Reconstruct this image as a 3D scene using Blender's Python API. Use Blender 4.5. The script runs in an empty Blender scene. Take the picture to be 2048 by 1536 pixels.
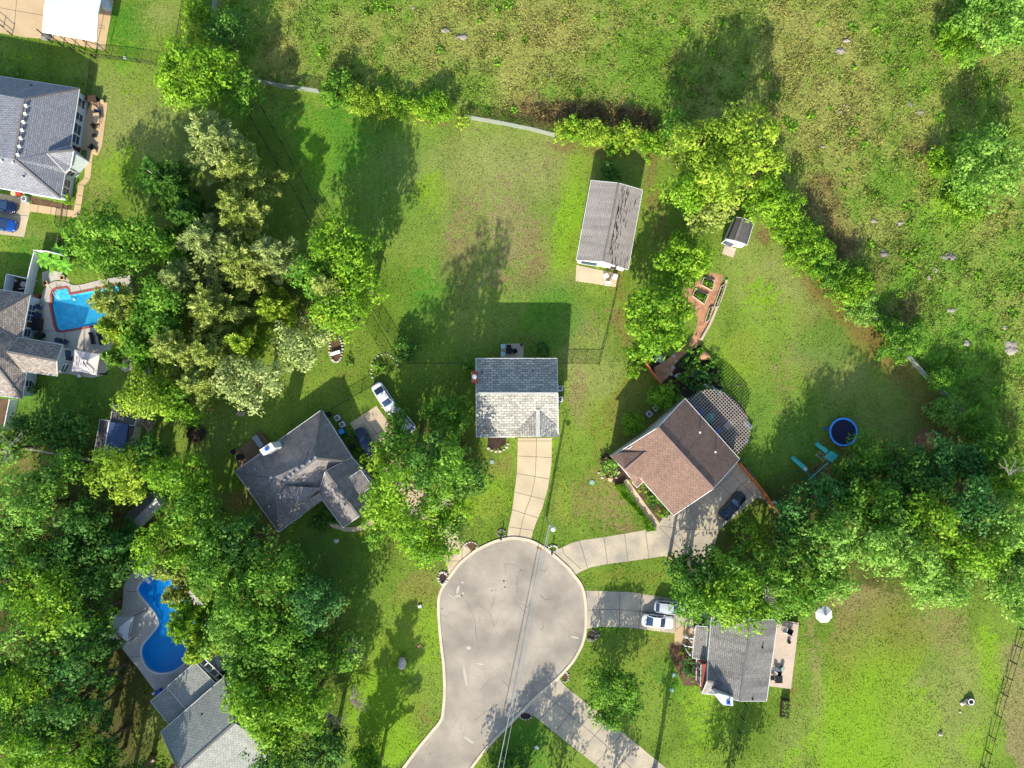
import bpy, bmesh, math, random
import numpy as np
from mathutils import Vector, Matrix
from mathutils.geometry import tessellate_polygon
random.seed(7); rng = np.random.default_rng(11)
S = bpy.context.scene; C = S.collection
# ------------------------------------------------------------ camera, sky, sun, exposure
F = 1420.0; H = 106.5; TH = math.atan(62/F)
cam_d = bpy.data.cameras.new('camera'); cam = bpy.data.objects.new('camera', cam_d); C.objects.link(cam)
cam_d.sensor_width = 36; cam_d.lens = F/2048*36; cam_d.clip_end = 6000; cam_d.clip_start = 0.5
cam.location = (0, 0, H); cam.rotation_euler = (TH, 0, 0); S.camera = cam
SUN_EL = math.radians(30); SUN_AZ = math.atan2(-0.19, -1.0)       # azimuth of the sun measured from +Y towards +X
w = bpy.data.worlds.new('World'); S.world = w; w.use_nodes = True
nt = w.node_tree; bg = nt.nodes['Background']; sky = nt.nodes.new('ShaderNodeTexSky')
sky.sky_type = 'NISHITA'; sky.sun_disc = False; sky.sun_elevation = SUN_EL; sky.sun_rotation = SUN_AZ % (2*math.pi)
nt.links.new(sky.outputs[0], bg.inputs[0]); bg.inputs[1].default_value = 0.15
sd = bpy.data.lights.new('sun', 'SUN'); sun = bpy.data.objects.new('sun', sd); C.objects.link(sun)
sd.energy = 4.3; sd.angle = math.radians(0.6); sd.color = (1.0, 0.925, 0.78)
tosun = Vector((math.sin(SUN_AZ)*math.cos(SUN_EL), math.cos(SUN_AZ)*math.cos(SUN_EL), math.sin(SUN_EL)))
sun.rotation_euler = tosun.to_track_quat('Z', 'Y').to_euler(); sun.location = (-20, -60, 60)
S.view_settings.view_transform = 'Standard'; S.view_settings.look = 'None'; S.view_settings.gamma = 1
S.view_settings.exposure = 0.98
S.cycles.max_bounces = 6; S.cycles.diffuse_bounces = 3; S.cycles.transparent_max_bounces = 12

def P(px, py, z=0.0):
    """the point at height z seen at photograph pixel (px, py)"""
    u = (px-1024)/F; v = -(py-768)/F
    y = v*math.cos(TH)+math.sin(TH); zz = v*math.sin(TH)-math.cos(TH)
    t = (z-H)/zz
    return Vector((u*t, y*t, z))
def P2(px, py, z=0.0): p = P(px, py, z); return Vector((p.x, p.y))
MPP = 0.075                                                       # metres per pixel on the ground
# ------------------------------------------------------------ materials
def lin(h):
    h = h.lstrip('#'); r = [int(h[i:i+2], 16)/255 for i in (0, 2, 4)]
    return tuple(c/12.92 if c <= .04045 else ((c+.055)/1.055)**2.4 for c in r)
def N(t, ty, **kw):
    n = t.nodes.new(ty)
    for k, v in kw.items(): setattr(n, k, v)
    return n
def mat(name, col, rough=.8, var=.15, scale=2.0, fine=None, metal=0.0, bump=0.0, spec=0.3, col2=None, coat=0, stretch=None, uv=False):
    """albedo col, broken up by two scales of noise (towards col2 if given)"""
    m = bpy.data.materials.new(name); m.use_nodes = True; t = m.node_tree; b = t.nodes['Principled BSDF']
    if isinstance(col, str): col = lin(col)
    if isinstance(col2, str): col2 = lin(col2)
    b.inputs['Roughness'].default_value = rough; b.inputs['Metallic'].default_value = metal
    b.inputs['Specular IOR Level'].default_value = spec
    if coat: b.inputs['Coat Weight'].default_value = coat
    if var == 0 and col2 is None:
        b.inputs['Base Color'].default_value = (*col, 1); return m
    tc = N(t, 'ShaderNodeTexCoord'); src = tc.outputs['UV' if uv else 'Object']
    if stretch:
        mp = N(t, 'ShaderNodeMapping'); mp.inputs['Scale'].default_value = stretch
        t.links.new(src, mp.inputs['Vector']); src2 = mp.outputs[0]
    else: src2 = src
    n1 = N(t, 'ShaderNodeTexNoise'); n1.inputs['Scale'].default_value = scale*.25; n1.inputs['Detail'].default_value = 5
    n2 = N(t, 'ShaderNodeTexNoise'); n2.inputs['Scale'].default_value = fine or scale*3; n2.inputs['Detail'].default_value = 2
    t.links.new(src, n1.inputs['Vector']); t.links.new(src2, n2.inputs['Vector'])
    r1 = N(t, 'ShaderNodeMapRange'); r1.inputs[1].default_value = .35; r1.inputs[2].default_value = .65
    t.links.new(n1.outputs[0], r1.inputs[0])
    mx = N(t, 'ShaderNodeMix', data_type='RGBA')
    c2 = col2 if col2 else tuple(c*(1+var) for c in col)
    c1 = col if col2 else tuple(c*(1-var) for c in col)
    mx.inputs['A'].default_value = (*c1, 1); mx.inputs['B'].default_value = (*c2, 1)
    t.links.new(r1.outputs[0], mx.inputs['Factor'])
    r2 = N(t, 'ShaderNodeMapRange'); r2.inputs[1].default_value = .3; r2.inputs[2].default_value = .7
    r2.inputs[3].default_value = 1-var; r2.inputs[4].default_value = 1+var
    t.links.new(n2.outputs[0], r2.inputs[0])
    vm = N(t, 'ShaderNodeVectorMath', operation='SCALE'); t.links.new(mx.outputs['Result'], vm.inputs[0]); t.links.new(r2.outputs[0], vm.inputs['Scale'])
    t.links.new(vm.outputs[0], b.inputs['Base Color'])
    if bump:
        bp = N(t, 'ShaderNodeBump'); bp.inputs['Strength'].default_value = bump; bp.inputs['Distance'].default_value = .1
        t.links.new(n2.outputs[0], bp.inputs['Height']); t.links.new(bp.outputs[0], b.inputs['Normal'])
    return m
M = {}
def shingle(name, col, var=.28, streak=.1, bump=.5, tabs=None):
    """shingle courses from the roof's UVs: v runs up the slope, u along the course"""
    m = bpy.data.materials.new(name); m.use_nodes = True; t = m.node_tree; b = t.nodes['Principled BSDF']
    b.inputs['Roughness'].default_value = .85; b.inputs['Specular IOR Level'].default_value = .2
    tc = N(t, 'ShaderNodeTexCoord'); col = lin(col)
    br = N(t, 'ShaderNodeTexBrick'); br.inputs['Scale'].default_value = 1/(tabs or 1)
    br.inputs['Brick Width'].default_value = .5; br.inputs['Row Height'].default_value = .26; br.inputs['Mortar Size'].default_value = .03
    br.inputs['Color1'].default_value = (*[c*(1-var) for c in col], 1); br.inputs['Color2'].default_value = (*[min(1, c*(1+var)) for c in col], 1)
    br.inputs['Mortar'].default_value = (*[c*.5 for c in col], 1); br.inputs['Bias'].default_value = 0.1
    t.links.new(tc.outputs['UV'], br.inputs['Vector'])
    n = N(t, 'ShaderNodeTexNoise'); n.inputs['Scale'].default_value = 4.5/(tabs or 1); n.inputs['Detail'].default_value = 3
    t.links.new(tc.outputs['UV'], n.inputs['Vector'])
    r = N(t, 'ShaderNodeMapRange'); r.inputs[1].default_value = .3; r.inputs[2].default_value = .7; r.inputs[3].default_value = 1-var; r.inputs[4].default_value = 1+var
    t.links.new(n.outputs[0], r.inputs[0])
    mp = N(t, 'ShaderNodeMapping'); mp.inputs['Scale'].default_value = (1.2, .12, 1); t.links.new(tc.outputs['UV'], mp.inputs[0])
    n3 = N(t, 'ShaderNodeTexNoise'); n3.inputs['Scale'].default_value = .9; n3.inputs['Detail'].default_value = 4; t.links.new(mp.outputs[0], n3.inputs['Vector'])
    r3 = N(t, 'ShaderNodeMapRange'); r3.inputs[1].default_value = .35; r3.inputs[2].default_value = .65; r3.inputs[3].default_value = 1-streak; r3.inputs[4].default_value = 1+streak
    t.links.new(n3.outputs[0], r3.inputs[0])
    mu = N(t, 'ShaderNodeMath', operation='MULTIPLY'); t.links.new(r.outputs[0], mu.inputs[0]); t.links.new(r3.outputs[0], mu.inputs[1])
    vm = N(t, 'ShaderNodeVectorMath', operation='SCALE'); t.links.new(br.outputs[0], vm.inputs[0]); t.links.new(mu.outputs[0], vm.inputs['Scale'])
    t.links.new(vm.outputs[0], b.inputs['Base Color'])
    bp = N(t, 'ShaderNodeBump'); bp.inputs['Strength'].default_value = bump; bp.inputs['Distance'].default_value = .06
    t.links.new(n.outputs[0], bp.inputs['Height']); t.links.new(bp.outputs[0], b.inputs['Normal'])
    return m
M['sh_slate'] = shingle('slate_shingles', '#7d7f86', .16, .06)
M['sh_brown_grey'] = shingle('brown_grey_shingles', '#8b827b', .3, .06)
M['sh_mid'] = shingle('weathered_grey_shingles', '#857f7c', .2, .14)
M['sh_pale'] = shingle('pale_grey_shingles', '#94928a', .3, .06, 1.0, 1.5)
M['sh_brown'] = shingle('brown_shingles', '#7f675a', .15, .08)
M['sh_taupe'] = shingle('taupe_shingles', '#978f87', .08, .14)
M['sh_right'] = shingle('grey_streaked_shingles', '#827e79', .14, .22)
M['sh_low'] = shingle('pale_green_grey_shingles', '#94968f', .13, .08)
M['sh_dark'] = shingle('dark_grey_shingles', '#5c5858', .12, .08)
M['cap'] = mat('ridge_cap_shingles', '#6b6764', .9, .12, 3)
M['cap_pale'] = mat('pale_ridge_cap', '#b0aea6', .9, .1, 3)
M['cap_brown'] = mat('brown_ridge_cap', '#8a6f64', .9, .1, 3)
M['trim'] = mat('white_painted_trim', '#dcdcda', .5, .04, 1)
M['siding_white'] = mat('white_vinyl_siding', '#d2d4d4', .55, .05, 1)
M['siding_blue'] = mat('pale_blue_grey_siding', '#b9c6cc', .6, .05, 1)
M['siding_green'] = mat('sage_green_siding', '#8fa095', .6, .05, 1)
M['siding_beige'] = mat('beige_siding', '#c3bdb0', .6, .05, 1)
M['brick'] = mat('red_brick', '#8f4f3d', .85, .22, 2, 9)
M['vinyl'] = mat('white_vinyl', '#d8dde0', .35, .03, 1)
M['vinyl_shade'] = mat('shaded_vinyl', '#c0ccd2', .45, .06, 1)  # second white vinyl, with shade put into its colour
M['glass'] = mat('window_glass', (.03, .06, .12), .08, 0, spec=.6)
M['concrete'] = mat('pale_concrete', '#b9a88c', .88, .1, 1.2, 6)
M['concrete_tan'] = mat('tan_concrete', '#b9a07c', .88, .07, 1.2, 6)
M['concrete_grey'] = mat('grey_weathered_concrete', '#948c80', .88, .12, 1.1, 6, col2='#baac92')
M['concrete_pool'] = mat('pool_deck_concrete', '#a7a097', .85, .08, 1.2, 6, col2='#b7ad9e')
M['concrete_pool2'] = mat('stained_pool_deck_concrete', '#a5a1a0', .85, .09, 2.2, 6, col2='#b9b4b0')
M['joint'] = mat('dark_joint', '#5d554b', .9, .1, 2)
M['kerb'] = mat('kerb_concrete', '#c6b8a0', .85, .1, 2)
M['mulch'] = mat('bark_mulch', '#a87c5c', .95, .3, 4, 8)
M['mulch_dark'] = mat('dark_mulch', '#3b2c26', .95, .3, 4, 8)
M['soil'] = mat('brown_soil', '#5a4433', .95, .25, 3, 8)
M['stone'] = mat('pale_field_stone', '#b5ada0', .9, .18, 3, 10, bump=.5)
M['stone_dark'] = mat('grey_stone', '#77716b', .9, .2, 3, 10, bump=.5)
M['wood'] = mat('weathered_wood', '#86705a', .85, .15, 3)
M['wood_orange'] = mat('orange_stained_cedar', '#b4693a', .7, .14, 3, 8)
M['wood_dark'] = mat('dark_timber', '#453528', .8, .15, 3)
M['deck'] = mat('pale_deck_boards', '#b8a693', .8, .08, 2, 6)
M['deck_brown'] = mat('brown_deck_boards', '#7c6148', .8, .12, 2, 6)
M['black'] = mat('black_metal', '#1b1b1d', .5, .1, 3)
M['black_fabric'] = mat('black_fabric', '#22242a', .9, .1, 3)
M['navy_fabric'] = mat('slate_blue_fabric', '#34445e', .9, .1, 3)
M['grey_metal'] = mat('grey_metal', '#8b8f92', .45, .06, 2, metal=.3)
M['zinc'] = mat('galvanised_steel', '#9aa0a2', .4, .08, 2, metal=.4)
M['white_plastic'] = mat('white_plastic', '#d9d9d6', .4, .03, 1)
M['canvas'] = mat('cream_canvas', '#cfc4bd', .9, .04, 1)
M['canvas_white'] = mat('white_canvas', '#c9cdd6', .9, .05, 1.5)
M['blue_pad'] = mat('blue_vinyl_pad', '#3f93ea', .45, .08, 2)
M['mat_navy'] = mat('navy_trampoline_mat', '#161e33', .8, .06, 2)
M['teal'] = mat('teal_plastic', '#45b3a6', .4, .08, 2)
M['teal_dark'] = mat('dark_teal_canvas', '#1f6f6a', .8, .05, 2)
M['teal_bright'] = mat('turquoise_canvas', '#12a5a0', .7, .1, 4)
M['blue'] = mat('bright_blue_plastic', '#1f4fb4', .5, .06, 2)
M['blue_bin'] = mat('light_blue_plastic', '#3d93dd', .5, .03, 2)
M['red'] = mat('red_plastic', '#b5272b', .5, .06, 2)
M['rose'] = mat('faded_red_paint', '#a83552', .4, .06, 2)
M['brick_coping'] = mat('red_brick_coping', '#8d4d45', .8, .2, 3, 9)
M['rock'] = mat('lichened_meadow_rock', '#8f867c', .95, .25, 3, 10, bump=.6); M['pergola'] = mat('greyed_lattice_wood', '#aaa094', .85, .1, 3)
M['lid'] = mat('green_grey_lid', '#7fa093', .6, .05, 2)
M['bark'] = mat('grey_brown_bark', '#6f5f50', .9, .2, 3)
M['bark_pale'] = mat('pale_grey_bark', '#9d9285', .9, .15, 3)
M['steel_roof'] = mat('ribbed_blue_metal_roof', '#4b5f86', .45, .06, 1)
M['metal_white'] = mat('white_metal_roof', '#d4d8d6', .45, .05, .8, 2, stretch=(.3, 3, 1))
M['metal_grey'] = mat('brushed_grey_metal_roof', '#8d9297', .4, .08, 1)

def chain_mat(name, col, fac):
    m = bpy.data.materials.new(name); m.use_nodes = True; t = m.node_tree; b = t.nodes['Principled BSDF']; out = t.nodes['Material Output']
    b.inputs['Base Color'].default_value = (*lin(col), 1); b.inputs['Roughness'].default_value = .5; b.inputs['Metallic'].default_value = .2
    tr = N(t, 'ShaderNodeBsdfTransparent'); mx = N(t, 'ShaderNodeMixShader'); mx.inputs[0].default_value = fac
    t.links.new(tr.outputs[0], mx.inputs[1]); t.links.new(b.outputs[0], mx.inputs[2]); t.links.new(mx.outputs[0], out.inputs[0]); return m
M['chain_pale'] = chain_mat('galvanised_chain_link_mesh', '#aeb3b2', .55)
M['chain_black'] = chain_mat('black_chain_link_mesh', '#26282a', .3)
def water_mat(name, tint):
    m = bpy.data.materials.new(name); m.use_nodes = True; t = m.node_tree; b = t.nodes['Principled BSDF']; out = t.nodes['Material Output']
    b.inputs['Base Color'].default_value = (*lin(tint), 1); b.inputs['Roughness'].default_value = .06; b.inputs['Specular IOR Level'].default_value = .5
    n = N(t, 'ShaderNodeTexNoise'); n.inputs['Scale'].default_value = 3.2; n.inputs['Detail'].default_value = 3
    tc = N(t, 'ShaderNodeTexCoord'); t.links.new(tc.outputs['Object'], n.inputs['Vector'])
    bp = N(t, 'ShaderNodeBump'); bp.inputs['Strength'].default_value = .35; bp.inputs['Distance'].default_value = .1; t.links.new(n.outputs[0], bp.inputs['Height']); t.links.new(bp.outputs[0], b.inputs['Normal'])
    tr = N(t, 'ShaderNodeBsdfTransparent'); tr.inputs[0].default_value = (.86, .98, 1, 1)
    mx = N(t, 'ShaderNodeMixShader'); mx.inputs[0].default_value = .35
    t.links.new(tr.outputs[0], mx.inputs[1]); t.links.new(b.outputs[0], mx.inputs[2]); t.links.new(mx.outputs[0], out.inputs[0]); return m
M['water'] = water_mat('pool_water', '#40c8f0')
M['water_deep'] = water_mat('deep_blue_pool_water', '#1290e0')
M['liner'] = mat('blue_pebble_liner', '#68d2f0', .6, .25, 6, 4)
M['liner_deep'] = mat('blue_vinyl_liner', '#2ba2e6', .5, .06, 1)

def blade_mat(name, trans=.25):
    m = bpy.data.materials.new(name); m.use_nodes = True; t = m.node_tree; out = t.nodes['Material Output']; b = t.nodes['Principled BSDF']
    b.inputs['Roughness'].default_value = .7; b.inputs['Specular IOR Level'].default_value = .15
    at = N(t, 'ShaderNodeAttribute', attribute_name='col'); t.links.new(at.outputs['Color'], b.inputs['Base Color'])
    tl = N(t, 'ShaderNodeBsdfTranslucent'); t.links.new(at.outputs['Color'], tl.inputs[0]); mx = N(t, 'ShaderNodeMixShader'); mx.inputs[0].default_value = trans
    t.links.new(b.outputs[0], mx.inputs[1]); t.links.new(tl.outputs[0], mx.inputs[2]); t.links.new(mx.outputs[0], out.inputs[0]); return m
def leaf_mat(name, cols, trans=.35):
    """cols: three leaf albedos picked per leaf clump by the 'tint' attribute"""
    m = bpy.data.materials.new(name); m.use_nodes = True; t = m.node_tree; out = t.nodes['Material Output']; b = t.nodes['Principled BSDF']
    b.inputs['Roughness'].default_value = .55; b.inputs['Specular IOR Level'].default_value = .25
    at = N(t, 'ShaderNodeAttribute', attribute_name='tint'); rp = N(t, 'ShaderNodeValToRGB')
    e = rp.color_ramp.elements
    e[0].position = 0; e[0].color = (*lin(cols[0]), 1); e[1].position = 1; e[1].color = (*lin(cols[2]), 1)
    k = e.new(.5); k.color = (*lin(cols[1]), 1)
    t.links.new(at.outputs['Fac'], rp.inputs[0]); t.links.new(rp.outputs[0], b.inputs['Base Color'])
    tl = N(t, 'ShaderNodeBsdfTranslucent'); t.links.new(rp.outputs[0], tl.inputs[0])
    mx = N(t, 'ShaderNodeMixShader'); mx.inputs[0].default_value = trans
    t.links.new(b.outputs[0], mx.inputs[1]); t.links.new(tl.outputs[0], mx.inputs[2]); t.links.new(mx.outputs[0], out.inputs[0]); return m
LEAF = {
 'lime':  leaf_mat('bright_lime_leaves', ('#4f8017', '#76a41f', '#a2c636')),
 'green': leaf_mat('mid_green_leaves', ('#42731b', '#639528', '#8fba3b')),
 'dark':  leaf_mat('deep_green_leaves', ('#31581c', '#487829', '#6f9c38')),
 'blue':  leaf_mat('blue_green_leaves', ('#30612a', '#4a8238', '#77a852')),
 'olive': leaf_mat('olive_cedar_foliage', ('#6a8030', '#9aac4a', '#cbd478')),
 'yellow':leaf_mat('yellow_green_foliage', ('#6b8f1f', '#95b52f', '#c3d550')),
 'silver':leaf_mat('silvery_grey_green_foliage', ('#74884a', '#9db062', '#cbd48c')),
 'pale':  leaf_mat('pale_green_leaves', ('#56882a', '#7aa83c', '#a4c65c')),
 'red':   leaf_mat('dark_red_leaves', ('#4a3c28', '#6b5a3a', '#8f8050')),
 'weed':  leaf_mat('rough_meadow_blades', ('#5f8826', '#82983a', '#a6a554'), .3),
 'white': leaf_mat('white_blossom', ('#b9b9a8', '#d4d4c6', '#e8e8de'), .2),
}
# ------------------------------------------------------------ object helpers
def tag(o, label=None, cat=None, group=None, kind=None):
    if label: o['label'] = label
    if cat: o['category'] = cat
    if group: o['group'] = group
    if kind: o['kind'] = kind
    return o
def empty(name, loc, label=None, cat=None, group=None, rz=0):
    o = bpy.data.objects.new(name, None); C.objects.link(o); o.location = loc; o.rotation_euler = (0, 0, rz); o.empty_display_size = .3
    return tag(o, label, cat, group)
class MB:
    def __init__(s): s.v = []; s.f = []; s.m = []; s.uv = []
    def face(s, pts, mi=0, uv=None):
        i = len(s.v); s.v += [tuple(p) for p in pts]; s.f.append(tuple(range(i, i+len(pts)))); s.m.append(mi); s.uv.append(uv)
    def mesh(s, v, f, mi=0):
        i = len(s.v); s.v += [tuple(p) for p in v]
        for q in f: s.f.append(tuple(i+k for k in q)); s.m.append(mi); s.uv.append(None)
    def box(s, c, d, rz=0, mi=0, rx=0):
        c = Vector(c); hx, hy, hz = d[0]/2, d[1]/2, d[2]/2
        R = Matrix.Rotation(rz, 3, 'Z') @ Matrix.Rotation(rx, 3, 'X')
        v = [c+R@Vector((x*hx, y*hy, z*hz)) for x in (-1, 1) for y in (-1, 1) for z in (-1, 1)]
        s.mesh(v, [(0, 1, 3, 2), (4, 6, 7, 5), (0, 4, 5, 1), (2, 3, 7, 6), (0, 2, 6, 4), (1, 5, 7, 3)], mi)
    def bar(s, a, b, wd, ht, mi=0):
        """a box beam from a to b"""
        a = Vector(a); b = Vector(b); d = (b-a)
        if d.length < 1e-5: return
        d.normalize(); side = d.cross(Vector((0, 0, 1)))
        side = Vector((1, 0, 0)) if side.length < 1e-3 else side.normalized()
        up = side.cross(d).normalized(); v = []
        for p in (a, b):
            for x, y in ((-1, -1), (1, -1), (1, 1), (-1, 1)): v.append(p+side*x*wd/2+up*y*ht/2)
        s.mesh(v, [(0, 1, 2, 3), (7, 6, 5, 4), (0, 4, 5, 1), (1, 5, 6, 2), (2, 6, 7, 3), (3, 7, 4, 0)], mi)
    def tube(s, pts, rads, n=8, mi=0, cap=True):
        pts = [Vector(p) for p in pts]
        if not hasattr(rads, '__len__'): rads = [rads]*len(pts)
        i0 = len(s.v); L = len(pts)
        for k, p in enumerate(pts):
            d = (pts[min(k+1, L-1)]-pts[max(k-1, 0)]).normalized()
            a = d.cross(Vector((0, 0, 1)) if abs(d.z) < .95 else Vector((1, 0, 0))).normalized(); b = d.cross(a)
            for j in range(n):
                t = 2*math.pi*j/n; s.v.append(tuple(p+(a*math.cos(t)+b*math.sin(t))*rads[k]))
        for k in range(L-1):
            for j in range(n):
                s.f.append((i0+k*n+j, i0+k*n+(j+1) % n, i0+(k+1)*n+(j+1) % n, i0+(k+1)*n+j)); s.m.append(mi); s.uv.append(None)
        if cap:
            s.f.append(tuple(i0+j for j in range(n))[::-1]); s.m.append(mi); s.uv.append(None)
            s.f.append(tuple(i0+(L-1)*n+j for j in range(n))); s.m.append(mi); s.uv.append(None)
    def cyl(s, c, r, h, n=20, mi=0, r2=None):
        c = Vector(c); s.tube([c, c+Vector((0, 0, h))], [r, r if r2 is None else r2], n, mi)
    def prism(s, poly, z0, z1, mi=0, bottom=True):
        """vertical prism over a polygon of 2D points; z1 may be a list"""
        n = len(poly); zt = z1 if hasattr(z1, '__len__') else [z1]*n
        a = sum(poly[i][0]*poly[(i+1) % n][1]-poly[(i+1) % n][0]*poly[i][1] for i in range(n))
        if a < 0: poly = poly[::-1]; zt = zt[::-1]
        v = [(p[0], p[1], z0) for p in poly]+[(p[0], p[1], z) for p, z in zip(poly, zt)]
        tri = tessellate_polygon([[Vector((p[0], p[1], 0)) for p in poly]])
        f = []
        for t in tri:
            q = [poly[k] for k in t]; ar = (q[1][0]-q[0][0])*(q[2][1]-q[0][1])-(q[2][0]-q[0][0])*(q[1][1]-q[0][1])
            t = t if ar > 0 else t[::-1]
            f.append(tuple(k+n for k in t))
            if bottom: f.append(tuple(t[::-1]))
        f += [(i, (i+1) % n, (i+1) % n+n, i+n) for i in range(n)]
        s.mesh(v, f, mi)
    def blob(s, c, r, seed=0, mi=0, sub=2, flat=(1, 1, 1), amp=.2):
        bm = bmesh.new(); bmesh.ops.create_icosphere(bm, subdivisions=sub, radius=1); g = random.Random(seed)
        o = [g.uniform(0, 6) for _ in range(6)]
        v = []
        for q in bm.verts:
            p = q.co; k = 1+amp*(math.sin(2.3*p.x+o[0])+math.sin(2.9*p.y+o[1])+math.sin(3.1*p.z+o[2]))/1.7+amp*.4*math.sin(6*p.x+o[3])*math.sin(5*p.y+o[4])
            v.append((c[0]+p.x*k*r*flat[0], c[1]+p.y*k*r*flat[1], c[2]+p.z*k*r*flat[2]))
        s.mesh(v, [[x.index for x in f.verts] for f in bm.faces], mi); bm.free()
    def build(s, name, mats, parent=None, smooth=False):
        me = bpy.data.meshes.new(name); me.from_pydata(s.v, [], s.f); 
        if not isinstance(mats, (list, tuple)): mats = [mats]
        for m in mats: me.materials.append(M[m] if isinstance(m, str) else m)
        me.polygons.foreach_set('material_index', s.m)
        if any(u for u in s.uv):
            uvl = me.uv_layers.new(name='UVMap')
            for p, u in zip(me.polygons, s.uv):
                if u:
                    for li, q in zip(p.loop_indices, u): uvl.data[li].uv = q
        if smooth: me.polygons.foreach_set('use_smooth', [True]*len(me.polygons))
        me.update()
        o = bpy.data.objects.new(name, me); C.objects.link(o)
        if parent: o.parent = parent; o.matrix_parent_inverse = Matrix.Translation(-Vector(parent.location)) if parent.rotation_euler.z == 0 else (Matrix.Translation(parent.location) @ Matrix.Rotation(parent.rotation_euler.z, 4, 'Z')).inverted()
        return o
# parts built in world coordinates stay put under an Empty (matrix_parent_inverse); LMB parts are in the thing's own frame
def lbuild(mb, name, mats, parent, smooth=False):
    o = mb.build(name, mats, None, smooth); o.parent = parent; return o
def copy_tree(o, parent=None):
    c = o.copy(); C.objects.link(c)
    if parent: c.parent = parent; c.matrix_parent_inverse = o.matrix_parent_inverse.copy()
    for ch in o.children: copy_tree(ch, c)
    return c
def place(src, loc, rz, label=None, group=None, first=[]):
    """first use moves the source, later uses copy it"""
    o = src if src.name not in first else copy_tree(src)
    first.append(src.name); o.location = loc; o.rotation_euler = (0, 0, rz)
    if label: o['label'] = label
    if group: o['group'] = group
    return o
def spline(pts, n=8, closed=True):
    """Catmull-Rom through 2D points"""
    L = len(pts); out = []
    rg = range(L) if closed else range(L-1)
    for i in rg:
        g = lambda k: Vector(pts[k % L]) if closed else Vector(pts[min(max(k, 0), L-1)])
        a, b, c, d = g(i-1), g(i), g(i+1), g(i+2)
        for j in range(n):
            t = j/n
            out.append(.5*((2*b)+(c-a)*t+(2*a-5*b+4*c-d)*t*t+(3*b-a-3*c+d)*t**3))
    if not closed: out.append(Vector(pts[-1]))
    return out
def inside(x, y, poly):
    """vectorised point in polygon"""
    r = np.zeros(x.shape, bool); n = len(poly)
    for i in range(n):
        x1, y1 = poly[i][0], poly[i][1]; x2, y2 = poly[(i+1) % n][0], poly[(i+1) % n][1]
        if y1 == y2: continue
        c = ((y1 > y) != (y2 > y)) & (x < (x2-x1)*(y-y1)/(y2-y1)+x1); r ^= c
    return r
def px(poly, z=0): return [P2(a, b, z) for a, b in poly]
def offset(poly, d):
    n = len(poly); out = []
    A = sum(poly[i][0]*poly[(i+1) % n][1]-poly[(i+1) % n][0]*poly[i][1] for i in range(n)); sg = 1 if A > 0 else -1
    for i in range(n):
        a, b, c = Vector(poly[i-1][:2]), Vector(poly[i][:2]), Vector(poly[(i+1) % n][:2])
        e1 = (b-a).normalized(); e2 = (c-b).normalized()
        n1 = Vector((e1.y, -e1.x))*sg; n2 = Vector((e2.y, -e2.x))*sg
        m = (n1+n2); m = m.normalized() if m.length > 1e-4 else n1
        out.append(b+m*(d/max(.35, m.dot(n1))))
    return out
# ------------------------------------------------------------ the setting: ground, field, road, drives
POOL1 = [(105,612),(106,590),(112,583),(125,580),(129,582),(132,588),(178,583),(238,572),(254,630),(256,640),(180,654),(140,659),(121,662),(115,652)]
POOL1 = [(106,603),(105,590),(107,583),(112,579),(133,576),(137,580),(139,590),(180,582),(232,571),(240,574),(252,630),(248,638),(180,652),(126,661),(117,660),(112,652),(103,608)]
POOL2 = spline([(277,1183),(283,1166),(308,1148),(334,1152),(352,1172),(386,1212),(424,1262),(430,1285),(408,1300),(370,1325),(345,1342),(316,1345),(295,1334),(284,1310),(287,1290),(305,1268),(318,1248),(312,1228),(298,1210)], 5)
POOL2 = [(p.x, p.y) for p in POOL2]
pool1 = px(POOL1); pool2 = px(POOL2)
FIELD = [(445,-200),(432,60),(470,120),(512,163),(640,186),(790,212),(930,236),(1060,262),(1180,285),(1300,292),(1400,380),(1550,440),(1640,545),(1700,610),(1760,655),(1820,722),(1880,782),(1925,832),(2000,900),(2400,1000),(2400,-200)]
def blob_mask(X, Y, cx, cy, rx, ry, ang=0, soft=.5):
    c = P2(cx, cy); a = math.radians(ang); dx = X-c.x; dy = Y-c.y
    u = dx*math.cos(a)+dy*math.sin(a); v = -dx*math.sin(a)+dy*math.cos(a)
    r = np.sqrt((u/(rx*MPP))**2+(v/(ry*MPP))**2)
    ph = (np.sin(X*.55+cx)+np.sin(Y*.47+cy)+np.sin((X+Y)*.31+cx*.3)+np.sin((X-Y)*.9+cy))*.07
    return np.clip((1+soft-r+ph*2)/(2*soft), 0, 1)
def vnoise(X, Y, s, seed):
    g = np.random.default_rng(seed).random((256, 256)); x = X/s+100; y = Y/s+100
    xi = np.floor(x).astype(int) % 256; yi = np.floor(y).astype(int) % 256; fx = x-np.floor(x); fy = y-np.floor(y)
    fx = fx*fx*(3-2*fx); fy = fy*fy*(3-2*fy); x1 = (xi+1) % 256; y1 = (yi+1) % 256
    return (g[xi, yi]*(1-fx)+g[x1, yi]*fx)*(1-fy)+(g[xi, y1]*(1-fx)+g[x1, y1]*fx)*fy
GREEN = np.array(lin('#5d7626')); LUSH_SHADE = np.array(lin('#4a7a22')); PALEG = np.array(lin('#83894b')); DRY = np.array(lin('#837a50'))  # the lush green also puts shade into the lawn colour where shadows fall
BARE = np.array(lin('#76653f')); RUST = np.array(lin('#755f36')); LIME = np.array(lin('#749722')); DEEPG = np.array(lin('#44722a')); OLV = np.array(lin('#70722f')); DIRT = np.array(lin('#4a4028'))
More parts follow.
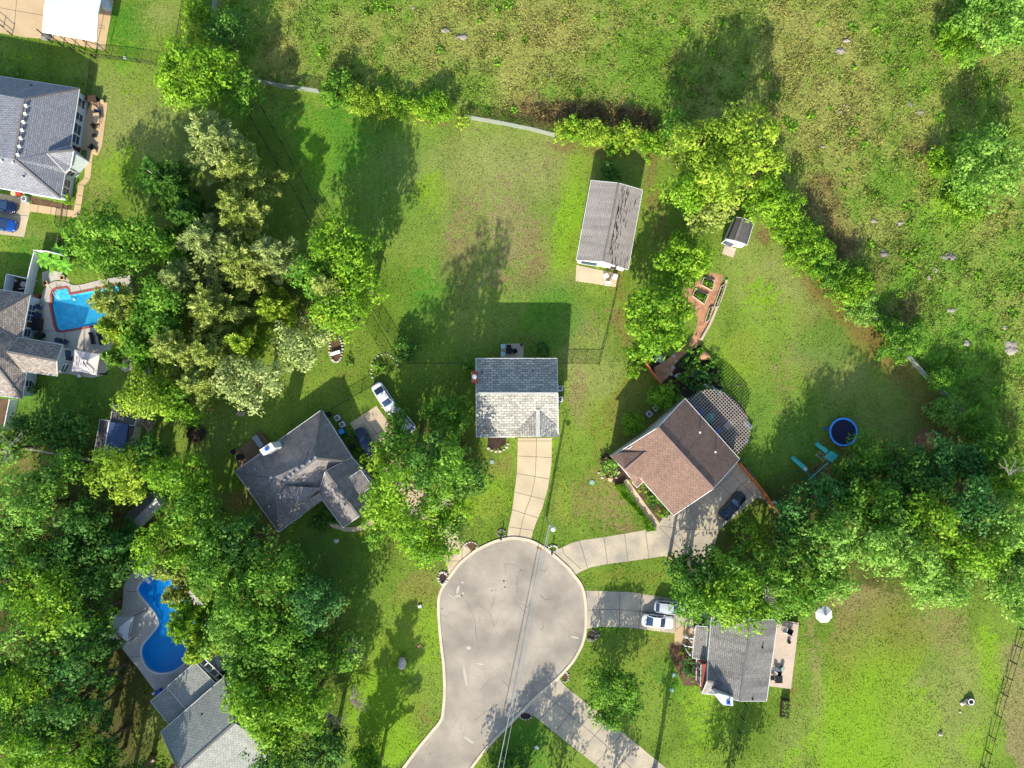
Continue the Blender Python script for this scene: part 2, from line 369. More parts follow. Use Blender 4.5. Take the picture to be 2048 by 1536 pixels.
BLOBS = [(2045,1450,40,150,6,DRY,1.0,.3),(1285,800,45,70,30,OLV,.8,.5),(1255,850,30,50,20,BARE,.3,.5),(1120,560,40,30,0,DRY,.3,.5),(905,520,30,40,0,BARE,.35,.5),(1075,520,26,60,0,BARE,.45,.5),(1000,560,30,20,0,BARE,.35,.5),(1620,640,40,30,-40,BARE,.3,.5),(1570,800,24,40,0,BARE,.35,.5),(1610,450,30,40,0,BARE,.4,.5),(260,180,40,50,0,LIME,.3,.6),(640,320,26,50,0,LIME,.5,.5),(1850,1260,60,40,0,BARE,.3,.6),(1700,1250,40,60,0,DRY,.35,.6),(1690,1330,30,60,0,OLV,.4,.6),(1580,1340,16,60,0,OLV,.4,.5),(1950,1500,30,40,0,LIME,.5,.5),(820,1180,40,30,0,BARE,.25,.5),(780,1500,40,30,0,LIME,.6,.5),(1130,1000,14,40,5,LIME,.6,.5),(1100,880,10,60,0,LIME,.5,.5),  # px, py, rx, ry, angle, colour, strength, softness; strong olive blob by the brown house paints its shadow darker
 (980,430,120,190,0,PALEG,.55,.5),(1020,470,62,85,0,DRY,.6,.5),(930,470,45,80,0,DRY,.35,.6),(1010,330,160,60,0,PALEG,.9,.6),(1060,340,90,30,0,DRY,.4,.6),(870,385,40,40,0,LIME,.6,.4),
 (1140,430,30,130,-10,LIME,.7,.4),(1150,500,18,60,-8,OLV,.5,.4),(850,600,70,60,0,LUSH_SHADE,.7,.5),(1090,640,60,60,0,LUSH_SHADE,.8,.5),(1180,650,35,60,0,DRY,.4,.5),(1160,770,24,60,10,PALEG,.9,.4),(1160,770,16,46,10,DRY,.5,.4),(1150,800,18,40,10,DRY,.6,.4),
 (1215,760,40,90,20,PALEG,.7,.5),(1200,850,45,70,20,OLV,.4,.5),(1180,1000,60,50,0,BARE,.38,.6),(1230,1010,70,55,0,DRY,.3,.6),(1260,1060,30,14,0,BARE,.4,.5),
 (1010,940,22,24,0,BARE,.5,.5),(985,1010,28,28,0,BARE,.3,.5),(960,1000,60,60,0,LIME,.5,.5),(700,260,60,60,0,LUSH_SHADE,.6,.5),(620,300,60,110,30,LUSH_SHADE,.6,.6),(760,340,90,110,0,DEEPG,.45,.6),
 (240,60,60,60,0,LUSH_SHADE,.7,.5),(320,30,45,30,0,PALEG,.6,.5),(40,120,40,20,0,LIME,.4,.5),(250,240,70,90,0,PALEG,.75,.5),(330,250,60,80,0,PALEG,.5,.6),(250,330,50,60,0,LIME,.5,.5),(190,400,35,60,-10,DRY,.35,.5),
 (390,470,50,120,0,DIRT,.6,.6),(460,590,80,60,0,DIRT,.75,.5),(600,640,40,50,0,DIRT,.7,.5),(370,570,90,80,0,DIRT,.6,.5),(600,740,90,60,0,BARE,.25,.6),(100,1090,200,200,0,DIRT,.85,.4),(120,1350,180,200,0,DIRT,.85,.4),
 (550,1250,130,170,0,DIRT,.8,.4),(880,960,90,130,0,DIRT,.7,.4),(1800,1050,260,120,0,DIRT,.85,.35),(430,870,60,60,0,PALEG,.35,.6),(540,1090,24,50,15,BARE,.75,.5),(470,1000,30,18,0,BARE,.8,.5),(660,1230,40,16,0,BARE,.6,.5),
 (1560,540,90,70,-40,PALEG,.8,.5),(1530,470,22,26,0,BARE,.7,.5),(1655,580,52,26,-42,RUST,.95,.5),(1720,650,70,26,-45,RUST,.8,.6),(1800,740,80,22,-48,RUST,.75,.6),(1870,840,60,26,-40,RUST,.7,.6),(1470,720,40,60,-30,LIME,.7,.5),
 (1540,600,70,40,-40,LIME,.5,.6),(1600,720,70,50,-30,DRY,.3,.6),(1640,700,50,50,0,LUSH_SHADE,.6,.5),(1690,740,60,40,-30,PALEG,.6,.5),(1590,880,120,60,-30,DEEPG,.55,.6),(1760,840,90,50,-30,PALEG,.5,.6),(1640,945,20,22,0,BARE,.9,.4),(1640,985,60,30,-40,DIRT,.5,.5),(1700,905,60,20,-20,BARE,.6,.5),
 (1500,570,10,30,0,RUST,.4,.5),(1490,690,30,26,0,BARE,.4,.5),(1480,1080,60,30,0,DIRT,.55,.5),(1240,1155,70,22,0,OLV,.5,.5),(1220,1240,40,30,0,LUSH_SHADE,.5,.5),(1330,1290,60,50,0,OLV,.35,.6),(1340,1350,40,40,0,LUSH_SHADE,.55,.5),(1400,1460,50,90,0,LIME,.5,.5),
 (1700,1190,140,24,0,DRY,.4,.6),(1630,1330,12,130,4,DRY,.5,.5),(1760,1280,60,80,0,OLV,.5,.6),(1770,1380,80,70,20,LIME,.85,.5),(1740,1490,140,60,0,LIME,.85,.5),(1900,1290,44,100,10,DRY,.38,.6),(1830,1400,50,50,0,PALEG,.75,.5),(1900,1420,60,80,0,PALEG,.7,.6),(1860,1480,70,50,0,DRY,.3,.6),(1980,1330,20,60,0,LIME,.7,.5),(1590,1470,30,60,0,PALEG,.5,.6),(1660,1420,30,70,0,LIME,.6,.5),
 (850,1230,40,50,0,LIME,.55,.6),(800,1300,60,80,20,LIME,.45,.6),(830,1270,24,30,0,BARE,.4,.5),(850,1430,26,26,0,BARE,.3,.5),(760,1440,70,70,30,LIME,.85,.5),(850,1170,35,30,0,BARE,.25,.5),(640,1160,80,90,0,DEEPG,.5,.6),
 (1050,1490,60,50,0,LUSH_SHADE,.8,.5),(100,780,120,60,0,DEEPG,.6,.5),(60,930,60,20,0,BARE,.5,.5),(260,1440,60,90,0,DIRT,.55,.6),(310,1440,20,60,-20,PALEG,.4,.5),(60,500,60,40,0,LUSH_SHADE,.5,.5),(80,470,30,20,0,PALEG,.5,.5),
 (1330,470,30,60,10,OLV,.5,.5),(1250,680,12,60,25,BARE,.5,.5),(1240,590,20,80,10,OLV,.6,.5),(1200,340,60,40,0,OLV,.4,.6),(1190,300,120,12,-8,BARE,.6,.5),(900,250,120,10,-10,BARE,.5,.5),(1300,350,14,60,0,BARE,.45,.5)]
SOFT = (4, 5)
def ground_colour(X, Y):
    col = np.zeros(X.shape+(3,)); n = vnoise(X, Y, 9, 1)*.5+vnoise(X, Y, 4, 2)*.3+vnoise(X, Y, 1.7, 3)*.2
    k = np.clip((n-.35)/.3, 0, 1)[..., None]; col[:] = GREEN*(1-k)+(GREEN*.45+LIME*.3+PALEG*.25)*k
    pat = np.zeros(X.shape+(3,)); wt = np.zeros(X.shape)
    for (a, b, rx, ry, an, c, st, so) in BLOBS:
        q = blob_mask(X, Y, a, b, rx, ry, an, so*1.25)*st
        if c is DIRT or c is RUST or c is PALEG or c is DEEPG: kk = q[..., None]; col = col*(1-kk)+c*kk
        else: pat += c*q[..., None]; wt += q
    # everywhere a few lime or dry flecks
    f = vnoise(X, Y, 6, 61); lo = .12*np.clip((f-.5)*4, 0, 1); pat += LIME*lo[..., None]; wt += lo
    f = vnoise(X, Y, 7, 62); lo = .16*np.clip((f-.55)*4, 0, 1); pat += BARE*lo[..., None]; wt += lo
    pc = pat/np.maximum(wt, 1e-6)[..., None]; s = vnoise(X*.3+Y*.05, Y*.02, .35, 8)[..., None]
    st_ = np.sin((X*.997+Y*.075)*5.2+np.sin(Y*.07)*1.5)[..., None]*.05*np.clip(vnoise(X, Y, 14, 77)*2-.4, 0, 1)[..., None]
    return col*(.92+.16*s+st_), np.dstack([pc, np.clip(wt, 0, 1)])
def vcol_mat(name, fine, var, bump, dist, stretch=(1, 1, 1)):
    m = bpy.data.materials.new(name); m.use_nodes = True; t = m.node_tree; b = t.nodes['Principled BSDF']
    b.inputs['Roughness'].default_value = .9; b.inputs['Specular IOR Level'].default_value = .1
    at = N(t, 'ShaderNodeAttribute', attribute_name='col'); ap = N(t, 'ShaderNodeAttribute', attribute_name='patch'); tc = N(t, 'ShaderNodeTexCoord')
    mp = N(t, 'ShaderNodeMapping'); mp.inputs['Scale'].default_value = stretch; t.links.new(tc.outputs['Object'], mp.inputs[0])
    n = N(t, 'ShaderNodeTexNoise'); n.inputs['Scale'].default_value = fine; n.inputs['Detail'].default_value = 5; n.inputs['Roughness'].default_value = .62; n.inputs['Distortion'].default_value = 1.2; t.links.new(mp.outputs[0], n.inputs['Vector'])
    r = N(t, 'ShaderNodeMapRange'); r.inputs[1].default_value = .32; r.inputs[2].default_value = .68; r.inputs[3].default_value = 1-var; r.inputs[4].default_value = 1+var; t.links.new(n.outputs[0], r.inputs[0])
    n2 = N(t, 'ShaderNodeTexNoise'); n2.inputs['Scale'].default_value = .9; n2.inputs['Detail'].default_value = 8; n2.inputs['Roughness'].default_value = .75; t.links.new(tc.outputs['Object'], n2.inputs['Vector'])
    # patch shows where mask + noise passes a threshold: dappled, crisp edged
    s0 = N(t, 'ShaderNodeMapRange'); s0.inputs[1].default_value = .3; s0.inputs[2].default_value = .7; t.links.new(n2.outputs[0], s0.inputs[0])
    ad = N(t, 'ShaderNodeMath', operation='ADD'); t.links.new(ap.outputs['Alpha'], ad.inputs[0]); t.links.new(s0.outputs[0], ad.inputs[1])
    r2 = N(t, 'ShaderNodeMapRange'); r2.inputs[1].default_value = .86; r2.inputs[2].default_value = 1.12; r2.inputs[4].default_value = .9; t.links.new(ad.outputs[0], r2.inputs[0])
    mx = N(t, 'ShaderNodeMix', data_type='RGBA'); t.links.new(r2.outputs[0], mx.inputs['Factor']); t.links.new(at.outputs['Color'], mx.inputs['A']); t.links.new(ap.outputs['Color'], mx.inputs['B'])
    vm = N(t, 'ShaderNodeVectorMath', operation='SCALE'); t.links.new(mx.outputs['Result'], vm.inputs[0]); t.links.new(r.outputs[0], vm.inputs['Scale']); t.links.new(vm.outputs[0], b.inputs['Base Color'])
    bp = N(t, 'ShaderNodeBump'); bp.inputs['Strength'].default_value = bump; bp.inputs['Distance'].default_value = dist; t.links.new(n.outputs[0], bp.inputs['Height']); t.links.new(bp.outputs[0], b.inputs['Normal'])
    return m
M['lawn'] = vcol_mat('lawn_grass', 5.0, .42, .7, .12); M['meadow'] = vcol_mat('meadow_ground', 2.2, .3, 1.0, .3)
def grid_mesh(name, xs, ys, z, colfn, keep=None, zfn=None):
    X, Y = np.meshgrid(xs, ys, indexing='ij'); nx, ny = X.shape; Z = np.full(X.shape, z) if zfn is None else zfn(X, Y)
    v = np.stack([X, Y, Z], -1).reshape(-1, 3); i = np.arange(nx-1)[:, None]*ny+np.arange(ny-1)[None, :]
    q = np.stack([i, i+ny, i+ny+1, i+1], -1).reshape(-1, 4)
    if keep is not None:
        cx = (X[:-1, :-1]+X[1:, 1:])/2; cy = (Y[:-1, :-1]+Y[1:, 1:])/2; q = q[keep(cx, cy).reshape(-1)]
    me = bpy.data.meshes.new(name); me.vertices.add(len(v)); me.vertices.foreach_set('co', v.ravel())
    me.loops.add(q.size); me.loops.foreach_set('vertex_index', q.ravel()); me.polygons.add(len(q)); me.polygons.foreach_set('loop_start', np.arange(len(q))*4)
    r_ = colfn(X, Y); c, pt_ = r_ if isinstance(r_, tuple) else (r_, np.zeros(X.shape+(4,))); c = c.reshape(-1, 3)
    a = me.attributes.new('col', 'FLOAT_COLOR', 'POINT'); a.data.foreach_set('color', np.hstack([c, np.ones((len(c), 1))]).ravel())
    a = me.attributes.new('patch', 'FLOAT_COLOR', 'POINT'); a.data.foreach_set('color', pt_.reshape(-1, 4).ravel())
    me.update(calc_edges=True); me.validate(); return me
far = [-3000, -1200, -500, -250, -150]
xs = np.array(far+list(np.arange(-110, 110.1, .5))+[-a for a in far[::-1]]); ys = np.array(far+list(np.arange(-84, 84.1, .5))+[-a for a in far[::-1]])
h1 = offset(pool1, .35); h2 = offset(pool2, .35)
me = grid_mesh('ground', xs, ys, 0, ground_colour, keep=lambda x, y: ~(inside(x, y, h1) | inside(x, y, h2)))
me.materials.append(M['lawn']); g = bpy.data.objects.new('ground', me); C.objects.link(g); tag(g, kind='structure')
# rough meadow beyond the fence
fieldp = px(FIELD)
FB = [(1000,80,200,120,0,'dry'),(1130,40,120,60,0,'dry'),(1600,60,120,60,0,'dry'),(1650,200,160,150,0,'dry'),(560,110,60,60,0,'dry'),(700,80,80,60,0,'dry'),(1200,225,130,26,-4,'brown'),(1080,220,80,30,0,'brown'),(1280,240,50,26,0,'brown'),
      (1900,600,180,200,0,'green'),(1950,800,160,120,0,'green'),(1740,560,40,80,-40,'brown'),(1690,480,40,50,-40,'brown'),(1640,400,40,50,0,'brown'),(1790,640,30,50,-40,'brown'),(1900,350,40,80,0,'lime'),(1920,430,70,40,0,'lime'),(1470,80,60,120,0,'green'),(620,60,50,60,0,'green'),(1840,300,40,30,0,'brown'),(480,60,40,80,0,'green'),(1880,700,90,60,0,'green')]
FC = {'dry': np.array(lin('#96904f')), 'brown': np.array(lin('#75603f')), 'green': np.array(lin('#5c8a28')), 'lime': np.array(lin('#86ab34'))}
def field_colour(X, Y):
    n = vnoise(X, Y, 7, 21)*.45+vnoise(X, Y, 2.5, 22)*.3+vnoise(X, Y, .9, 23)*.25; k = np.clip((n-.36)/.28, 0, 1)[..., None]
    col = np.array(lin('#64842a'))*(1-k)+np.array(lin('#848c42'))*k; nb = vnoise(X, Y, 1.2, 25)
    for (a, b, rx, ry, an, c) in FB:
        q = blob_mask(X, Y, a, b, rx, ry, an, .6); q = (np.clip(q*1.2-nb*.55, 0, 1)*(.75 if c == 'brown' else .5))[..., None]; col = col*(1-q)+FC[c]*q
    return col
me = grid_mesh('meadow', np.arange(-48, 96, .4), np.arange(-12, 74, .4), 0, field_colour, keep=lambda x, y: inside(x, y, fieldp), zfn=lambda X, Y: .02+.1*vnoise(X, Y, 1.1, 31))
me.materials.append(M['meadow']); o = bpy.data.objects.new('meadow', me); C.objects.link(o); tag(o, kind='structure')
# ------ sheets: road, drives, slabs
SHEETS = []
def sheet(name, poly, material, z=.012, holes=(), uvs=False, kind='structure'):
    SHEETS.append([(p[0], p[1]) for p in poly]); loops = [[Vector((p[0], p[1], 0)) for p in l] for l in [poly, *holes]]; tri = tessellate_polygon(loops); flat = [p for l in loops for p in l]; mb = MB()
    f = []
    for t in tri:
        a, b, c = (flat[k] for k in t); f.append(t if (b-a).cross(c-a).z > 0 else t[::-1])
    mb.mesh([(p.x, p.y, z) for p in flat], f); return tag(mb.build(name, material), kind=kind)
def slab(name, poly, material, z=.1, holes=()):
    o = sheet(name, poly, material, z, holes); mb = MB(); mb.v = [tuple(v.co) for v in o.data.vertices]; 
    me = o.data; bm = bmesh.new(); bm.from_mesh(me); e = [x for x in bm.edges if len(x.link_faces) == 1]
    r = bmesh.ops.extrude_edge_only(bm, edges=e)
    for v in r['geom']:
        if isinstance(v, bmesh.types.BMVert): v.co.z = -.05
    bmesh.ops.recalc_face_normals(bm, faces=bm.faces); bm.to_mesh(me); bm.free(); return o
def joints(parent, lines, z, wd=.07, name='joint_line'):
    mb = MB()
    for l in lines:
        pts = [P(a, b, z) for a, b in l]
        for a, b in zip(pts, pts[1:]):
            d = (b-a); d.normalize(); s = Vector((-d.y, d.x, 0))*wd/2; mb.face([a-s, b-s, b+s, a+s])
    o = mb.build(name, 'joint', parent); return o
KL = [(760,1600),(807,1536),(835,1498),(862,1465),(882,1440),(887,1415),(889,1390),(889,1360),(887,1327),(882,1285),(878,1240),(877,1212),(879,1190),(888,1170),(902,1150),(917,1130),(937,1112),(957,1098),(987,1084),(1010,1078)]
KR = [(1024,1076),(1040,1077),(1062,1082),(1082,1092),(1101,1105),(1124,1125),(1138,1138),(1149,1152),(1161,1168),(1168,1187),(1171,1207),(1172,1227),(1171,1260),(1167,1280),(1160,1298),(1144,1325),(1117,1355),(1094,1375),(1072,1394),(1024,1443),(974,1495),(942,1536),(890,1600)]
ROAD = KL+KR; roadp = [(p.x, p.y) for p in spline(ROAD, 4)]
roadp = px(roadp)
def road_mat():
    m = mat('worn_asphalt', '#877f74', .9, .09, .9, 7, col2='#a79d8e', bump=.2); t = m.node_tree; b = t.nodes['Principled BSDF']
    prev = b.inputs['Base Color'].links[0].from_socket; tc = N(t, 'ShaderNodeTexCoord')
    wv = N(t, 'ShaderNodeTexNoise'); wv.inputs['Scale'].default_value = .9; wv.inputs['Detail'].default_value = 3; t.links.new(tc.outputs['Object'], wv.inputs['Vector'])
    ad = N(t, 'ShaderNodeVectorMath', operation='MULTIPLY_ADD'); t.links.new(wv.outputs['Color'], ad.inputs[0]); ad.inputs[1].default_value = (1.6, 1.6, 0); t.links.new(tc.outputs['Object'], ad.inputs[2])
    vo = N(t, 'ShaderNodeTexVoronoi', feature='DISTANCE_TO_EDGE'); vo.inputs['Scale'].default_value = .32; t.links.new(ad.outputs[0], vo.inputs['Vector'])
    r = N(t, 'ShaderNodeMapRange'); r.inputs[1].default_value = .0; r.inputs[2].default_value = .016; r.inputs[3].default_value = 1; r.inputs[4].default_value = 0; t.links.new(vo.outputs[0], r.inputs[0])
    n = N(t, 'ShaderNodeTexNoise'); n.inputs['Scale'].default_value = .22; t.links.new(tc.outputs['Object'], n.inputs['Vector'])
    r2 = N(t, 'ShaderNodeMapRange'); r2.inputs[1].default_value = .48; r2.inputs[2].default_value = .62; r2.inputs[4].default_value = .3; t.links.new(n.outputs[0], r2.inputs[0])
    mu = N(t, 'ShaderNodeMath', operation='MULTIPLY'); t.links.new(r.outputs[0], mu.inputs[0]); t.links.new(r2.outputs[0], mu.inputs[1])
    mx = N(t, 'ShaderNodeMix', data_type='RGBA'); t.links.new(mu.outputs[0], mx.inputs['Factor']); t.links.new(prev, mx.inputs['A']); mx.inputs['B'].default_value = (*lin('#5c5650'), 1)
    t.links.new(mx.outputs['Result'], b.inputs['Base Color']); return m
M['asphalt'] = road_mat()
road = sheet('road', roadp, 'asphalt', .012)
def poly_strip(pts, w, z0, z1, mb, mi=0):
    for i in range(len(pts)-1):
        a, b = pts[i], pts[i+1]; d = (b-a).normalized(); s = Vector((-d.y, d.x))*w/2; a = a-d*.01; b = b+d*.01
        mb.prism([a-s, b-s, b+s, a+s], z0, z1, mi)
mb = MB()
def kerb_band(mb, pts, w, z0, z1):
    L = len(pts); nrm = []
    for i in range(L):
        d = (pts[min(i+1, L-1)]-pts[max(i-1, 0)]).normalized(); nrm.append(Vector((-d.y, d.x)))
    v = []
    for p, n in zip(pts, nrm):
        for s, z in ((-w/2, z0), (-w/2, z1), (w/2, z1), (w/2, z0)): q = p+n*s; v.append((q.x, q.y, z))
    f = []
    for i in range(L-1):
        for j in range(3): f.append((i*4+j, i*4+j+1, i*4+4+j+1, i*4+4+j))
    mb.mesh(v, f)
rp = [Vector(p) for p in roadp]
kerb_band(mb, rp[:len(KL)*4-2]+rp[len(KL)*4-2:len(ROAD)*4-4], .4, -.02, .13); mb.build('kerb', 'kerb').__setitem__('kind', 'structure')
cr = MB()
def crack(pts, wd=.05):
    q = []
    for a, b in zip(pts, pts[1:]):
        for t in np.linspace(0, 1, 6)[:-1]: q.append(P(a[0]+(b[0]-a[0])*t+random.uniform(-1.2, 1.2), a[1]+(b[1]-a[1])*t+random.uniform(-1.2, 1.2), .017))
    for a, b in zip(q, q[1:]):
        d = (b-a); d.normalize(); s = Vector((-d.y, d.x, 0))*wd*random.uniform(.25, .6); cr.face([a-s, b-s, b+s, a+s])
for l in [[(960,1213),(978,1222),(983,1238),(992,1258)],[(980,1218),(988,1205),(985,1190)],[(1009,1128),(1012,1155)],[(1040,1140),(1058,1144)],[(1036,1146),(1042,1139),(1030,1130),(1000,1127)],[(1035,1155),(1035,1195)],[(1079,1140),(1090,1143),(1093,1135)],[(1080,1190),(1090,1200),(1112,1194)],[(1033,1205),(1045,1220),(1055,1228)],[(1040,1205),(1055,1215),(1063,1205)],[(1085,1245),(1086,1256),(1078,1262)],[(968,1092),(990,1088),(1010,1086)],[(975,1096),(1000,1090)],[(1002,1360),(1020,1378)],[(960,1385),(985,1350)],[(950,1440),(1005,1400)],[(930,1200),(950,1240),(955,1300)]]: crack(l)
cr.build('crack', 'joint', road)
pt = MB()
for (a, b, rx, ry, an) in [(916,1180,2.6,9,8),(917,1192,9,2.2,-10),(904,1194,9,1.6,35),(925,1189,2,6,30),(937,1296,5,4,0),(960,1328,8,1.5,10),(930,1350,2.5,24,-8),(980,1440,9,5,20),(938,1480,12,3,35),(1150,1275,9,2,10),(925,1165,3,2,0)]:
    ps = [P2(a+rx*math.cos(t)*math.cos(math.radians(an))-ry*math.sin(t)*math.sin(math.radians(an))+random.uniform(-.6, .6), b+rx*math.cos(t)*math.sin(math.radians(an))+ry*math.sin(t)*math.cos(math.radians(an))+random.uniform(-.6, .6)) for t in np.linspace(0, 6.28, 15)[:-1]]
    pt.face([(p.x, p.y, .016) for p in ps[::-1]])
M['patch'] = mat('pale_road_patch', '#b0a89b', .9, .08, 2); pt.build('patch', 'patch', road)
pt = MB()
for (a, b, r) in [(1008,1162,2.2),(1014,1162,1),(1010,1174,2),(1004,1178,1.2),(1032,1168,1.2),(984,1181,1.6),(992,1180,1),(1018,1174,.8),(884,1217,1.2),(1149,1264,1.2),(1040,1411,1.5),(853,1497,1),(1022,1168,.9),(860,1508,1.2)]:
    pt.face([(P2(a+r*math.cos(t)*random.uniform(.7, 1.2), b+r*math.sin(t)*random.uniform(.7, 1.2))).to_3d()+Vector((0, 0, .018)) for t in np.linspace(6.28, 0, 9)[:-1]])
M['tar'] = mat('dark_oil_spot', '#4a4540', .7, .1, 3); pt.build('oil_spot', 'tar', road)
D = sheet('driveway', px([(1036,876),(1104,876),(1103,928),(1096,975),(1084,1018),(1071,1048),(1061,1081),(1040,1075.6),(1014,1077),(1018,1050),(1024,1023),(1029,985),(1034,943)]), 'concrete', .022)
joints(D, [[(1073,876),(1072,920),(1070,955),(1063,990),(1052,1020),(1044,1045),(1038,1076)],[(1036,882),(1104,882)],[(1036,912),(1102,915)],[(1034,947),(1098,958)],[(1029,984),(1089,999)],[(1024,1019),(1076,1036)],[(1019,1054),(1068,1061)]], .026)
D = sheet('driveway', px([(1101,1104),(1123,1096),(1140,1087),(1165,1080),(1210,1074),(1290,1060),(1300,1052),(1316,1050),(1330,1030),(1347,1030),(1380,1010),(1432,975),(1470,918),(1478,925),(1558,1035),(1545,1020),(1530,1000),(1514,995),(1450,1050),(1438,1062),(1430,1088),(1420,1112),(1400,1130),(1370,1135),(1330,1112),(1296,1117),(1254,1123),(1214,1128),(1179,1135),(1156,1146),(1149,1151),(1124,1124)]), 'concrete_grey', .022)
joints(D, [[(1124,1096),(1130,1110),(1162,1138)],[(1159,1082),(1175,1135)],[(1208,1076),(1215,1128)],[(1249,1067),(1256,1122)],[(1291,1062),(1298,1116)],[(1318,1054),(1360,1098)],[(1318,1052),(1352,1056)],[(1432,975),(1462,950),(1475,930)],[(1440,968),(1480,1010)],[(1462,948),(1510,993)],[(1455,1010),(1480,970),(1500,960)],[(1360,1058),(1440,1060)],[(1395,1005),(1450,1050)]], .026)
D = sheet('driveway', px([(1165,1181),(1200,1182),(1260,1184),(1345,1197),(1386,1204),(1386,1271),(1335,1265),(1260,1255),(1200,1253),(1171,1258),(1172,1227)]), 'concrete_grey', .022)
joints(D, [[(1173,1221),(1200,1219),(1240,1219),(1290,1224),(1345,1229)],[(1197,1182),(1201,1253)],[(1240,1183),(1239,1254)],[(1283,1188),(1277,1258)],[(1325,1194),(1322,1264)],[(1350,1198),(1351,1268)],[(1173,1184),(1173,1256)]], .026)
D = sheet('driveway', px([(1117,1355),(1122,1362),(1130,1372),(1165,1400),(1230,1452),(1332,1536),(1410,1600),(1285,1600),(1200,1536),(1130,1482),(1066,1430),(1050,1425),(1044,1424),(1072,1394)]), 'concrete_grey', .022)
joints(D, [[(1085,1385),(1135,1425),(1200,1480),(1262,1536),(1330,1595)],[(1135,1382),(1078,1440)],[(1160,1400),(1112,1462)],[(1188,1420),(1136,1484)],[(1215,1442),(1160,1504)],[(1245,1467),(1190,1530)],[(1275,1490),(1225,1550)],[(1315,1523),(1262,1580)]], .026)
D = sheet('driveway', px([(901,1055),(922,1080),(942,1101),(937,1112),(917,1130),(898,1150),(894,1128),(881,1105),(892,1093),(882,1078),(800,1010),(745,920),(700,846),(753,812),(790,862),(800,900),(860,1000)]), 'concrete', .022)
joints(D, [[(928,1088),(895,1126)],[(924,1084),(924,1120)],[(894,1122),(925,1122)],[(725,829),(770,890)],[(742,872),(790,850)]], .026)
slab('path', px([(1247,962),(1254,958),(1272,982),(1298,1018),(1320,1047),(1318,1053),(1308,1053),(1284,1022),(1262,990)]), 'concrete', .06)
slab('path', px([(662,1042),(668,1046),(688,1054),(710,1054),(728,1047),(742,1038),(752,1046),(738,1056),(712,1063),(690,1063),(668,1056),(655,1048)]), 'concrete', .06)
# top left slabs and walks
D = slab('patio', px([(-60,-60),(240,-60),(226,10),(210,101),(170,93),(100,78),(55,75),(-60,55)]), 'concrete_tan', .08)
joints(D, [[(-20,12),(70,28),(210,52)],[(35,-20),(28,60)],[(110,-20),(100,80)],[(195,55),(210,57)]], .085)
D = slab('patio', px([(184,196),(216,206),(210,250),(205,290),(196,311),(180,308),(172,300),(160,300),(166,250),(178,215)]), 'concrete_tan', .08)
D = slab('path', px([(175,303),(187,306),(184,330),(181,358),(169,370),(164,405),(158,437),(135,433),(60,423),(61,408),(148,421),(152,400),(157,368),(169,356),(171,330)]), 'concrete_tan', .07)
joints(D, [[(174,324),(186,325)],[(170,356),(181,360)],[(157,369),(169,371)],[(155,390),(167,393)],[(151,408),(163,410)],[(77,410),(75,425)],[(103,414),(101,429)],[(124,417),(122,432)]], .075)
D = sheet('driveway', px([(-60,378),(48,395),(60,408),(60,424),(48,474),(-60,462)]), 'concrete', .022)
joints(D, [[(0,427),(57,432)]], .026)
# pool surrounds
deck1 = px([(60,585),(82,600),(88,580),(97,568),(112,562),(130,563),(148,571),(165,569),(200,560),(260,550),(280,640),(262,690),(240,695),(222,700),(222,722),(216,740),(205,751),(185,756),(150,750),(130,746),(100,690),(62,660)])
D = slab('pool_deck', deck1, 'concrete_pool', .1, [offset(pool1, .32)])
joints(D, [[(168,660),(166,720)],[(130,662),(128,688)],[(128,661),(85,662)],[(142,568),(137,577)],[(158,570),(162,582)],[(98,572),(106,580)],[(112,563),(113,577)],[(170,655),(168,720)]], .105)
mb = MB(); cop = offset(pool1, .32); n = len(cop)
for i in range(n):
    j = (i+1) % n; mb.mesh([(*pool1[i], .13), (*pool1[j], .13), (*cop[j], .13), (*cop[i], .13), (*pool1[i], -.3), (*pool1[j], -.3), (*cop[j], .0), (*cop[i], .0)], [(0, 1, 2, 3)[::-1], (0, 4, 5, 1)[::-1], (3, 2, 6, 7)[::-1]])
mb.build('pool_coping', 'brick_coping').__setitem__('kind', 'structure')
deck2 = px([(305,1110),(258,1152),(248,1170),(245,1215),(220,1260),(245,1297),(276,1335),(310,1381),(340,1374),(392,1322),(440,1368),(470,1345),(470,1310),(430,1240),(405,1205),(372,1172),(330,1128)])
D = slab('pool_deck', deck2, 'concrete_pool2', .1, [offset(pool2, .2)])
joints(D, [[(255,1314),(283,1312)],[(252,1183),(276,1183)]], .105)
mb = MB(); cop = offset(pool2, .2); n = len(cop)
for i in range(n):
    j = (i+1) % n; mb.mesh([(*pool2[i], .12), (*pool2[j], .12), (*cop[j], .12), (*cop[i], .12), (*pool2[i], -.3), (*pool2[j], -.3)], [(0, 1, 2, 3)[::-1], (0, 4, 5, 1)[::-1]])
M['coping_white'] = mat('pale_pool_coping', '#c9cdd2', .6, .05, 2); mb.build('pool_coping', 'coping_white').__setitem__('kind', 'structure')
def basin(name, poly, material, depth, wmat, shallow=None):
    n = len(poly); mb = MB(); tri = tessellate_polygon([[Vector((p[0], p[1], 0)) for p in poly]])
    f = []
    for t in tri:
        a, b, c = (Vector((*poly[k], 0)) for k in t); f.append(t if (b-a).cross(c-a).z > 0 else t[::-1])
    mb.mesh([(p[0], p[1], -depth) for p in poly], f)
    for i in range(n):
        j = (i+1) % n; mb.mesh([(*poly[i], -.3), (*poly[j], -.3), (*poly[j], -depth), (*poly[i], -depth)], [(0, 1, 2, 3)])
    if shallow:
        mb.prism(shallow, -depth, -.35)
    tag(mb.build('pool_basin', material), kind='structure')
    w_ = sheet('water', poly, wmat, -.12); return w_
basin('pool', pool1, 'liner', 1.5, 'water', px([(107,602),(106,590),(112,580),(133,577),(138,590),(139,597)]))
basin('pool', pool2, 'liner_deep', 1.8, 'water_deep')
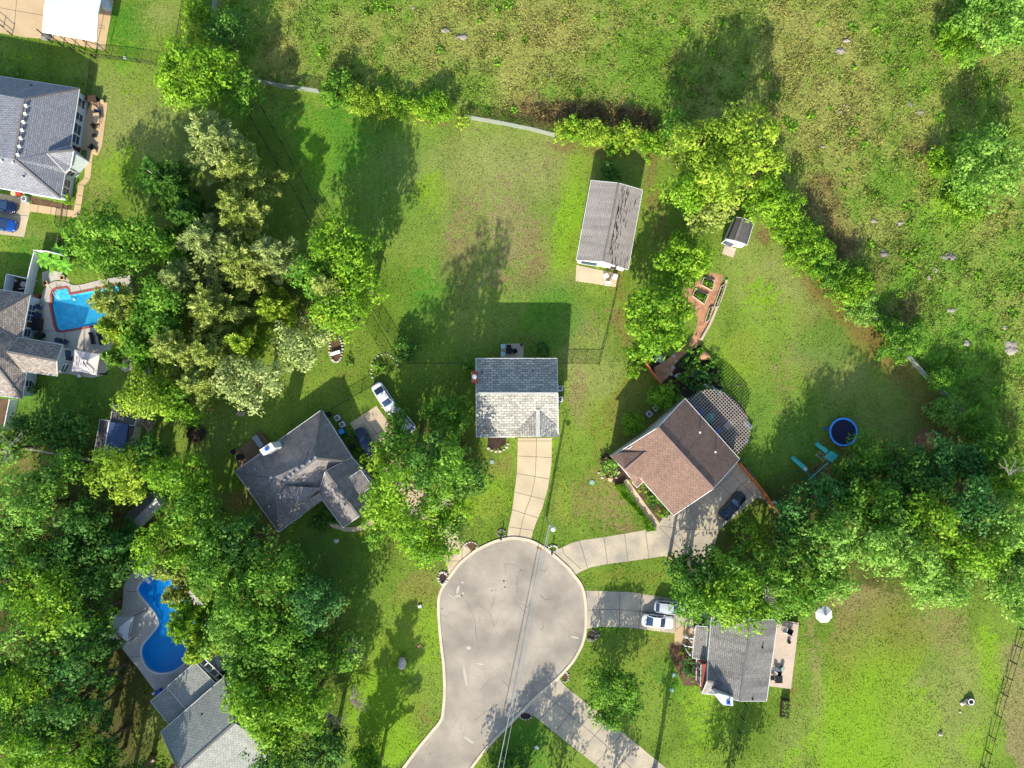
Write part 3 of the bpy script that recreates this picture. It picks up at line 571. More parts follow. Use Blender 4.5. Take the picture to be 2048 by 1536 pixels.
# tan timber decks and slabs by the houses
slab('patio', px([(1003,688),(1047,687),(1047,722),(1001,722)]), 'concrete', .08)
slab('patio', px([(1153,530),(1236,548),(1231,574),(1151,562)]), 'concrete', .06)
slab('patio', px([(1362,1252),(1386,1254),(1386,1290),(1349,1290),(1349,1262)]), 'concrete_tan', .06)
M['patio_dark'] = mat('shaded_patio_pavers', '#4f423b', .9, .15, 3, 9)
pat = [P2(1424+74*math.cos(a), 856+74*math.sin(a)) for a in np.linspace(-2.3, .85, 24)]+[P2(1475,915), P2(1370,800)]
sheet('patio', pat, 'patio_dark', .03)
# garden mulch paths
GP = [[(1421,545),(1446,550),(1443,572),(1432,600),(1422,640),(1410,662),(1398,690),(1375,705),(1350,728),(1345,745),(1325,765),(1312,758),(1308,735),(1330,722),(1352,705),(1378,685),(1392,660),(1396,636),(1370,592),(1368,580),(1385,565),(1410,560)]]
sheet('garden_path', px(GP[0]), 'mulch', .012)
sheet('planting_bed', px([(1312,712),(1352,712),(1385,692),(1400,690),(1432,730),(1447,770),(1438,800),(1385,800),(1366,792),(1330,772),(1300,735)]), 'mulch_dark', .008)
sheet('planting_bed', px([(975,873),(1013,873),(1012,888),(1000,896),(985,899),(976,896)]), 'mulch_dark', .02)
sheet('planting_bed', px([(1199,918),(1212,905),(1225,915),(1262,958),(1246,968),(1232,968),(1212,955),(1200,935)]), 'mulch_dark', .02)
sheet('planting_bed', px([(1262,962),(1282,968),(1340,1035),(1330,1042),(1312,1040),(1268,978)]), 'soil', .02)
sheet('planting_bed', px([(60,392),(145,412),(142,421),(64,408)]), 'soil', .02)
sheet('gravel_bed', px([(85,570),(84,545),(100,540),(125,545),(138,560),(140,570),(128,560),(110,560),(96,566)]), 'stone', .02)
sheet('gravel_bed', px([(222,722),(240,715),(265,720),(262,740),(250,745),(232,730)]), 'stone', .02)
sheet('planting_bed', px([(1338,1285),(1372,1285),(1390,1310),(1405,1370),(1368,1372),(1340,1310)]), 'soil', .015)
sheet('planting_bed', px([(-20,795),(24,800),(5,865),(-20,862)]), 'soil', .02)
# ------------------------------------------------------------ buildings
class House:
    """roof pieces are given as photo pixels with heights; walls follow each piece's own outline down to the ground"""
    def __init__(s, name, label, cat, origin, shing, wall, cap='cap', trim='trim', group=None):
        s.root = empty(name, P(*origin, 0), label, cat, group); s.sh = shing; s.wm = wall; s.cm = cap; s.tm = trim
        s.R = MB(); s.W = MB(); s.T = MB(); s.K = MB(); s.loops = []
    def piece(s, V, faces, walls=True, ridges=(), th=.16, inset=.35, trim=True, z0=-.05, capw=.3):
        pts = [P(*v) for v in V]
        F2 = []
        for f in faces:
            a, b, c = pts[f[0]], pts[f[1]], pts[f[2]]
            nz = sum(pts[f[i]].x*pts[f[(i+1) % len(f)]].y-pts[f[(i+1) % len(f)]].x*pts[f[i]].y for i in range(len(f)))
            F2.append(list(f) if nz > 0 else list(f)[::-1])
        cnt = {}
        for f in F2:
            q = [pts[i] for i in f]; n = Vector((0, 0, 0))
            for i in range(len(q)): n += q[i].cross(q[(i+1) % len(q)])
            n.normalize(); u = Vector((-n.y, n.x, 0)); u = u.normalized() if u.length > .02 else Vector((1, 0, 0)); v = n.cross(u)
            tri = tessellate_polygon([[Vector((p.x, p.y, 0)) for p in q]]) if len(q) > 3 else [(0, 1, 2)]
            for t3 in tri:
                w3 = [q[k] for k in t3]
                if (w3[1]-w3[0]).cross(w3[2]-w3[0]).z < 0: w3 = w3[::-1]
                s.R.face(w3, 0, [(p.dot(u), p.dot(v)) for p in w3]); s.R.face([p-Vector((0, 0, th)) for p in w3][::-1], 1)
            for i in range(len(f)): cnt[(f[i], f[(i+1) % len(f)])] = 1
        B = {a: b for (a, b) in cnt if (b, a) not in cnt}
        st = next(iter(B)); loop = [st]
        while B[loop[-1]] != st: loop.append(B[loop[-1]])
        for i in range(len(loop)):
            a, b = pts[loop[i]], pts[loop[(i+1) % len(loop)]]; d = Vector((0, 0, th))
            s.R.face([a, a-d, b-d, b], 1)
            if trim:
                e = (b-a); e2 = Vector((e.y, -e.x, 0)).normalized()*.025; s.T.bar(a+e2-Vector((0, 0, .05)), b+e2-Vector((0, 0, .05)), .06, .12)
        ins = offset([pts[i] for i in loop], -inset)
        if walls:
            n = len(loop); zt = [pts[i].z-th-.02 for i in loop]
            s.W.mesh([(p.x, p.y, z0) for p in ins]+[(p.x, p.y, z) for p, z in zip(ins, zt)], [(i, (i+1) % n, (i+1) % n+n, i+n) for i in range(n)])
        s.loops.append({loop[i]: (ins[i], pts[loop[i]].z) for i in range(len(loop))})
        for a, b in ridges:
            pa, pb = pts[a], pts[b]; s.K.bar(pa+Vector((0, 0, .03)), pb+Vector((0, 0, .03)), capw, .05)
        return s.loops[-1]
    def window(s, L, i, j, t, wd=1.0, z0=.9, z1=2.2, mull=True, sill=False, door=False):
        a, b = L[i][0], L[j][0]; d = (b-a); ln = d.length; d = d/ln; n = Vector((d.y, -d.x)); ctr = a+(b-a)*t
        if n.dot(ctr-P2(1024, 830)) > 0 and False: n = -n
        # outward: away from loop centroid
        cc = Vector((0, 0))
        for k in L: cc += L[k][0]
        cc /= len(L)
        if n.dot(ctr-cc) < 0: n = -n
        rz = math.atan2(d.y, d.x); fr = MB(); h = z1-z0; zc = (z0+z1)/2; c3 = lambda o, z: (ctr.x+n.x*o, ctr.y+n.y*o, z)
        e = d.to_3d()
        for sg in (-1, 1): fr.box(Vector(c3(.03, zc))+e*sg*(wd/2+.04), (.09, .1, h+.16), rz)
        for zz in (z0-.04, z1+.04): fr.box(c3(.03, zz), (wd-.002, .1, .08), rz)
        if mull and not door:
            fr.box(c3(.03, zc), (wd-.002, .06, .05), rz)
        f = fr.build('door_frame' if door else 'window', s.tm, s.root)
        g = MB(); g.box(c3(.012, zc), (wd, .03, h), rz); g.build('door' if door else 'pane', 'wood_dark' if door == 2 else 'glass', f)
    def vent(s, pts, name='roof_vent', size=.34, m='white_plastic', h=.28):
        for p in pts:
            mb = MB(); c = P(*p); mb.box(c+Vector((0, 0, h/2-.05)), (size, size*.9, h), .2); mb.box(c+Vector((0, 0, h-.04)), (size*1.15, size, .05), .2); mb.build(name, m, s.root)
    def pipe(s, pts, m='black'):
        for p in pts:
            mb = MB(); c = P(*p); mb.cyl(c-Vector((0, 0, .1)), .06, .45, 8); mb.cyl(c-Vector((0, 0, .02)), .16, .06, 10); mb.build('vent_pipe', m, s.root)
    def done(s):
        s.R.build('roof', [s.sh, s.tm], s.root)
        if s.W.v: s.W.build('wall', s.wm, s.root)
        if s.T.v: s.T.build('gutter', s.tm, s.root)
        if s.K.v: s.K.build('ridge_cap', s.cm, s.root)
        return s.root

# --- centre house
h = House('house', 'two storey house with pale grey shingle roof and brick chimney above the centre driveway', 'house', (1035,800), 'sh_pale', 'siding_beige', 'cap_pale')
e, r = 5.2, 8.0
L = h.piece([(952,717,e),(1114,717,e),(1115.5,787,r),(1116,853,e+.35),(1116,873,e-.3),(953,873,e-.3),(952.5,787,r)][:7], [(0,1,2,6),(6,2,3,5)] if 0 else [(0,1,2,6),(6,2,3,4,5)], ridges=[(6,2)], th=.16)
zz = lambda y: r-(y-787)/86*(r-e+.3)
g = h.piece([(1076,819,zz(817)+.02),(1076,874,zz(817)+.02),(1029,874,e-.28),(1029,868,zz(868)+.03),(1113,851,zz(851)+.03),(1118.5,853,e-.25),(1118.5,874,e-.25)], [(0,3,2,1),(0,1,6,5,4)], ridges=[(0,1)], inset=.4, capw=.55, trim=False, th=.06)
h.piece([(953,860,3.4),(1030,860,3.4),(1030,874,2.8),(953,874,2.8)], [(0,1,2,3)], walls=False)
h.window(L, 0, 1, .55, 1.8, .1, 2.1, door=True); h.window(L, 0, 1, .2, 1.0); h.window(L, 0, 1, .3, 1.0, 3.5, 4.7); h.window(L, 0, 1, .75, 1.0, 3.5, 4.7)
h.window(L, 4, 5, .8, 1.2, .9, 2.2); h.window(L, 4, 5, .3, 4.6, .05, 2.2, door=2); h.window(L, 1, 2, .5, .9, 3.4, 4.6)
h.pipe([(964,745,6.3),(1065,742,6.2)])
ch = MB(); a = P(943.5,743,7.6); b = P(954.5,765,7.6); cx, cy = (a.x+b.x)/2, (a.y+b.y)/2; wx, wy = abs(b.x-a.x), abs(a.y-b.y)
ch.box((cx, cy, 3.75), (wx, wy, 7.5)); ch.box((cx, cy, 7.58), (wx+.14, wy+.14, .16)); c_ = ch.build('chimney', 'brick', h.root)
k = MB(); k.cyl((cx, cy, 7.66), .22, .25, 16); k.cyl((cx, cy, 7.9), .34, .06, 16); k.build('chimney_cap', 'white_plastic', c_)
h.done()
# --- long garage
h = House('garage', 'long garage with grey brown gable roof and white front wall in the back lawn', 'garage', (1215,460), 'sh_taupe', 'siding_white', 'cap')
e, r = 3.3, 5.0
L = h.piece([(1182,361,e),(1237,366,r),(1285,380,e),(1256,539,e),(1206,523,r),(1153,520,e)], [(0,1,4,5),(1,2,3,4)], ridges=[(1,4)], trim=True)
h.window(L, 5, 4, .5, 2.4, .05, 2.2, door=True); h.window(L, 4, 3, .55, .9, .05, 2.1, door=2)
sc = MB(); rr = random.Random(3)
pa, pb, pc, pd = P(1241,368,r), P(1285,380,e), P(1256,539,e), P(1210,524,r)
for _ in range(95):
    t = rr.random(); u = min(.93, abs(rr.gauss(.05, .3))) if t < .85 else rr.uniform(.1, .9); u = max(.1, u+.0); top = pa.lerp(pb, u); bot = pd.lerp(pc, u)
    p = top.lerp(bot, t); d = (bot-top).normalized(); sc = MB(); sc.bar(p+Vector((0, 0, .02)), p+d*rr.uniform(.2, .9)+Vector((0, 0, .02)), .07, .03); sc.build('missing_shingle', 'black', h.root)
h.done()
# --- barn shed with curved roof
h = House('barn_shed', 'small barn style shed with dark gambrel roof and white front below the big lime tree', 'shed', (1478,470), 'sh_dark', 'siding_white', 'cap')
L = h.piece([(1452,477,2.2),(1456,478,3.0),(1470,481,3.5),(1489,487,3.0),(1494,490,2.2),(1506.5,449,2.2),(1502.5,443,3.0),(1486,436,3.5),(1474,435,3.0),(1470,436,2.2)][::-1][:10], [(0,1,8,9),(1,2,7,8),(2,3,6,7),(3,4,5,6)], inset=.12, ridges=[(2,7)])
h.window(L, 7, 8, .3, 1.5, .05, 1.9, door=True); h.done()
slab('ramp', px([(1449,491),(1472,497),(1466,515),(1444,507)]), 'deck', .1)
# --- brown roofed house
h = House('house', 'brown roofed house turned on the diagonal with curved lattice pergola behind', 'house', (1350,915), 'sh_brown', 'siding_beige', 'cap_brown')
e, r = 5.0, 8.3
L = h.piece([(1370,797,e),(1315,856,r),(1224,913,e),(1268,963,e),(1278,953,e+.45),(1347,1031,e),(1426,978,r),(1479,918,e)], [(0,1,6,7),(1,2,3,4,5,6)], ridges=[(1,6)], inset=.3, capw=.45)
g = h.piece([(1292,904.5,6.9),(1250,940,6.85),(1220,912,e-.1),(1243,905,6.0),(1270,968,e-.1),(1280,955,e+.6)], [(0,3,2,1),(0,1,4,5)], ridges=[(0,1)], inset=.3, trim=False)
h.piece([(1265,965,4.2),(1280,952,4.4),(1288,962,4.2),(1274,975,4.0)], [(0,1,2,3)], walls=False)
for t in (.45, .75): h.window(L, 1, 2, t-.1, .7, 5.6, 6.3)
h.window(L, 0, 1, .55, 1.0, 3.4, 4.6); h.window(L, 7, 0, .5, 1.8, .1, 2.1, door=True); h.window(L, 7, 0, .25, 1.2, .9, 2.1); h.window(L, 7, 0, .75, 1.2, .9, 2.1); h.window(L, 4, 5, .5, 1.4); h.window(L, 5, 6, .45, 4.6, .05, 2.2, door=True); h.window(L, 4, 5, .3, 1.2, 3.4, 4.6)
h.pipe([(1400,865,6.2),(1431,904,6.3)], 'white_plastic'); h.done()
# pergola
pg = empty('pergola', P(1424,856), 'cream lattice pergola with rounded edge behind the brown roofed house', 'pergola'); mb = MB(); z = 2.9
A_, B_ = P2(1374,801,z), P2(1474,908,z); ax = (B_-A_).normalized(); nn = Vector((-ax.y, ax.x)); nn = nn if nn.x > 0 else -nn; Ln = (B_-A_).length; md = (A_+B_)/2
def pergr(u): return 4.9*max(0, 1-abs(u/(Ln/2))**2.6)**.45
K = 27
for i in range(K+1):
    u = -Ln/2+Ln*i/K; d = pergr(u)
    if d < .3: d = .3
    a = md+ax*u; b = a+nn*(d+.15); mb.bar((a.x, a.y, z), (b.x, b.y, z), .07, .14)
mb.build('rafter', 'pergola', pg); mb = MB()
for j in range(1, 14):
    v = j*.36; us = [u for u in np.linspace(-Ln/2, Ln/2, 200) if pergr(u)+.1 >= v]
    if len(us) < 4: continue
    a = md+ax*(us[0]-.15)+nn*v; b = md+ax*(us[-1]+.15)+nn*v; mb.bar((a.x, a.y, z+.12), (b.x, b.y, z+.12), .055, .06)
mb.build('lattice', 'pergola', pg)
for u in (-.42, -.22, 0, .22, .42):
    q = md+ax*u*Ln+nn*(pergr(u*Ln)-.4); mb = MB(); mb.bar((q.x, q.y, 0), (q.x, q.y, z-.07), .14, .14); mb.build('post', 'deck', pg)
# --- gray hip roofed house, top left
h = House('house', 'large house with slate grey hip roof and row of white vents, top left corner', 'house', (60,270), 'sh_slate', 'siding_blue', 'cap')
e, r = 2.9, 6.4
L = h.piece([(-160,128,e),(159,177,e),(141,294,e),(144,300,e),(139,338,e),(130,347,e),(121,397,e),(-190,343,e),(48,198,r),(28,318,r),(-150,160,r),(-150,290,r)], [(0,1,8,10),(1,2,3,4,5,6,9,8),(6,7,11,9),(0,10,11,7),(10,8,9,11)], ridges=[(8,9),(1,8),(6,9)], th=.15)
g = h.piece([(92,305,4.75),(147,301,4.7),(141,291,e+.05),(141,333,e+.05),(131,345,e+.15)], [(0,2,1),(0,1,3,4)], ridges=[(0,1)])
for t, wd in ((.16, 1.3), (.4, 1.1), (.62, 1.6), (.8, 1.6)): h.window(L, 1, 2, t, wd, .7, 2.3)
h.window(L, 3, 4, .35, 1.1); h.window(L, 3, 4, .75, 1.1); h.window(L, 5, 6, .35, 1.1); h.window(L, 5, 6, .7, 1.0); h.window(L, 1, 2, .93, .9, .05, 2.1, door=2); h.window(L, 4, 5, .5, .8)
h.vent([(53,212,6.3),(51.5,228,6.3),(48,244.5,6.3),(45.5,261,6.3),(42.5,277,6.3),(40,293.5,6.3),(37,310,6.3)]); h.vent([(4,323,6.2),(27,326,6.1)], 'roof_vent', .25); h.pipe([(48,352,5.2),(63,171,3.9)])
h.done()
# --- white pavilion top left
h = House('pavilion', 'open pavilion with bright white metal roof on a tan slab, top edge', 'pavilion', (150,40), 'metal_white', 'trim', 'trim')
L = h.piece([(84,64,3.6),(193,83,3.6),(196,28,4.3),(208,-30,3.6),(98,-40,3.6),(88,10,4.3)], [(0,1,2,5),(5,2,3,4)], walls=False, trim=False)
mb = MB()
for a, b in ((97,68),(191,84),(204,-25),(104,-35),(120,72),(142,76),(165,80)):
    q = P(a, b, 3.4); mb = MB(); mb.bar((q.x, q.y, .05), (q.x, q.y, 3.45), .08, .08); mb.build('post', 'black', h.root)
h.done()
# --- pool house left
h = House('house', 'pool side house with brown grey speckled roof and pale blue walls on the left edge', 'house', (20,690), 'sh_brown_grey', 'siding_blue', 'cap')
e = 2.9
L = h.piece([(-220,550,e),(61,588,e),(44,676,e),(53,745,e),(44,797,e),(-250,760,e),(-60,655,7.2),(-40,690,7.2)], [(0,1,6),(1,2,3,4,7,6),(4,5,7),(5,0,6,7)], ridges=[(1,6),(4,7)])
g = h.piece([(12,703,4.75),(113,722,4.7),(126,690,e+.02),(38,674.5,e+.3),(114.5,752,e+.02),(40,742,e+.4)], [(0,1,2,3),(0,5,4,1)], ridges=[(0,1)], inset=.4)
h.window(L, 1, 2, .3, 1.5); h.window(L, 1, 2, .45, 1.5); h.window(L, 1, 2, .85, 1.1); h.window(L, 3, 4, .45, .9); h.window(g, 2, 1, .5, 1.6, .1, 2.1, door=True); h.window(g, 1, 4, .5, 1.2); h.window(L, 1, 2, .65, .9, .05, 2.1, door=2)
h.done()
# --- gray gabled house, middle left
h = House('house', 'weathered grey roofed house with many gables and a white chimney', 'house', (610,940), 'sh_mid', 'siding_beige', 'cap')
e, r = 2.9, 6.8
L = h.piece([(643,820,e),(470,943,e),(557,1064,e),(603,1031,e+.02),(640,992,e+.02),(710,925,e),(632,917,r),(541,957,r-.8),(566,967,r-.5),(552,1000,5.2)], [(0,1,7,8,6),(0,6,5),(1,2,9,7),(6,8,9,3,4,5),(7,9,8),(9,2,3)], ridges=[(6,8),(0,6),(5,6),(1,7),(8,7)], inset=.4)
g = h.piece([(651,942,5.95),(718,1033,5.7),(686,1055,e),(636,988,e+.3),(763,985,e+.0),(704,915,e+.2)], [(0,1,2,3),(0,5,4,1)], ridges=[(0,1)], inset=.35)
g2 = h.piece([(676,969,5.0),(721,940,4.2),(744,972,4.2),(701,1003,5.0)], [(0,1,2,3)], walls=False)
g3 = h.piece([(572,972,6.35),(590,1008,6.0),(574,1022,4.6),(553,996,5.4),(643,976,4.5),(608,1004,4.3)], [(0,1,2,3),(0,4,5,1)], ridges=[(0,1)], walls=False, trim=False, th=.05)
g4 = h.piece([(590,1008,4.2),(607,1003,4.2),(640,985,4.2),(645,1000,3.2),(604,1030,3.2),(594,1020,3.4)], [(0,1,2,3,4,5)], walls=False, trim=False)
h.window(L, 0, 5, .35, .6, 1.0, 2.0); h.window(L, 5, 0, .12, 1.1); h.window(L, 5, 0, .45, .9); h.window(L, 0, 1, .62, 1.8, .1, 2.1, door=True); h.window(L, 0, 1, .25, 1.2); h.window(L, 0, 1, .85, 1.2); h.window(L, 1, 2, .3, 1.2); h.window(L, 1, 2, .7, 1.2); h.window(g, 4, 5, .4, 2.4, .05, 2.1, door=True)
h.window(g, 1, 2, .5, 1.2)
h.vent([(631,915,6.75),(620,922.5,6.75),(607.5,932,6.7),(597,939.5,6.6),(587,947,6.5),(578.5,953,6.4),(569.5,959.5,6.35),(543,955,6.0)], 'roof_vent', .3, 'zinc', .22); h.pipe([(631,888,5.2),(510,938,4.2),(653,984,5.6),(687,1017,5.4)], 'zinc')
ch = MB(); q = [P2(*p, 7.2) for p in ((518,900),(541,885),(549,896),(526,911))]; ch.prism([(v.x, v.y) for v in q], 0, 7.1); c_ = ch.build('chimney', 'siding_white', h.root)
k = MB(); m_ = (q[0]+q[2])/2; k.box((m_.x, m_.y, 7.18), (.55, .45, .18), .55); k.build('chimney_cap', 'blue', c_)
h.done()
# --- right lower house with deck
h = House('house', 'grey roofed house with tan back deck and brick front gable, lower right', 'house', (1480,1320), 'sh_right', 'siding_green', 'cap')
e, r = 5.4, 8.2
L = h.piece([(1424,1226,e),(1503,1239,r),(1555,1240,e),(1533,1402,e),(1480,1402,r),(1414,1386,e),(1415,1330,e)], [(0,1,4,5,6),(1,2,3,4)], ridges=[(1,4)], inset=.25, capw=.3)
g = h.piece([(1456,1370,6.75),(1415,1362,6.7),(1417,1316,e-.05),(1404,1387,e-.1),(1442,1390,e-.1)], [(0,2,1),(0,1,3,4)], ridges=[(0,1)], inset=.3)
h.piece([(1392,1252,3.5),(1415,1254,3.9),(1411,1320,3.9),(1385,1316,3.5)], [(0,1,2,3)], walls=False)
for t in (.25, .45, .55, .75): h.window(L, 6, 0, t, .8, 4.3, 5.0)
h.window(L, 6, 5, .3, 1.3, 3.2, 4.5); h.window(L, 0, 6, .3, 1.0, .1, 2.1, door=2)
bw = MB(); q = [P2(1405,1325), P2(1419,1326,0), P2(1431,1384,0), P2(1418,1385,0)]
a, b = L[6][0], L[5][0]; d = (b-a).normalized(); n = Vector((-d.y, d.x)); n = n if n.x < 0 else -n
bw.prism([a+n*.03, b+n*.03, b+n*.9+d*.1, a+n*.9], 0, 5.1); bk = bw.build('brick_front', 'brick', h.root)
for t in (.3, .7):
    for zz_ in (1.5, 3.9):
        for s_ in (-.42, .42):
            c = a.lerp(b, t)+n*.93+d*s_; m2 = MB(); m2.box((c.x, c.y, zz_), (.78, .08, 1.35), math.atan2(d.y, d.x)); w_ = m2.build('window', 'trim', h.root)
            m3 = MB(); c = c+n*.05; m3.box((c.x, c.y, zz_), (.58, .04, 1.1), math.atan2(d.y, d.x)); m3.build('pane', 'glass', w_)
ch = MB(); q = [P2(*p, 8.2) for p in ((1431,1390),(1437,1388),(1467,1396),(1467,1413),(1447,1411),(1440,1404))]; ch.prism([(v.x, v.y) for v in q], 0, 8.0); c_ = ch.build('chimney', 'siding_white', h.root)
k = MB(); m_ = P(1456,1405,8); k.box((m_.x, m_.y, 8.1), (.5, .4, .25)); k.cyl((m_.x+.1, m_.y, 8.2), .14, .35, 10); k.build('chimney_cap', 'blue', c_)
for a_, b_ in ((1388,1260),(1383,1284),(1380,1310),(1402,1256)):
    q = P(a_, b_, 3.3); mb = MB(); mb.bar((q.x, q.y, 0), (q.x, q.y, 3.35), .16, .16); mb.build('porch_post', 'trim', h.root)
mb = MB(); q = px([(1386,1252),(1404,1254),(1400,1316),(1379,1312)]); mb.prism(q, 0, .8); mb.build('porch', 'deck', h.root)
for y in (0, 1):
    mb = MB(); a_ = P(1370,1275+y*17,1.2); b_ = P(1388,1278+y*17,1.7); mb.bar(a_, b_, .14, .1); mb.bar((a_.x, a_.y, 0), a_, .14, .14); mb.build('stair_rail', 'trim', h.root)
for i in range(4):
    mb = MB(); q = px([(1372+i*3.5,1278),(1375.5+i*3.5,1278.5),(1375+i*3.5,1293),(1371.5+i*3.5,1292.5)]); mb.prism(q, 0, .2+.17*i); mb.build('step', 'deck_brown', h.root)
h.pipe([(1525,1295,6.8),(1505,1398,7.0),(1519,1241,6.9)]); h.done()
dk = empty('deck', P(1568,1310), 'tan timber deck along the right side of the lower right house', 'deck')
q = px([(1551,1238),(1598,1246),(1582,1378),(1536,1372)], .8); mb = MB(); mb.prism(q, .62, .8); mb.build('floor', 'deck', dk)
for a, b in zip(q, q[1:]+q[:1]):
    for t in (0, .5):
        p = a.lerp(b, t); mb = MB(); mb.bar((p.x, p.y, 0), (p.x, p.y, .62), .12, .12); mb.build('post', 'wood_dark', dk)
mb = MB()
for a, b in ((q[0], q[1]),):
    mb.bar((a.x, a.y, 1.7), (b.x, b.y, 1.7), .07, .05)
    n_ = int((b-a).length/.5)
    for i in range(n_+1): p = a.lerp(b, i/n_); mb.bar((p.x, p.y, .8), (p.x, p.y, 1.68), .04, .04)
mb.build('railing', 'black', dk)
# --- house at the bottom left
h = House('house', 'house with pale green grey roof below the curved pool, cut by the bottom edge', 'house', (400,1450), 'sh_low', 'siding_beige', 'cap')
e, r = 4.8, 7.4
L = h.piece([(447,1355,e),(322,1464,e),(405,1660,e),(560,1500,e),(469,1446,r),(364,1540,r)], [(0,1,5,4),(0,4,3),(1,2,5),(4,5,2,3)], ridges=[(4,5)])
h.piece([(471,1477,6.3),(530,1476,6.2),(503,1512,e),(480,1500,5.6)], [(0,1,2,3)], walls=False, trim=False)
g = h.piece([(390,1325,3.3),(334,1374,3.3),(372,1419,4.0),(432,1368,4.0)], [(0,1,2,3)], walls=False)
g5 = h.piece([(334,1375,2.9),(301,1403,2.9),(339,1449,3.4),(376,1417,3.4)], [(0,1,2,3)], inset=.3)
h.window(L, 0, 1, .3, 1.4, .9, 2.1); h.window(L, 0, 1, .6, 1.8, .1, 2.1, door=True); h.window(L, 0, 1, .5, 1.0, 3.4, 4.5)
h.pipe([(404,1428,6.6)])
for a_, b_ in ((392,1328),(360,1352),(410,1345),(430,1368)):
    q = P(a_, b_, 3.2); mb = MB(); mb.bar((q.x, q.y, .1), (q.x, q.y, 3.15), .15, .15); mb.build('porch_post', 'trim', h.root)
mb = MB(); a_, b_ = P(396,1323,3.2), P(440,1366,3.2); o_ = Vector((.35, .32, 0))
for k_ in (0, 1): mb.bar(a_+o_*k_*2, b_+o_*k_*2, .12, .1)
for t in np.linspace(0, 1, 5): p = a_.lerp(b_, t); mb.bar(p, p+o_*2, .12, .1)
mb.build('porch_trellis', 'trim', h.root); h.done()
# --- triple roofed outbuilding by the vinyl fence
h = House('outbuilding', 'outbuilding with blue ribbed metal roof between flat grey roofs beside white fence', 'outbuilding', (235,870), 'sh_dark', 'siding_beige', 'trim')
h.piece([(226,810,2.8),(277,822,2.8),(268,851,2.7),(221,843,2.7)], [(0,1,2,3)], inset=.2)
h.piece([(200,839,2.6),(220,842,2.9),(206,918,2.9),(187,914,2.6)], [(0,1,2,3)], inset=.2)
h.piece([(257.5,850,2.5),(270,851,2.3),(262,893,2.3),(251,891,2.5)], [(0,1,2,3)], inset=.15, trim=False)
br = MB(); A4 = [P(*p) for p in ((220,843,3.1),(257,849,2.8),(249,900,2.8),(207,920,3.1))]; br.mesh([tuple(p) for p in A4]+[(p.x, p.y, p.z-.1) for p in A4], [(0,1,2,3)[::-1],(4,5,6,7),(0,1,5,4),(1,2,6,5),(2,3,7,6),(3,0,4,7)])
for i in range(20):
    t = (i+.5)/20; a = A4[0].lerp(A4[3], t); b = A4[1].lerp(A4[2], t); br.bar(a+Vector((0, 0, .03)), b+Vector((0, 0, .03)), .08, .06)
br.build('metal_roof', 'steel_roof', h.root)
mb = MB(); mb.bar(A4[0]+Vector((-.05, 0, .1)), A4[3]+Vector((-.05, 0, .1)), .14, .1); mb.build('roof_edge', 'trim', h.root); mb = MB(); c = P(243,812,2.9); mb.box(c+Vector((0, .2, 0)), (.5, .3, .3)); mb.build('roof_vent', 'trim', h.root)
h.done()
# --- small metal roofed shed among the trees
h = House('shed', 'small shed with light ribbed metal roof half hidden under the yellow green tree', 'shed', (285,1022), 'sh_dark', 'siding_green', 'trim')
h.piece([(304,985,2.3),(312,996,3.0),(262,1046,3.0),(250,1030,2.3)], [(0,1,2,3)], walls=False, trim=False)
L = h.piece([(304,985,2.28),(312,996,2.98),(320,1010,2.28),(272,1059,2.28),(262,1046,2.98),(250,1030,2.28)], [(0,1,4,5),(1,2,3,4)], inset=.15, trim=False)
mb = MB()
for i in range(22):
    t = (i+.5)/22; a = P(312,996,3.05).lerp(P(262,1046,3.05), t); b = P(320,1010,2.38).lerp(P(272,1059,2.38), t); mb.bar(a, b, .2, .06)
mb.build('metal_roof', 'metal_grey', h.root); h.done()
# ------------------------------------------------------------ fences
def fence(pts, label, kind='chain', hgt=1.3, mesh='chain_black', post='black', step=2.4, name=None, cat='fence', group=None):
    w_ = [P(a, b, 0) for a, b in pts]; root = empty(name or {'chain': 'chain_link_fence', 'vinyl': 'vinyl_fence', 'board': 'board_fence', 'rail': 'rail_fence'}[kind], (w_[0]+w_[-1])/2, label, cat, group)
    pan = MB(); rail = MB(); U = Vector((0, 0, 1)); posts = []
    for a, b in zip(w_, w_[1:]):
        d = b-a; n_ = max(1, round(d.length/step))
        for i in range(n_): posts.append(a.lerp(b, i/n_))
        if kind == 'chain':
            pan.face([a+U*.04, b+U*.04, b+U*hgt, a+U*hgt]); rail.bar(a+U*hgt, b+U*hgt, .05, .05)
        elif kind == 'vinyl':
            pan.bar(a+U*(hgt/2+.02), b+U*(hgt/2+.02), .05, hgt-.1); rail.bar(a+U*hgt, b+U*hgt, .11, .1); rail.bar(a+U*.12, b+U*.12, .08, .14)
        elif kind == 'board':
            m_ = int(d.length/.16)
            for i in range(m_):
                p, q = a.lerp(b, (i+.04)/m_), a.lerp(b, (i+.96)/m_); hh = hgt-.06*(i % 2)*.5; pan.bar(p+U*hh/2, q+U*hh/2, .03, hh)
            dn = Vector((-d.y, d.x, 0)).normalized()*.05
            for z in (.35, hgt-.2, hgt-.0): rail.bar(a+U*z+(dn if z < hgt else dn*0), b+U*z+(dn if z < hgt else dn*0), .05 if z < hgt else .14, .07 if z < hgt else .04)
        else:
            for z in (.45, hgt-.05): rail.bar(a+U*z, b+U*z, .04, .06)
    posts.append(w_[-1])
    if pan.v: pan.build('panel' if kind != 'chain' else 'mesh_panel', mesh, root)
    rail.build('rail', post, root)
    for p in posts[:100]:
        mb = MB(); r_ = {'chain': .035, 'vinyl': .065, 'board': .05, 'rail': .06}[kind]; mb.box((p.x, p.y, hgt/2+.03), (2*r_, 2*r_, hgt+.1)); mb.build('post', post, root)
    return root
G_ = 'chain link fences round the gardens'
fence([(512,165),(560,176),(640,187)], 'galvanised chain link fence at the meadow edge, top left part before the hedge', mesh='chain_pale', post='zinc', hgt=1.5)
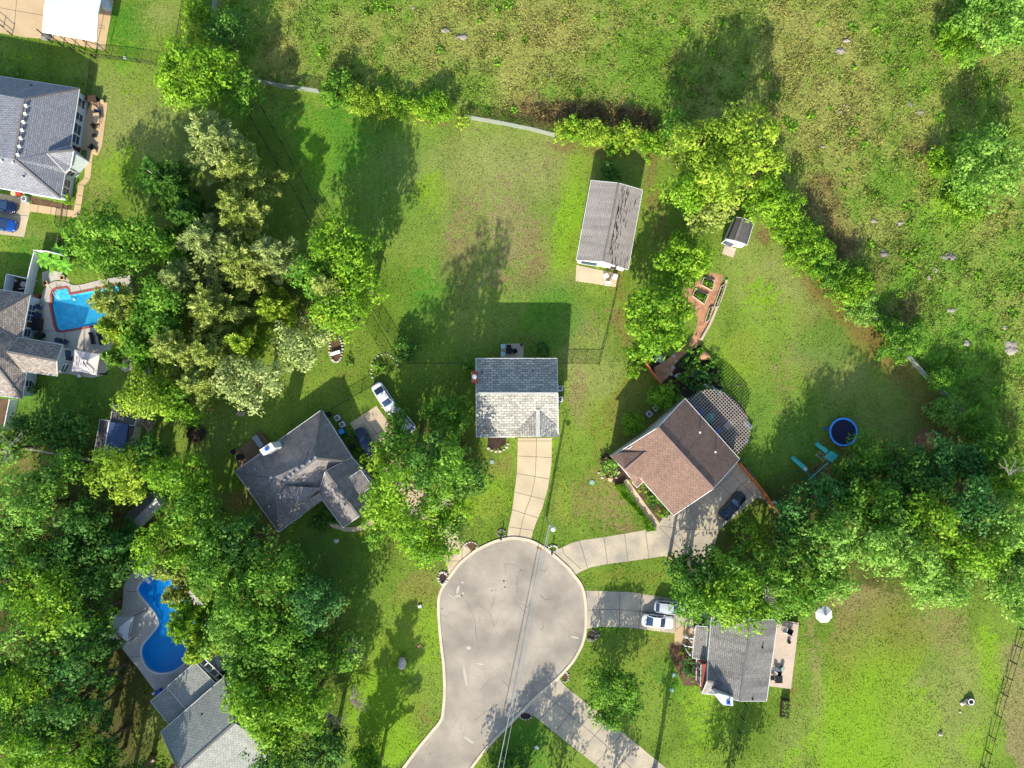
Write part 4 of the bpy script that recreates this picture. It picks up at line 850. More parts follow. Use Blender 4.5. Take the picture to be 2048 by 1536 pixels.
fence([(930,238),(1000,250),(1060,262),(1110,275)], 'galvanised chain link fence bare between hedge bushes above the middle lawn', mesh='chain_pale', post='zinc', hgt=1.5)
fence([(1740,632),(1768,662),(1812,716),(1850,758),(1890,796),(1925,832)], 'galvanised chain link fence along the meadow at far right', mesh='chain_pale', post='zinc', hgt=1.5)
fence([(438,-20),(434,12),(430,42)], 'short piece of galvanised chain link fence at the top edge', mesh='chain_pale', post='zinc', hgt=1.5)
fence([(512,192),(548,258),(600,350),(648,432),(700,535),(757,635),(792,692),(820,727)], 'thin dark fence along the left side of the middle lawn', group=None)
fence([(505,238),(540,300),(592,384),(622,444),(680,555),(734,649),(787,740)], 'dark fence running parallel beside the wooded lot, ending at the small flower bed')
fence([(787,740),(750,770),(666,818)], 'dark wire fence from flower bed corner to the grey gabled house')
fence([(820,727),(880,727),(951,727)], 'low dark fence from lone dark bush to the centre house')
fence([(1116,727),(1197,728)], 'short dark fence from the centre house to the fence corner on its right')
fence([(1197,728),(1213,668),(1226,610),(1238,552)], 'dark fence climbing to the long garage from the lawn corner')
fence([(190,116),(250,122),(312,131)], 'dark fence behind the white pavilion lawn reaching the lime tree')
fence([(376,-20),(367,40),(359,82)], 'dark fence with wide shadow right of the top left lawn')
fence([(191,118),(187,160),(180,205)], 'dark fence from the slab corner down to the furnished patio')
fence([(85,68),(105,86),(190,116)], 'black fence along the lower edge of the white pavilion slab', kind='rail', step=1.8)
fence([(-10,40),(25,70)], 'short black gate rail on the tan slab in the top left corner', kind='rail', step=1.5, hgt=1.1)
fence([(134,420),(128,460),(123,500)], 'brown wire fence from house walk to banana plants', post='wood', step=1.6)
fence([(124,420),(119,455)], 'short shaded fence beside the walk corner', post='black', step=1.6)
fence([(2062,1190),(2030,1290),(2002,1385),(1978,1470),(1956,1560)], 'black rail fence with wide shadow at the lower right edge', kind='rail', step=2.6, hgt=1.4)
fence([(1489,1405),(1476,1460),(1464,1520),(1456,1560)], 'black rail fence running down from the grey roofed house', kind='rail', step=2.2, hgt=1.3)
fence([(322,1475),(270,1525),(240,1560)], 'dark fence from bottom left house corner across the grass')
fence([(1288,728),(1325,778)], 'orange cedar board fence beside the shaded garden bed', 'board', 1.8, 'wood_orange', 'wood_orange')
fence([(1288,728),(1295,712)], 'short return of orange cedar fence at the garden corner', 'board', 1.8, 'wood_orange', 'wood_orange')
fence([(1474,926),(1515,974),(1560,1036)], 'long orange cedar fence beside the black car driveway', 'board', 1.8, 'wood_orange', 'wood_orange')
fence([(84,510),(76,540),(64,597)], 'white vinyl privacy fence between house and pool, left', 'vinyl', 1.8, 'vinyl', 'trim')
fence([(84,506),(110,508),(138,515)], 'white vinyl fence behind the banana plants', 'vinyl', 1.8, 'vinyl', 'trim')
fence([(25,583),(30,553)], 'white vinyl screen on the left of the pump equipment', 'vinyl', 1.8, 'vinyl', 'trim')
fence([(30,553),(74,562)], 'white vinyl screen behind the pump equipment', 'vinyl', 1.8, 'vinyl', 'trim')
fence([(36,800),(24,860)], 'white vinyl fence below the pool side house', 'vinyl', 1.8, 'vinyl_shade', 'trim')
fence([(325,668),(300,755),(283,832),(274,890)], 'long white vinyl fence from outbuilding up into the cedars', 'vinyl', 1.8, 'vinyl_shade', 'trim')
fence([(40,893),(105,905),(150,912),(197,922)], 'weathered white rail fence below the two dark trees', 'rail', 1.2, 'wood', 'trim', step=2.0)
fence([(1490,934),(1507,955),(1500,962)], 'low wire cage around the plants beside the orange fence', mesh='chain_pale', post='zinc', hgt=.8)
# ------------------------------------------------------------ foliage
def leaf_object(name, cen, nrm, size, tint, material, parent=None, asp=.55, direc=None):
    """many leaf-spray quads; cen, nrm (N,3), size, tint (N,)"""
    n = len(cen); LEAFN[0] += n if 'LEAFN' in globals() else 0; rnd = rng.normal(size=(n, 3)) if direc is None else direc+rng.normal(size=(n, 3))*.35
    nrm = nrm/np.linalg.norm(nrm, axis=1, keepdims=True)
    u = rnd-nrm*np.sum(rnd*nrm, 1, keepdims=True); u /= np.linalg.norm(u, axis=1, keepdims=True)+1e-9; v = np.cross(nrm, u)
    s = size[:, None]; a = asp*rng.uniform(.75, 1.25, (n, 1)); bend = nrm*s*.18
    V = np.stack([cen-u*s*.55-bend, cen+v*s*a*.55+u*s*.08, cen+u*s*.6-bend, cen-v*s*a*.55+u*s*.02], 1).reshape(-1, 3)
    me = bpy.data.meshes.new(name); me.vertices.add(n*4); me.vertices.foreach_set('co', V.ravel())
    me.loops.add(n*4); me.loops.foreach_set('vertex_index', np.arange(n*4)); me.polygons.add(n); me.polygons.foreach_set('loop_start', np.arange(n)*4)
    at = me.attributes.new('tint', 'FLOAT', 'FACE'); at.data.foreach_set('value', np.clip(tint, 0, 1).astype(np.float32))
    me.update(calc_edges=True); me.materials.append(material)
    o = bpy.data.objects.new(name, me); C.objects.link(o)
    if parent: o.parent = parent
    return o
LEAFN = [0]
def unit(n, up=0):
    d = rng.normal(size=(n, 3)); d /= np.linalg.norm(d, axis=1, keepdims=True)
    if up: d[:, 2] = np.abs(d[:, 2]) if up == 1 else d[:, 2]+up; d /= np.linalg.norm(d, axis=1, keepdims=True)
    return d
def broad_crown(R, hc, zc, lobe=1.25, dens=1.0, leaf=.36, asp=.6, el=(1, 1, 0), rough=1.0):
    """returns leaf arrays; R crown radius, hc half height, zc centre height"""
    ph = rng.uniform(0, 6.28, 6); k = np.array([2, 3, 5, 7, 4, 9])
    n1 = max(9, int(4.0*(R/lobe)**2)); d = unit(n1); d[:, 2] = np.where(d[:, 2] < -.25, -d[:, 2]*.6, d[:, 2])
    ang = np.arctan2(d[:, 1], d[:, 0]); out = 1+rough*(.13*np.sin(k[0]*ang+ph[0])+.10*np.sin(k[1]*ang+ph[1])+.07*np.sin(k[2]*ang+ph[2])+.05*np.sin(k[3]*ang+ph[3]))
    rad = rng.uniform(.55, 1.0, n1)*out; c = d*rad[:, None]*np.array([R*el[0], R*el[1], hc]); ca, sa = math.cos(el[2]), math.sin(el[2])
    c = np.stack([c[:, 0]*ca-c[:, 1]*sa, c[:, 0]*sa+c[:, 1]*ca, c[:, 2]+zc], 1); c[:, 2] += rng.normal(size=n1)*.25
    c = c[(c[:, 2] > .15)]; n1 = len(c); lr = lobe*rng.uniform(.5, 1.3, n1)*min(1, R/2.6+.2); lt = np.clip(rng.normal(.5, .2, n1), 0, 1)
    per = np.maximum(10, (dens*lr**2*4.3/(leaf**2*asp)).astype(int)); idx = np.repeat(np.arange(n1), per); n = len(idx)
    dd = unit(n, .45); rr = rng.uniform(.6, 1.06, n)**.5; wob = 1+.2*np.sin(dd[:, 0]*4+idx)+.2*np.sin(dd[:, 1]*5+idx*2)
    p = c[idx]+dd*(lr[idx]*rr*wob)[:, None]*np.array([1, 1, .72]); nr = dd*.8+unit(n)*.5+np.array([0, 0, .35])
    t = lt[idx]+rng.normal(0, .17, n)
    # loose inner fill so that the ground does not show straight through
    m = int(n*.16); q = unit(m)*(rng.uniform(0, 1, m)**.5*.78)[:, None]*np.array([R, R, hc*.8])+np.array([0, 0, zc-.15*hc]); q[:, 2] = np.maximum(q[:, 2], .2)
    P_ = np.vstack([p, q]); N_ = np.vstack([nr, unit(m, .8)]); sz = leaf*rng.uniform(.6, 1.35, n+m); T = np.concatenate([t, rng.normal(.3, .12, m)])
    return P_, N_, sz, T, c
def cedar_crown(R, hgt, leaf=.42, dens=1.0):
    """tiers of feathery boughs on a straight stem, wide below and ragged above"""
    nb = int(26+R*11); pts = []; nr = []; T = []; dr = []; tips = []
    for i in range(nb):
        f = (i+.5)/nb; z = hgt*(.22+.76*f); L = R*(1.12*(1-f)**.62+.10)*rng.uniform(.65, 1.25); a = rng.uniform(0, 6.28); up = rng.uniform(-.05, .5)
        d = np.array([math.cos(a), math.sin(a), up]); m = int(dens*(16+L*44)); s = rng.uniform(.12, 1, m)**.75
        side = np.cross(d, [0, 0, 1]); side /= np.linalg.norm(side); wd = .1+.30*L*(1-s)*.9+.12
        off = rng.normal(size=m)*wd*.62; q = np.array([0, 0, z])+d*(s*L)[:, None]+side*off[:, None]+np.array([0, 0, 1])*(rng.normal(size=m)*.16+.12*s*L-.06*np.abs(off))[:, None]
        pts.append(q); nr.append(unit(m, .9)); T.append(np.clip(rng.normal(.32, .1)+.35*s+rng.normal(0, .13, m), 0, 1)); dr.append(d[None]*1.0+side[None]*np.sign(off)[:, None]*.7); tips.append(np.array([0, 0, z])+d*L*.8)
    p = np.vstack(pts); n = len(p)
    return p, np.vstack(nr), leaf*rng.uniform(.6, 1.3, n), np.concatenate(T), np.array(tips), np.vstack(dr)
def trunk_mesh(h, r, tips, material, root, bare=0.0, thin=1.0):
    mb = MB(); top = Vector((0, 0, h)); mb.tube([(0, 0, -.05), (.04*h*.2, 0, h*.35), (-.02*h*.2, .03, h*.7), top], [r*1.25, r, r*.7, r*.25], 8)
    for t in tips:
        s = Vector((0, 0, max(.5, min(h*.8, t[2]*.55)))); e = Vector(t); md = s.lerp(e, .5)+Vector((0, 0, .25)); mb.tube([s, md, e], [r*.42*thin, r*.28*thin, r*.1*thin], 5)
    return lbuild(mb, 'trunk', material, root, True)
def tree(x, y, R, hgt, kind, label, form='broad', name=None, lobe=None, dens=1.0, leaf=None, group=None, bark='bark', el=(1, 1, 0), zc=None, rough=1.0):
    """x, y: crown centre pixel in the photo, R: crown radius in pixels, hgt: metres"""
    zc = zc or hgt*.58; Rm = R*MPP*(H-zc)/H; p = P(x, y, zc); root = empty(name or {'broad': 'tree', 'cedar': 'cedar_tree', 'bush': 'bush'}[form], (p.x, p.y, 0), label, {'broad': 'tree', 'cedar': 'tree', 'bush': 'bush'}[form], group, rng.uniform(0, 6.28) if el[0] == el[1] else 0)
    if form == 'cedar':
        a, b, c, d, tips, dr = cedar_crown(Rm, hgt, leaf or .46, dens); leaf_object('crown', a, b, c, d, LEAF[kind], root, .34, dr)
        trunk_mesh(hgt*.97, .05+hgt*.014, tips[rng.choice(len(tips), min(len(tips), 34), False)], M['bark_pale'], root, thin=.75)
    else:
        hc = hgt-zc if form == 'broad' else hgt*.45
        a, b, c, d, cl = broad_crown(Rm, hc, zc if form == 'broad' else hgt*.5, lobe or (1.0+.05*Rm if form == 'broad' else .42+.05*Rm), dens, leaf or (.40 if form == 'broad' else .28), el=el, rough=rough)
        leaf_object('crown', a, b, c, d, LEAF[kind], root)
        trunk_mesh(hgt*(.7 if form == 'broad' else .5), (.07+hgt*.018) if form == 'broad' else .05, cl[rng.choice(len(cl), min(len(cl), 9), False)], M[bark], root)
    return root
T = tree; GL = 'trees of the lower left wood'; GC = 'cedars in the wooded lot'; GR = 'trees of the right wood'; GH = 'bushes grown into the meadow fence'
def bush(x, y, R, h, kind, label, group=None, **k): return tree(x, y, R*(1.2 if group == GH else 1), h, kind, label, 'bush', group=group, zc=h*.5, **k)
# upper left
T(395,152,82,11,'lime','big lime green tree at the corner where meadow, lawn and wooded lot meet')
T(476,182,40,9,'green','smaller green tree hugging the right side of the big lime tree, by the meadow fence')
T(452,66,38,8,'dark','dark bushy tree in the shaded meadow corner near the top edge')
bush(400,30,34,3,'lime','sprawling lime green bush at the top edge beside the pale fence piece')
bush(396,72,30,3.5,'yellow','yellowish bush just above the big lime tree')
bush(28,148,16,1.2,'pale','dry pale ornamental grass clump behind the slate roofed house')
T(332,365,52,13,'dark','dark shaded tree at the left rim of the wooded lot, above the bright green one',form='cedar')
T(432,290,62,13,'silver','pale feathery cedar at the top of the wooded lot',form='cedar',group=GC)
T(485,345,55,13,'olive','olive cedar beside the dark parallel fence, second from the top',form='cedar',group=GC)
T(486,425,50,13,'olive','olive cedar just left of the long sunlit grass gap',form='cedar',group=GC)
T(228,488,84,12,'green','bright green round tree right of the banana plants')
T(385,440,44,12,'dark','dark cedar beside the fallen reddish branches',form='cedar',group=GC)
T(345,500,44,12,'green','green feathery cedar right next to the bright round tree',form='cedar',group=GC)
T(418,490,55,13,'silver','grey green cedar in the middle of the wooded lot',form='cedar',group=GC)
T(490,530,52,12,'olive','wide olive cedar near the fallen bare trunk',form='cedar',group=GC)
T(552,512,44,12,'silver','greyish cedar with bare pale limbs left of the big lime clump',form='cedar',group=GC)
T(362,560,44,12,'silver','pale grey cedar in deep shade, centre of the wooded lot',form='cedar',group=GC)
T(548,618,38,8,'yellow','small yellow cedar standing alone in the brown clearing',form='cedar')
T(432,622,56,12,'olive','olive cedar below the fallen bare trunk',form='cedar',group=GC)
T(235,610,52,12,'olive','grey olive cedar leaning over the square pool',form='cedar',group=GC)
T(325,620,64,12,'green','glossy green tree right of the cedar over the square pool')
T(232,664,32,9,'yellow','yellow green cedar at the lower right corner of the square pool',form='cedar')
T(292,694,48,11,'green','green cedar overhanging the patio with dark loungers',form='cedar')
T(226,716,18,6,'pale','small feathery pale tree tip next to the cream canopy',form='cedar')
T(360,700,56,12,'olive','olive cedar above the long white vinyl fence',form='cedar',group=GC)
T(425,712,48,12,'olive','olive cedar left of the big silvery tree with white blossom look',form='cedar',group=GC)
T(492,690,40,10,'yellow','yellow olive cedar between the silvery trees',form='cedar',group=GC)
T(602,688,54,11,'silver','silvery grey tree beside the ring of stones with the bench')
T(508,766,62,12,'silver','largest silvery grey tree, in front of the weathered grey gabled house')
T(400,768,42,11,'olive','dull olive cedar left of the largest silvery tree',form='cedar',group=GC)
T(300,782,52,11,'yellow','yellow green tree hanging over the grey outbuilding roof')
T(356,800,44,11,'lime','lime green tree beside the stacked firewood')
T(268,800,26,9,'yellow','narrow yellow green tree nearest the outbuilding and vinyl fence')
T(685,500,72,17,'lime','tall lime green tree, upper half of the big clump beside the middle lawn',dens=1.1)
T(638,560,46,15,'green','green tree on the left side of the big clump beside the middle lawn')
T(722,565,44,15,'lime','lime tree on the right bulge of the clump beside the middle lawn')
T(662,582,44,16,'olive','olive cedar standing inside the big lime clump',form='cedar')
T(690,622,58,14,'lime','lime green tree at the lower end of the clump where two fences pass')
T(660,640,30,12,'yellow','yellowish cedar crown peeping from the lower clump',form='cedar')
bush(808,700,30,3.2,'dark','lone dark bush at the fence corner of the middle lawn')
bush(803,688,13,3,'pale','pale shoot rising out of the lone dark bush')
bush(1083,699,19,2.2,'dark','dark round bush behind the centre house')
bush(940,737,17,2.4,'green','green bush beside the brick chimney')
bush(1218,342,22,2.5,'dark','dark reddish bush in the shadow behind the long garage')
bush(760,735,16,.6,'green','low plants in the arc shaped flower bed')
# left middle
T(72,862,46,7,'dark','deep green tree in shade, left of two behind the outbuilding')
T(140,868,46,7,'dark','deep green tree in shade, right of two behind the outbuilding')
T(18,896,40,10,'pale','pale tree with bare grey limbs at the left edge')
T(132,945,42,11,'green','green tree above the dark gap left of the yellow green tree')
T(244,948,60,12,'yellow','yellow green tree directly below the outbuilding')
T(300,900,36,9,'dark','dark green tree tucked under the blue metal roof end')
T(372,955,60,12,'lime','lime green tree right of the small metal roofed shed',group=GL)
T(330,945,32,10,'lime','small lime tree between the shed and the yellow green tree',group=GL)
T(60,1012,74,14,'pale','big pale green tree at the left edge of the lower wood',group=GL)
T(178,1045,54,12,'dark','dark green tree left of the small metal roofed shed',group=GL)
T(165,1105,52,12,'dark','dull dark tree above the curved pool corner',form='broad',group=GL)
T(60,1115,56,12,'dark','dark shaded tree below the big pale green tree',group=GL)
T(245,1085,34,10,'blue','blue green tree between small shed and curved pool',form='cedar',group=GL)
T(400,1035,58,13,'green','green tree between the small shed and the grey gabled house',group=GL)
T(490,1085,56,13,'dark','dark tree touching the lower corner of the grey gabled house',group=GL)
T(340,1085,56,14,'lime','lime green tree just above the diving board',group=GL)
T(350,1130,36,12,'olive','olive feathery cedar beside the upper end of the curved pool',form='cedar',group=GL)
T(430,1125,62,14,'green','broad green tree right of the curved pool, uppermost',group=GL)
T(560,1150,66,14,'green','green tree beside the shaded front lawn of the grey gabled house',group=GL)
T(632,1200,56,13,'blue','blue green tree at the edge of the shaded lawn',group=GL)
T(492,1190,58,15,'green','tall green tree in the middle of the lower left wood',group=GL)
T(560,1245,62,14,'green','green tree next to the red brown bare patch of lawn',group=GL)
T(462,1258,50,13,'pale','pale leaved tree with whitish sprays right of the curved pool',group=GL)
T(378,1245,44,12,'lime','feathery lime cedar reaching over the curved pool',form='cedar',dens=.8)
T(412,1290,38,12,'yellow','yellow green cedar above the lower end of the curved pool',form='cedar')
T(352,1188,20,9,'olive','thin cedar branch tip over the upper half of the curved pool',form='cedar',dens=.6)
T(508,1318,58,14,'green','green tree above the pale gable of the bottom left house',group=GL)
T(600,1318,66,13,'green','wide green tree bordering the sunlit lawn with grey twigs',group=GL)
T(520,1392,62,15,'lime','bright tree overlapping the roof of the bottom left house',group=GL)
T(620,1400,62,14,'lime','bright tree above the grey brushwood fan',group=GL)
T(680,1300,44,9,'green','thin twiggy tree leaning out over the sunlit lawn',dens=.6,group=GL)
T(560,1450,48,13,'lime','lime green tree above the dark one at the bottom',group=GL)
T(560,1515,58,13,'dark','dark olive tree at the bottom edge by the pale roof',group=GL)
T(650,1500,52,12,'dark','dark tree at the bottom edge right of the olive one',group=GL)
bush(728,1520,30,3.5,'green','young green bush at the bottom edge of the sunny lawn')
bush(670,1020,26,2.0,'dark','dark shrubs in the nook of the grey gabled house front')
bush(640,1045,20,1.8,'dark','low dark shrub beside the curved stone walk')
bush(586,1048,13,1.0,'yellow','low yellowish shrub against the lower corner of the grey gabled house')
bush(697,868,14,1.5,'dark','dark round shrub under the light blue bin')
bush(718,905,12,1.4,'lime','yellow green ball shrub beside the dark blue car')
# lower left forest
for a in [(110,1185,70,15,'lime','brightest lime green tree of the far left wood'),(38,1190,46,13,'green','green tree at the left edge beside the brightest lime one'),(188,1165,40,12,'dark','dark tree crowding the upper left of the pool deck'),
          (50,1262,56,14,'pale','pale whitish green tree at the left edge, lower wood'),(180,1230,40,13,'green','green tree against the white canopy'),(120,1290,50,13,'dark','dark hollow tree in the middle of the far left wood'),
          (70,1350,62,14,'lime','lime green tree at the left edge, third from the bottom'),(165,1330,46,12,'blue','blue green tree beside the shaded grass strip'),(40,1430,52,13,'green','green tree at the left edge, second from the bottom'),
          (135,1410,62,14,'dark','big dull dark tree left of the shaded grass strip'),(60,1500,60,14,'lime','lime green tree in the bottom left corner'),(150,1500,56,14,'lime','bright tree on the bottom edge near the left corner'),
          (198,1410,26,9,'blue','small blue green tree beside the worn grass'),(205,1490,26,10,'blue','small blue green tree at the bottom by the dark fence'),(225,1290,20,8,'blue','dark feathery tree tip between white canopy and pool deck'),(10,1340,36,12,'dark','dark tree cut by the left edge')]:
    T(*a, group=GL)
for a in [(0,1120,40,12,'green','tree cut by the left edge above the whitish green one'),(240,1130,30,10,'dark','dark tree over the top corner of the curved pool deck'),(180,1290,46,14,'dark','dark tree behind the white canopy, lower'),(215,1350,26,9,'dark','dark low tree at the edge of the worn grass, middle'),(100,1450,40,14,'green','green tree inside the lower left corner of the wood'),(0,1400,40,13,'dark','dark tree cut by the left edge, second from the bottom'),(200,1536,36,11,'dark','dark tree cut by the bottom edge near the red cart'),(90,1110,36,12,'green','green tree behind the brightest lime one'),(10,1060,36,12,'dark','dark tree cut by the left edge beneath the big pale one')]: T(*a, group=GL)
for a in [(208,1312,24,5,'dark','low dark growth at the wood edge below the white canopy'),(214,1368,24,6,'dark','low dark growth at the wood edge, second below the canopy'),(206,1432,24,6,'blue','low blue green growth at the wood edge beside worn grass'),(216,1496,24,6,'dark','low dark growth at the wood edge near the bottom')]: T(*a, group=GL)
for a in [(300,1580,50,13,'dark','tree below the picture beside the pale roofed house'),(255,1560,40,12,'dark','tree just below the picture beyond the red cart'),(245,1600,46,12,'dark','tree below the picture shading the worn grass strip'),(300,1650,46,13,'dark','tree below the picture behind the red cart'),(200,1640,46,13,'dark','tree below the picture near the left corner')]: T(*a)
# centre clump
T(898,832,46,8,'green','round glossy green tree beside the centre house front',rough=.5,dens=1.2,lobe=.9)
T(800,880,40,12,'green','grey green tree over the dark blue car')
T(768,918,30,11,'yellow','yellow green tree with a bare grey limb over the dark blue car')
T(848,915,46,22,'dark','dark green tree in the upper middle of the front clump')
T(805,950,54,18,'lime','bright tree at the left of the front clump beside the gabled house')
T(890,935,54,21,'green','green tree in the centre of the front clump')
T(936,960,40,14,'dark','dark green tree on the right rim of the front clump above the pale driveway lawn')
T(895,1005,44,13,'lime','lime green tree by the hanging ring of bare twigs')
T(760,1010,40,13,'lime','lime tree overlapping the garage roof of the gabled house')
T(828,1040,58,17,'lime','tallest lime tree of the front clump')
T(858,1085,48,13,'lime','lime tree at the bottom of the front clump, nearest the round street end')
T(757,1072,22,6,'green','small separate green tree at the lower left of the front clump')
T(915,1045,26,8,'pale','small pale tree beside the left walkway slab')
bush(800,830,24,3.5,'green','shrub covering the back of the second white vehicle')
# upper right
T(1395,300,62,13,'yellow','yellow green tree over the meadow fence, left crown of the large group')
T(1485,290,66,15,'yellow','tallest yellow green crown jutting into the meadow')
T(1500,240,24,13,'yellow','narrow yellow green spur at the top of the large group')
T(1440,360,66,15,'yellow','dense yellow green crown in the middle of the large group')
T(1378,378,50,12,'lime','lime crown on the lawn side of the large group')
T(1410,425,44,10,'olive','olive crown at the lower left of the large group above the round green tree')
T(1530,330,32,11,'yellow','yellow green crown facing the meadow on the right of the large group')
T(1350,265,30,7,'green','low green tree in the hedge left of the large group')
T(1525,395,46,8,'lime','lime tree just behind the small barn shed')
T(1453,418,24,8,'olive','small olive tree touching the barn shed roof')
T(1367,522,60,8,'lime','round green tree above the garden beds',dens=1.3,lobe=1.0,rough=.4)
T(1322,632,72,9,'lime','big round leafy tree left of the mulch path',dens=1.2,leaf=.46,rough=.5,lobe=1.0)
T(1283,706,30,5,'lime','small lime tree at the tip of the orange fence')
bush(1270,744,18,2,'lime','little lime bush below the orange fence tip')
T(2012,42,92,12,'pale','big tree in the top right corner')
bush(1925,85,55,5,'lime','bright green thicket left of the top right corner tree')
T(1965,338,76,9,'pale','round tree standing in the meadow at the right edge',rough=.6)
bush(1880,325,34,2.5,'lime','low scrub left of the round meadow tree')
bush(1925,405,42,2.5,'lime','bright low scrub below the round meadow tree')
for a in [(678,183,34,4,'green','leafy green bush, leftmost on the meadow fence'),(716,198,27,3.5,'yellow','yellow green bush second from the left on the meadow fence'),(760,206,24,3,'yellow','yellow green bush third from the left on the meadow fence'),
          (800,214,20,2.5,'lime','small lime bush in the middle of the fence hedge'),(836,222,18,2.5,'yellow','thin yellow green bush next to the rounded green one on the fence'),(874,216,32,4,'lime','rounded bright green bush where the bare pale fence starts'),(598,172,9,1.5,'lime','tiny sprig on the bare fence near the big lime tree'),
          (925,240,15,1.8,'yellow','small bush beside the start of the long bare fence'),(1128,262,20,2.6,'yellow','low yellow green bush right of the long bare fence'),(1150,262,22,3,'lime','lime bush, second right of the long bare fence'),(1186,270,28,3.5,'yellow','yellow green bush above the shadow of the garage'),(1222,290,16,2.5,'lime','small lime bush under the brown bramble patch'),
          (1252,276,26,4,'yellow','pale yellow green bush below the brown bramble patch'),(1304,290,26,4,'lime','lime bush joining the hedge to the large tree group')]: bush(*a, group=GH)
for a in [(1562,418,34,6,'lime','lime tree of the slanting hedge nearest the barn shed'),(1568,455,30,5,'lime','bright bush at the top of the slanting hedge'),(1606,494,44,5,'lime','wide bright bush of the slanting hedge, second from the top'),(1640,516,30,4,'green','green bush of the slanting hedge beside the wide bright one'),(1662,552,34,4,'green','green bush half way down the slanting hedge'),
          (1704,578,38,5,'lime','bright bush above the reddish bare soil'),(1716,612,32,4,'pale','pale bush at the widest bare soil'),(1762,648,18,2.5,'green','small bush on the far right fence'),(1798,686,40,4.5,'green','dark green round bush on the far right fence'),(1880,758,23,3,'green','single green bush on the meadow side of the far right fence'),
          (1640,540,24,3,'lime','small bright bush tucked in the slanting hedge'),(1835,705,12,1.6,'green','tiny bush where the far right fence is bare'),(1890,822,30,3,'pale','dying pale shrub against the far right fence'),(1955,858,36,4,'green','bright green bush below the far right fence end')]: bush(*a, group=GH)
# right wood
for a in [(1722,915,42,7,'green','green tree below the trampoline, edge of the right wood'),(1795,930,54,8,'dark','dark tree below the brushwood pile'),(1700,960,44,8,'dark','dark tree beside the green playset roof'),(1650,1000,52,9,'blue','blue green tree just below the playset ladder'),(1590,1030,46,8,'blue','blue green tree at the end of the long orange fence'),
          (1870,930,54,8,'blue','blue green tree right of the brushwood pile'),(1945,925,50,8,'blue','blue green tree below the bright fence end bush'),(2015,960,44,12,'lime','lime tree with bare grey limbs at the right edge'),(1735,1010,60,12,'green','green tree in the middle of the right wood'),(1815,985,54,11,'dark','dark tree behind the drooping lime one'),
          (1850,1045,66,14,'lime','drooping lime green tree in the centre of the right wood'),(1925,1010,56,14,'blue','dark blue green tree right of the drooping lime tree'),(1990,1040,54,14,'pale','pale crowned tree near the right edge'),(2035,1090,46,13,'dark','dark tree cut by the right edge'),(1590,1095,50,11,'dark','dark green tree left side of the right wood'),
          (1660,1080,60,15,'pale','pale flowering looking tree on the left of the right wood'),(1740,1090,58,15,'pale','pale crowned tree in the lower middle of the right wood'),(1810,1110,60,15,'pale','pale tree left of the rounded lower bulge'),(1875,1145,66,12,'pale','rounded pale tree forming the lower bulge over the grass'),(1940,1100,56,14,'lime','bright tree right of the rounded bulge'),(2005,1150,54,13,'pale','pale tree at the right edge above the mown grass'),
          (1600,1160,56,13,'green','green tree above the white octagonal parasol'),(1665,1155,44,12,'pale','light green tree at the upper end of the mown grass'),(1545,1150,44,12,'green','green tree right of the big yellow green one over the house'),(1550,1210,34,8,'green','low green tree above the timber deck'),(1606,1190,24,7,'lime','small bright tree beside the white octagonal parasol'),(2030,1215,30,8,'pale','small pale tree above the rail fence at the right edge'),(1985,905,36,9,'green','green tree at the top right of the right wood'),(1765,1035,44,15,'green','green tree touching the left of the drooping lime tree')]: T(*a, group=GR)
T(1455,1190,72,14,'lime','big yellow green tree over the corner of the lower right house')
T(1385,1185,54,12,'green','green tree over the second white car')
T(1355,1125,30,9,'dark','dark green tree at the shaded driveway end')
T(1400,1135,44,11,'dark','dark tree with pale bare twigs between the two right driveways')
T(1470,1150,44,12,'green','green tree behind the big yellow green one')
T(1495,1075,32,6,'lime','sparse lime sapling on the shaded grass below the black car',dens=.45)
T(1225,1388,62,7.5,'green','green tree standing beside the bottom driveway, casting a round shadow',dens=1.2,leaf=.3,rough=.5,lobe=.9)
bush(1020,1528,38,3.5,'dark','dark shaded bush at the bottom edge below the round street end')
# shrubs by houses
bush(1268,846,25,3.4,'lime','round clipped green shrub left of the brown roofed house, lower of two')
bush(1322,792,28,3.8,'lime','round clipped green shrub at the upper corner of the brown roofed house')
bush(1222,932,20,1.2,'pale','mixed rose shrubs in the bed at the left corner of the brown roofed house')
bush(1208,920,10,1.1,'red','dark red leaved shrub at the left corner bed')
bush(1285,975,11,1.2,'yellow','yellow green shrub by the brown house entry')
bush(1298,995,13,1.2,'green','green shrub in the entry bed, second from the door')
bush(1310,1010,14,1.3,'dark','dark green shrub in the entry bed, third from the door')
bush(1325,1028,11,1.2,'lime','ball shaped lime shrub at the driveway end of the entry bed')
bush(1383,1335,22,2.6,'blue','blue green conifer shrub against the brick front gable')
bush(1372,1302,10,1.0,'lime','small lime shrub beside the porch steps')
bush(1408,1376,10,.8,'green','low shrub at the lower end of the brick front gable')
bush(108,828,10,1.2,'dark','dark climbing shrub at the pool side house corner')
bush(71,780,14,1.6,'dark','dark shrub by the lower wall of the pool side house')
bush(133,402,12,1.6,'lime','lime green shrub at the corner of the slate roofed house')
bush(700,725,8,.6,'green','green plants inside the stone ring by the bench')
bush(1484,921,7,.9,'pale','small pale plant at the right corner of the brown roofed house')
# off-frame trees below the picture whose shadows fall into it
for a in [(1045,1640,52,10.5,'green','tall tree just below the picture, shading the street'),(1110,1660,40,10,'green','tree below the picture shading the bottom driveway'),(1225,1660,40,10,'green','tree below the picture at the driveway side'),(975,1650,36,8,'green','tree below the picture left of the street'),(1330,1600,24,13,'dark','slim tree below the picture whose long shadow crosses the grass'),(1470,1600,50,8,'green','tree below the picture under the grey roofed house'),]: T(*a)
T(742,1570,46,13.5,'green','tall feathery tree just below the picture at the sunny lawn',form='cedar')
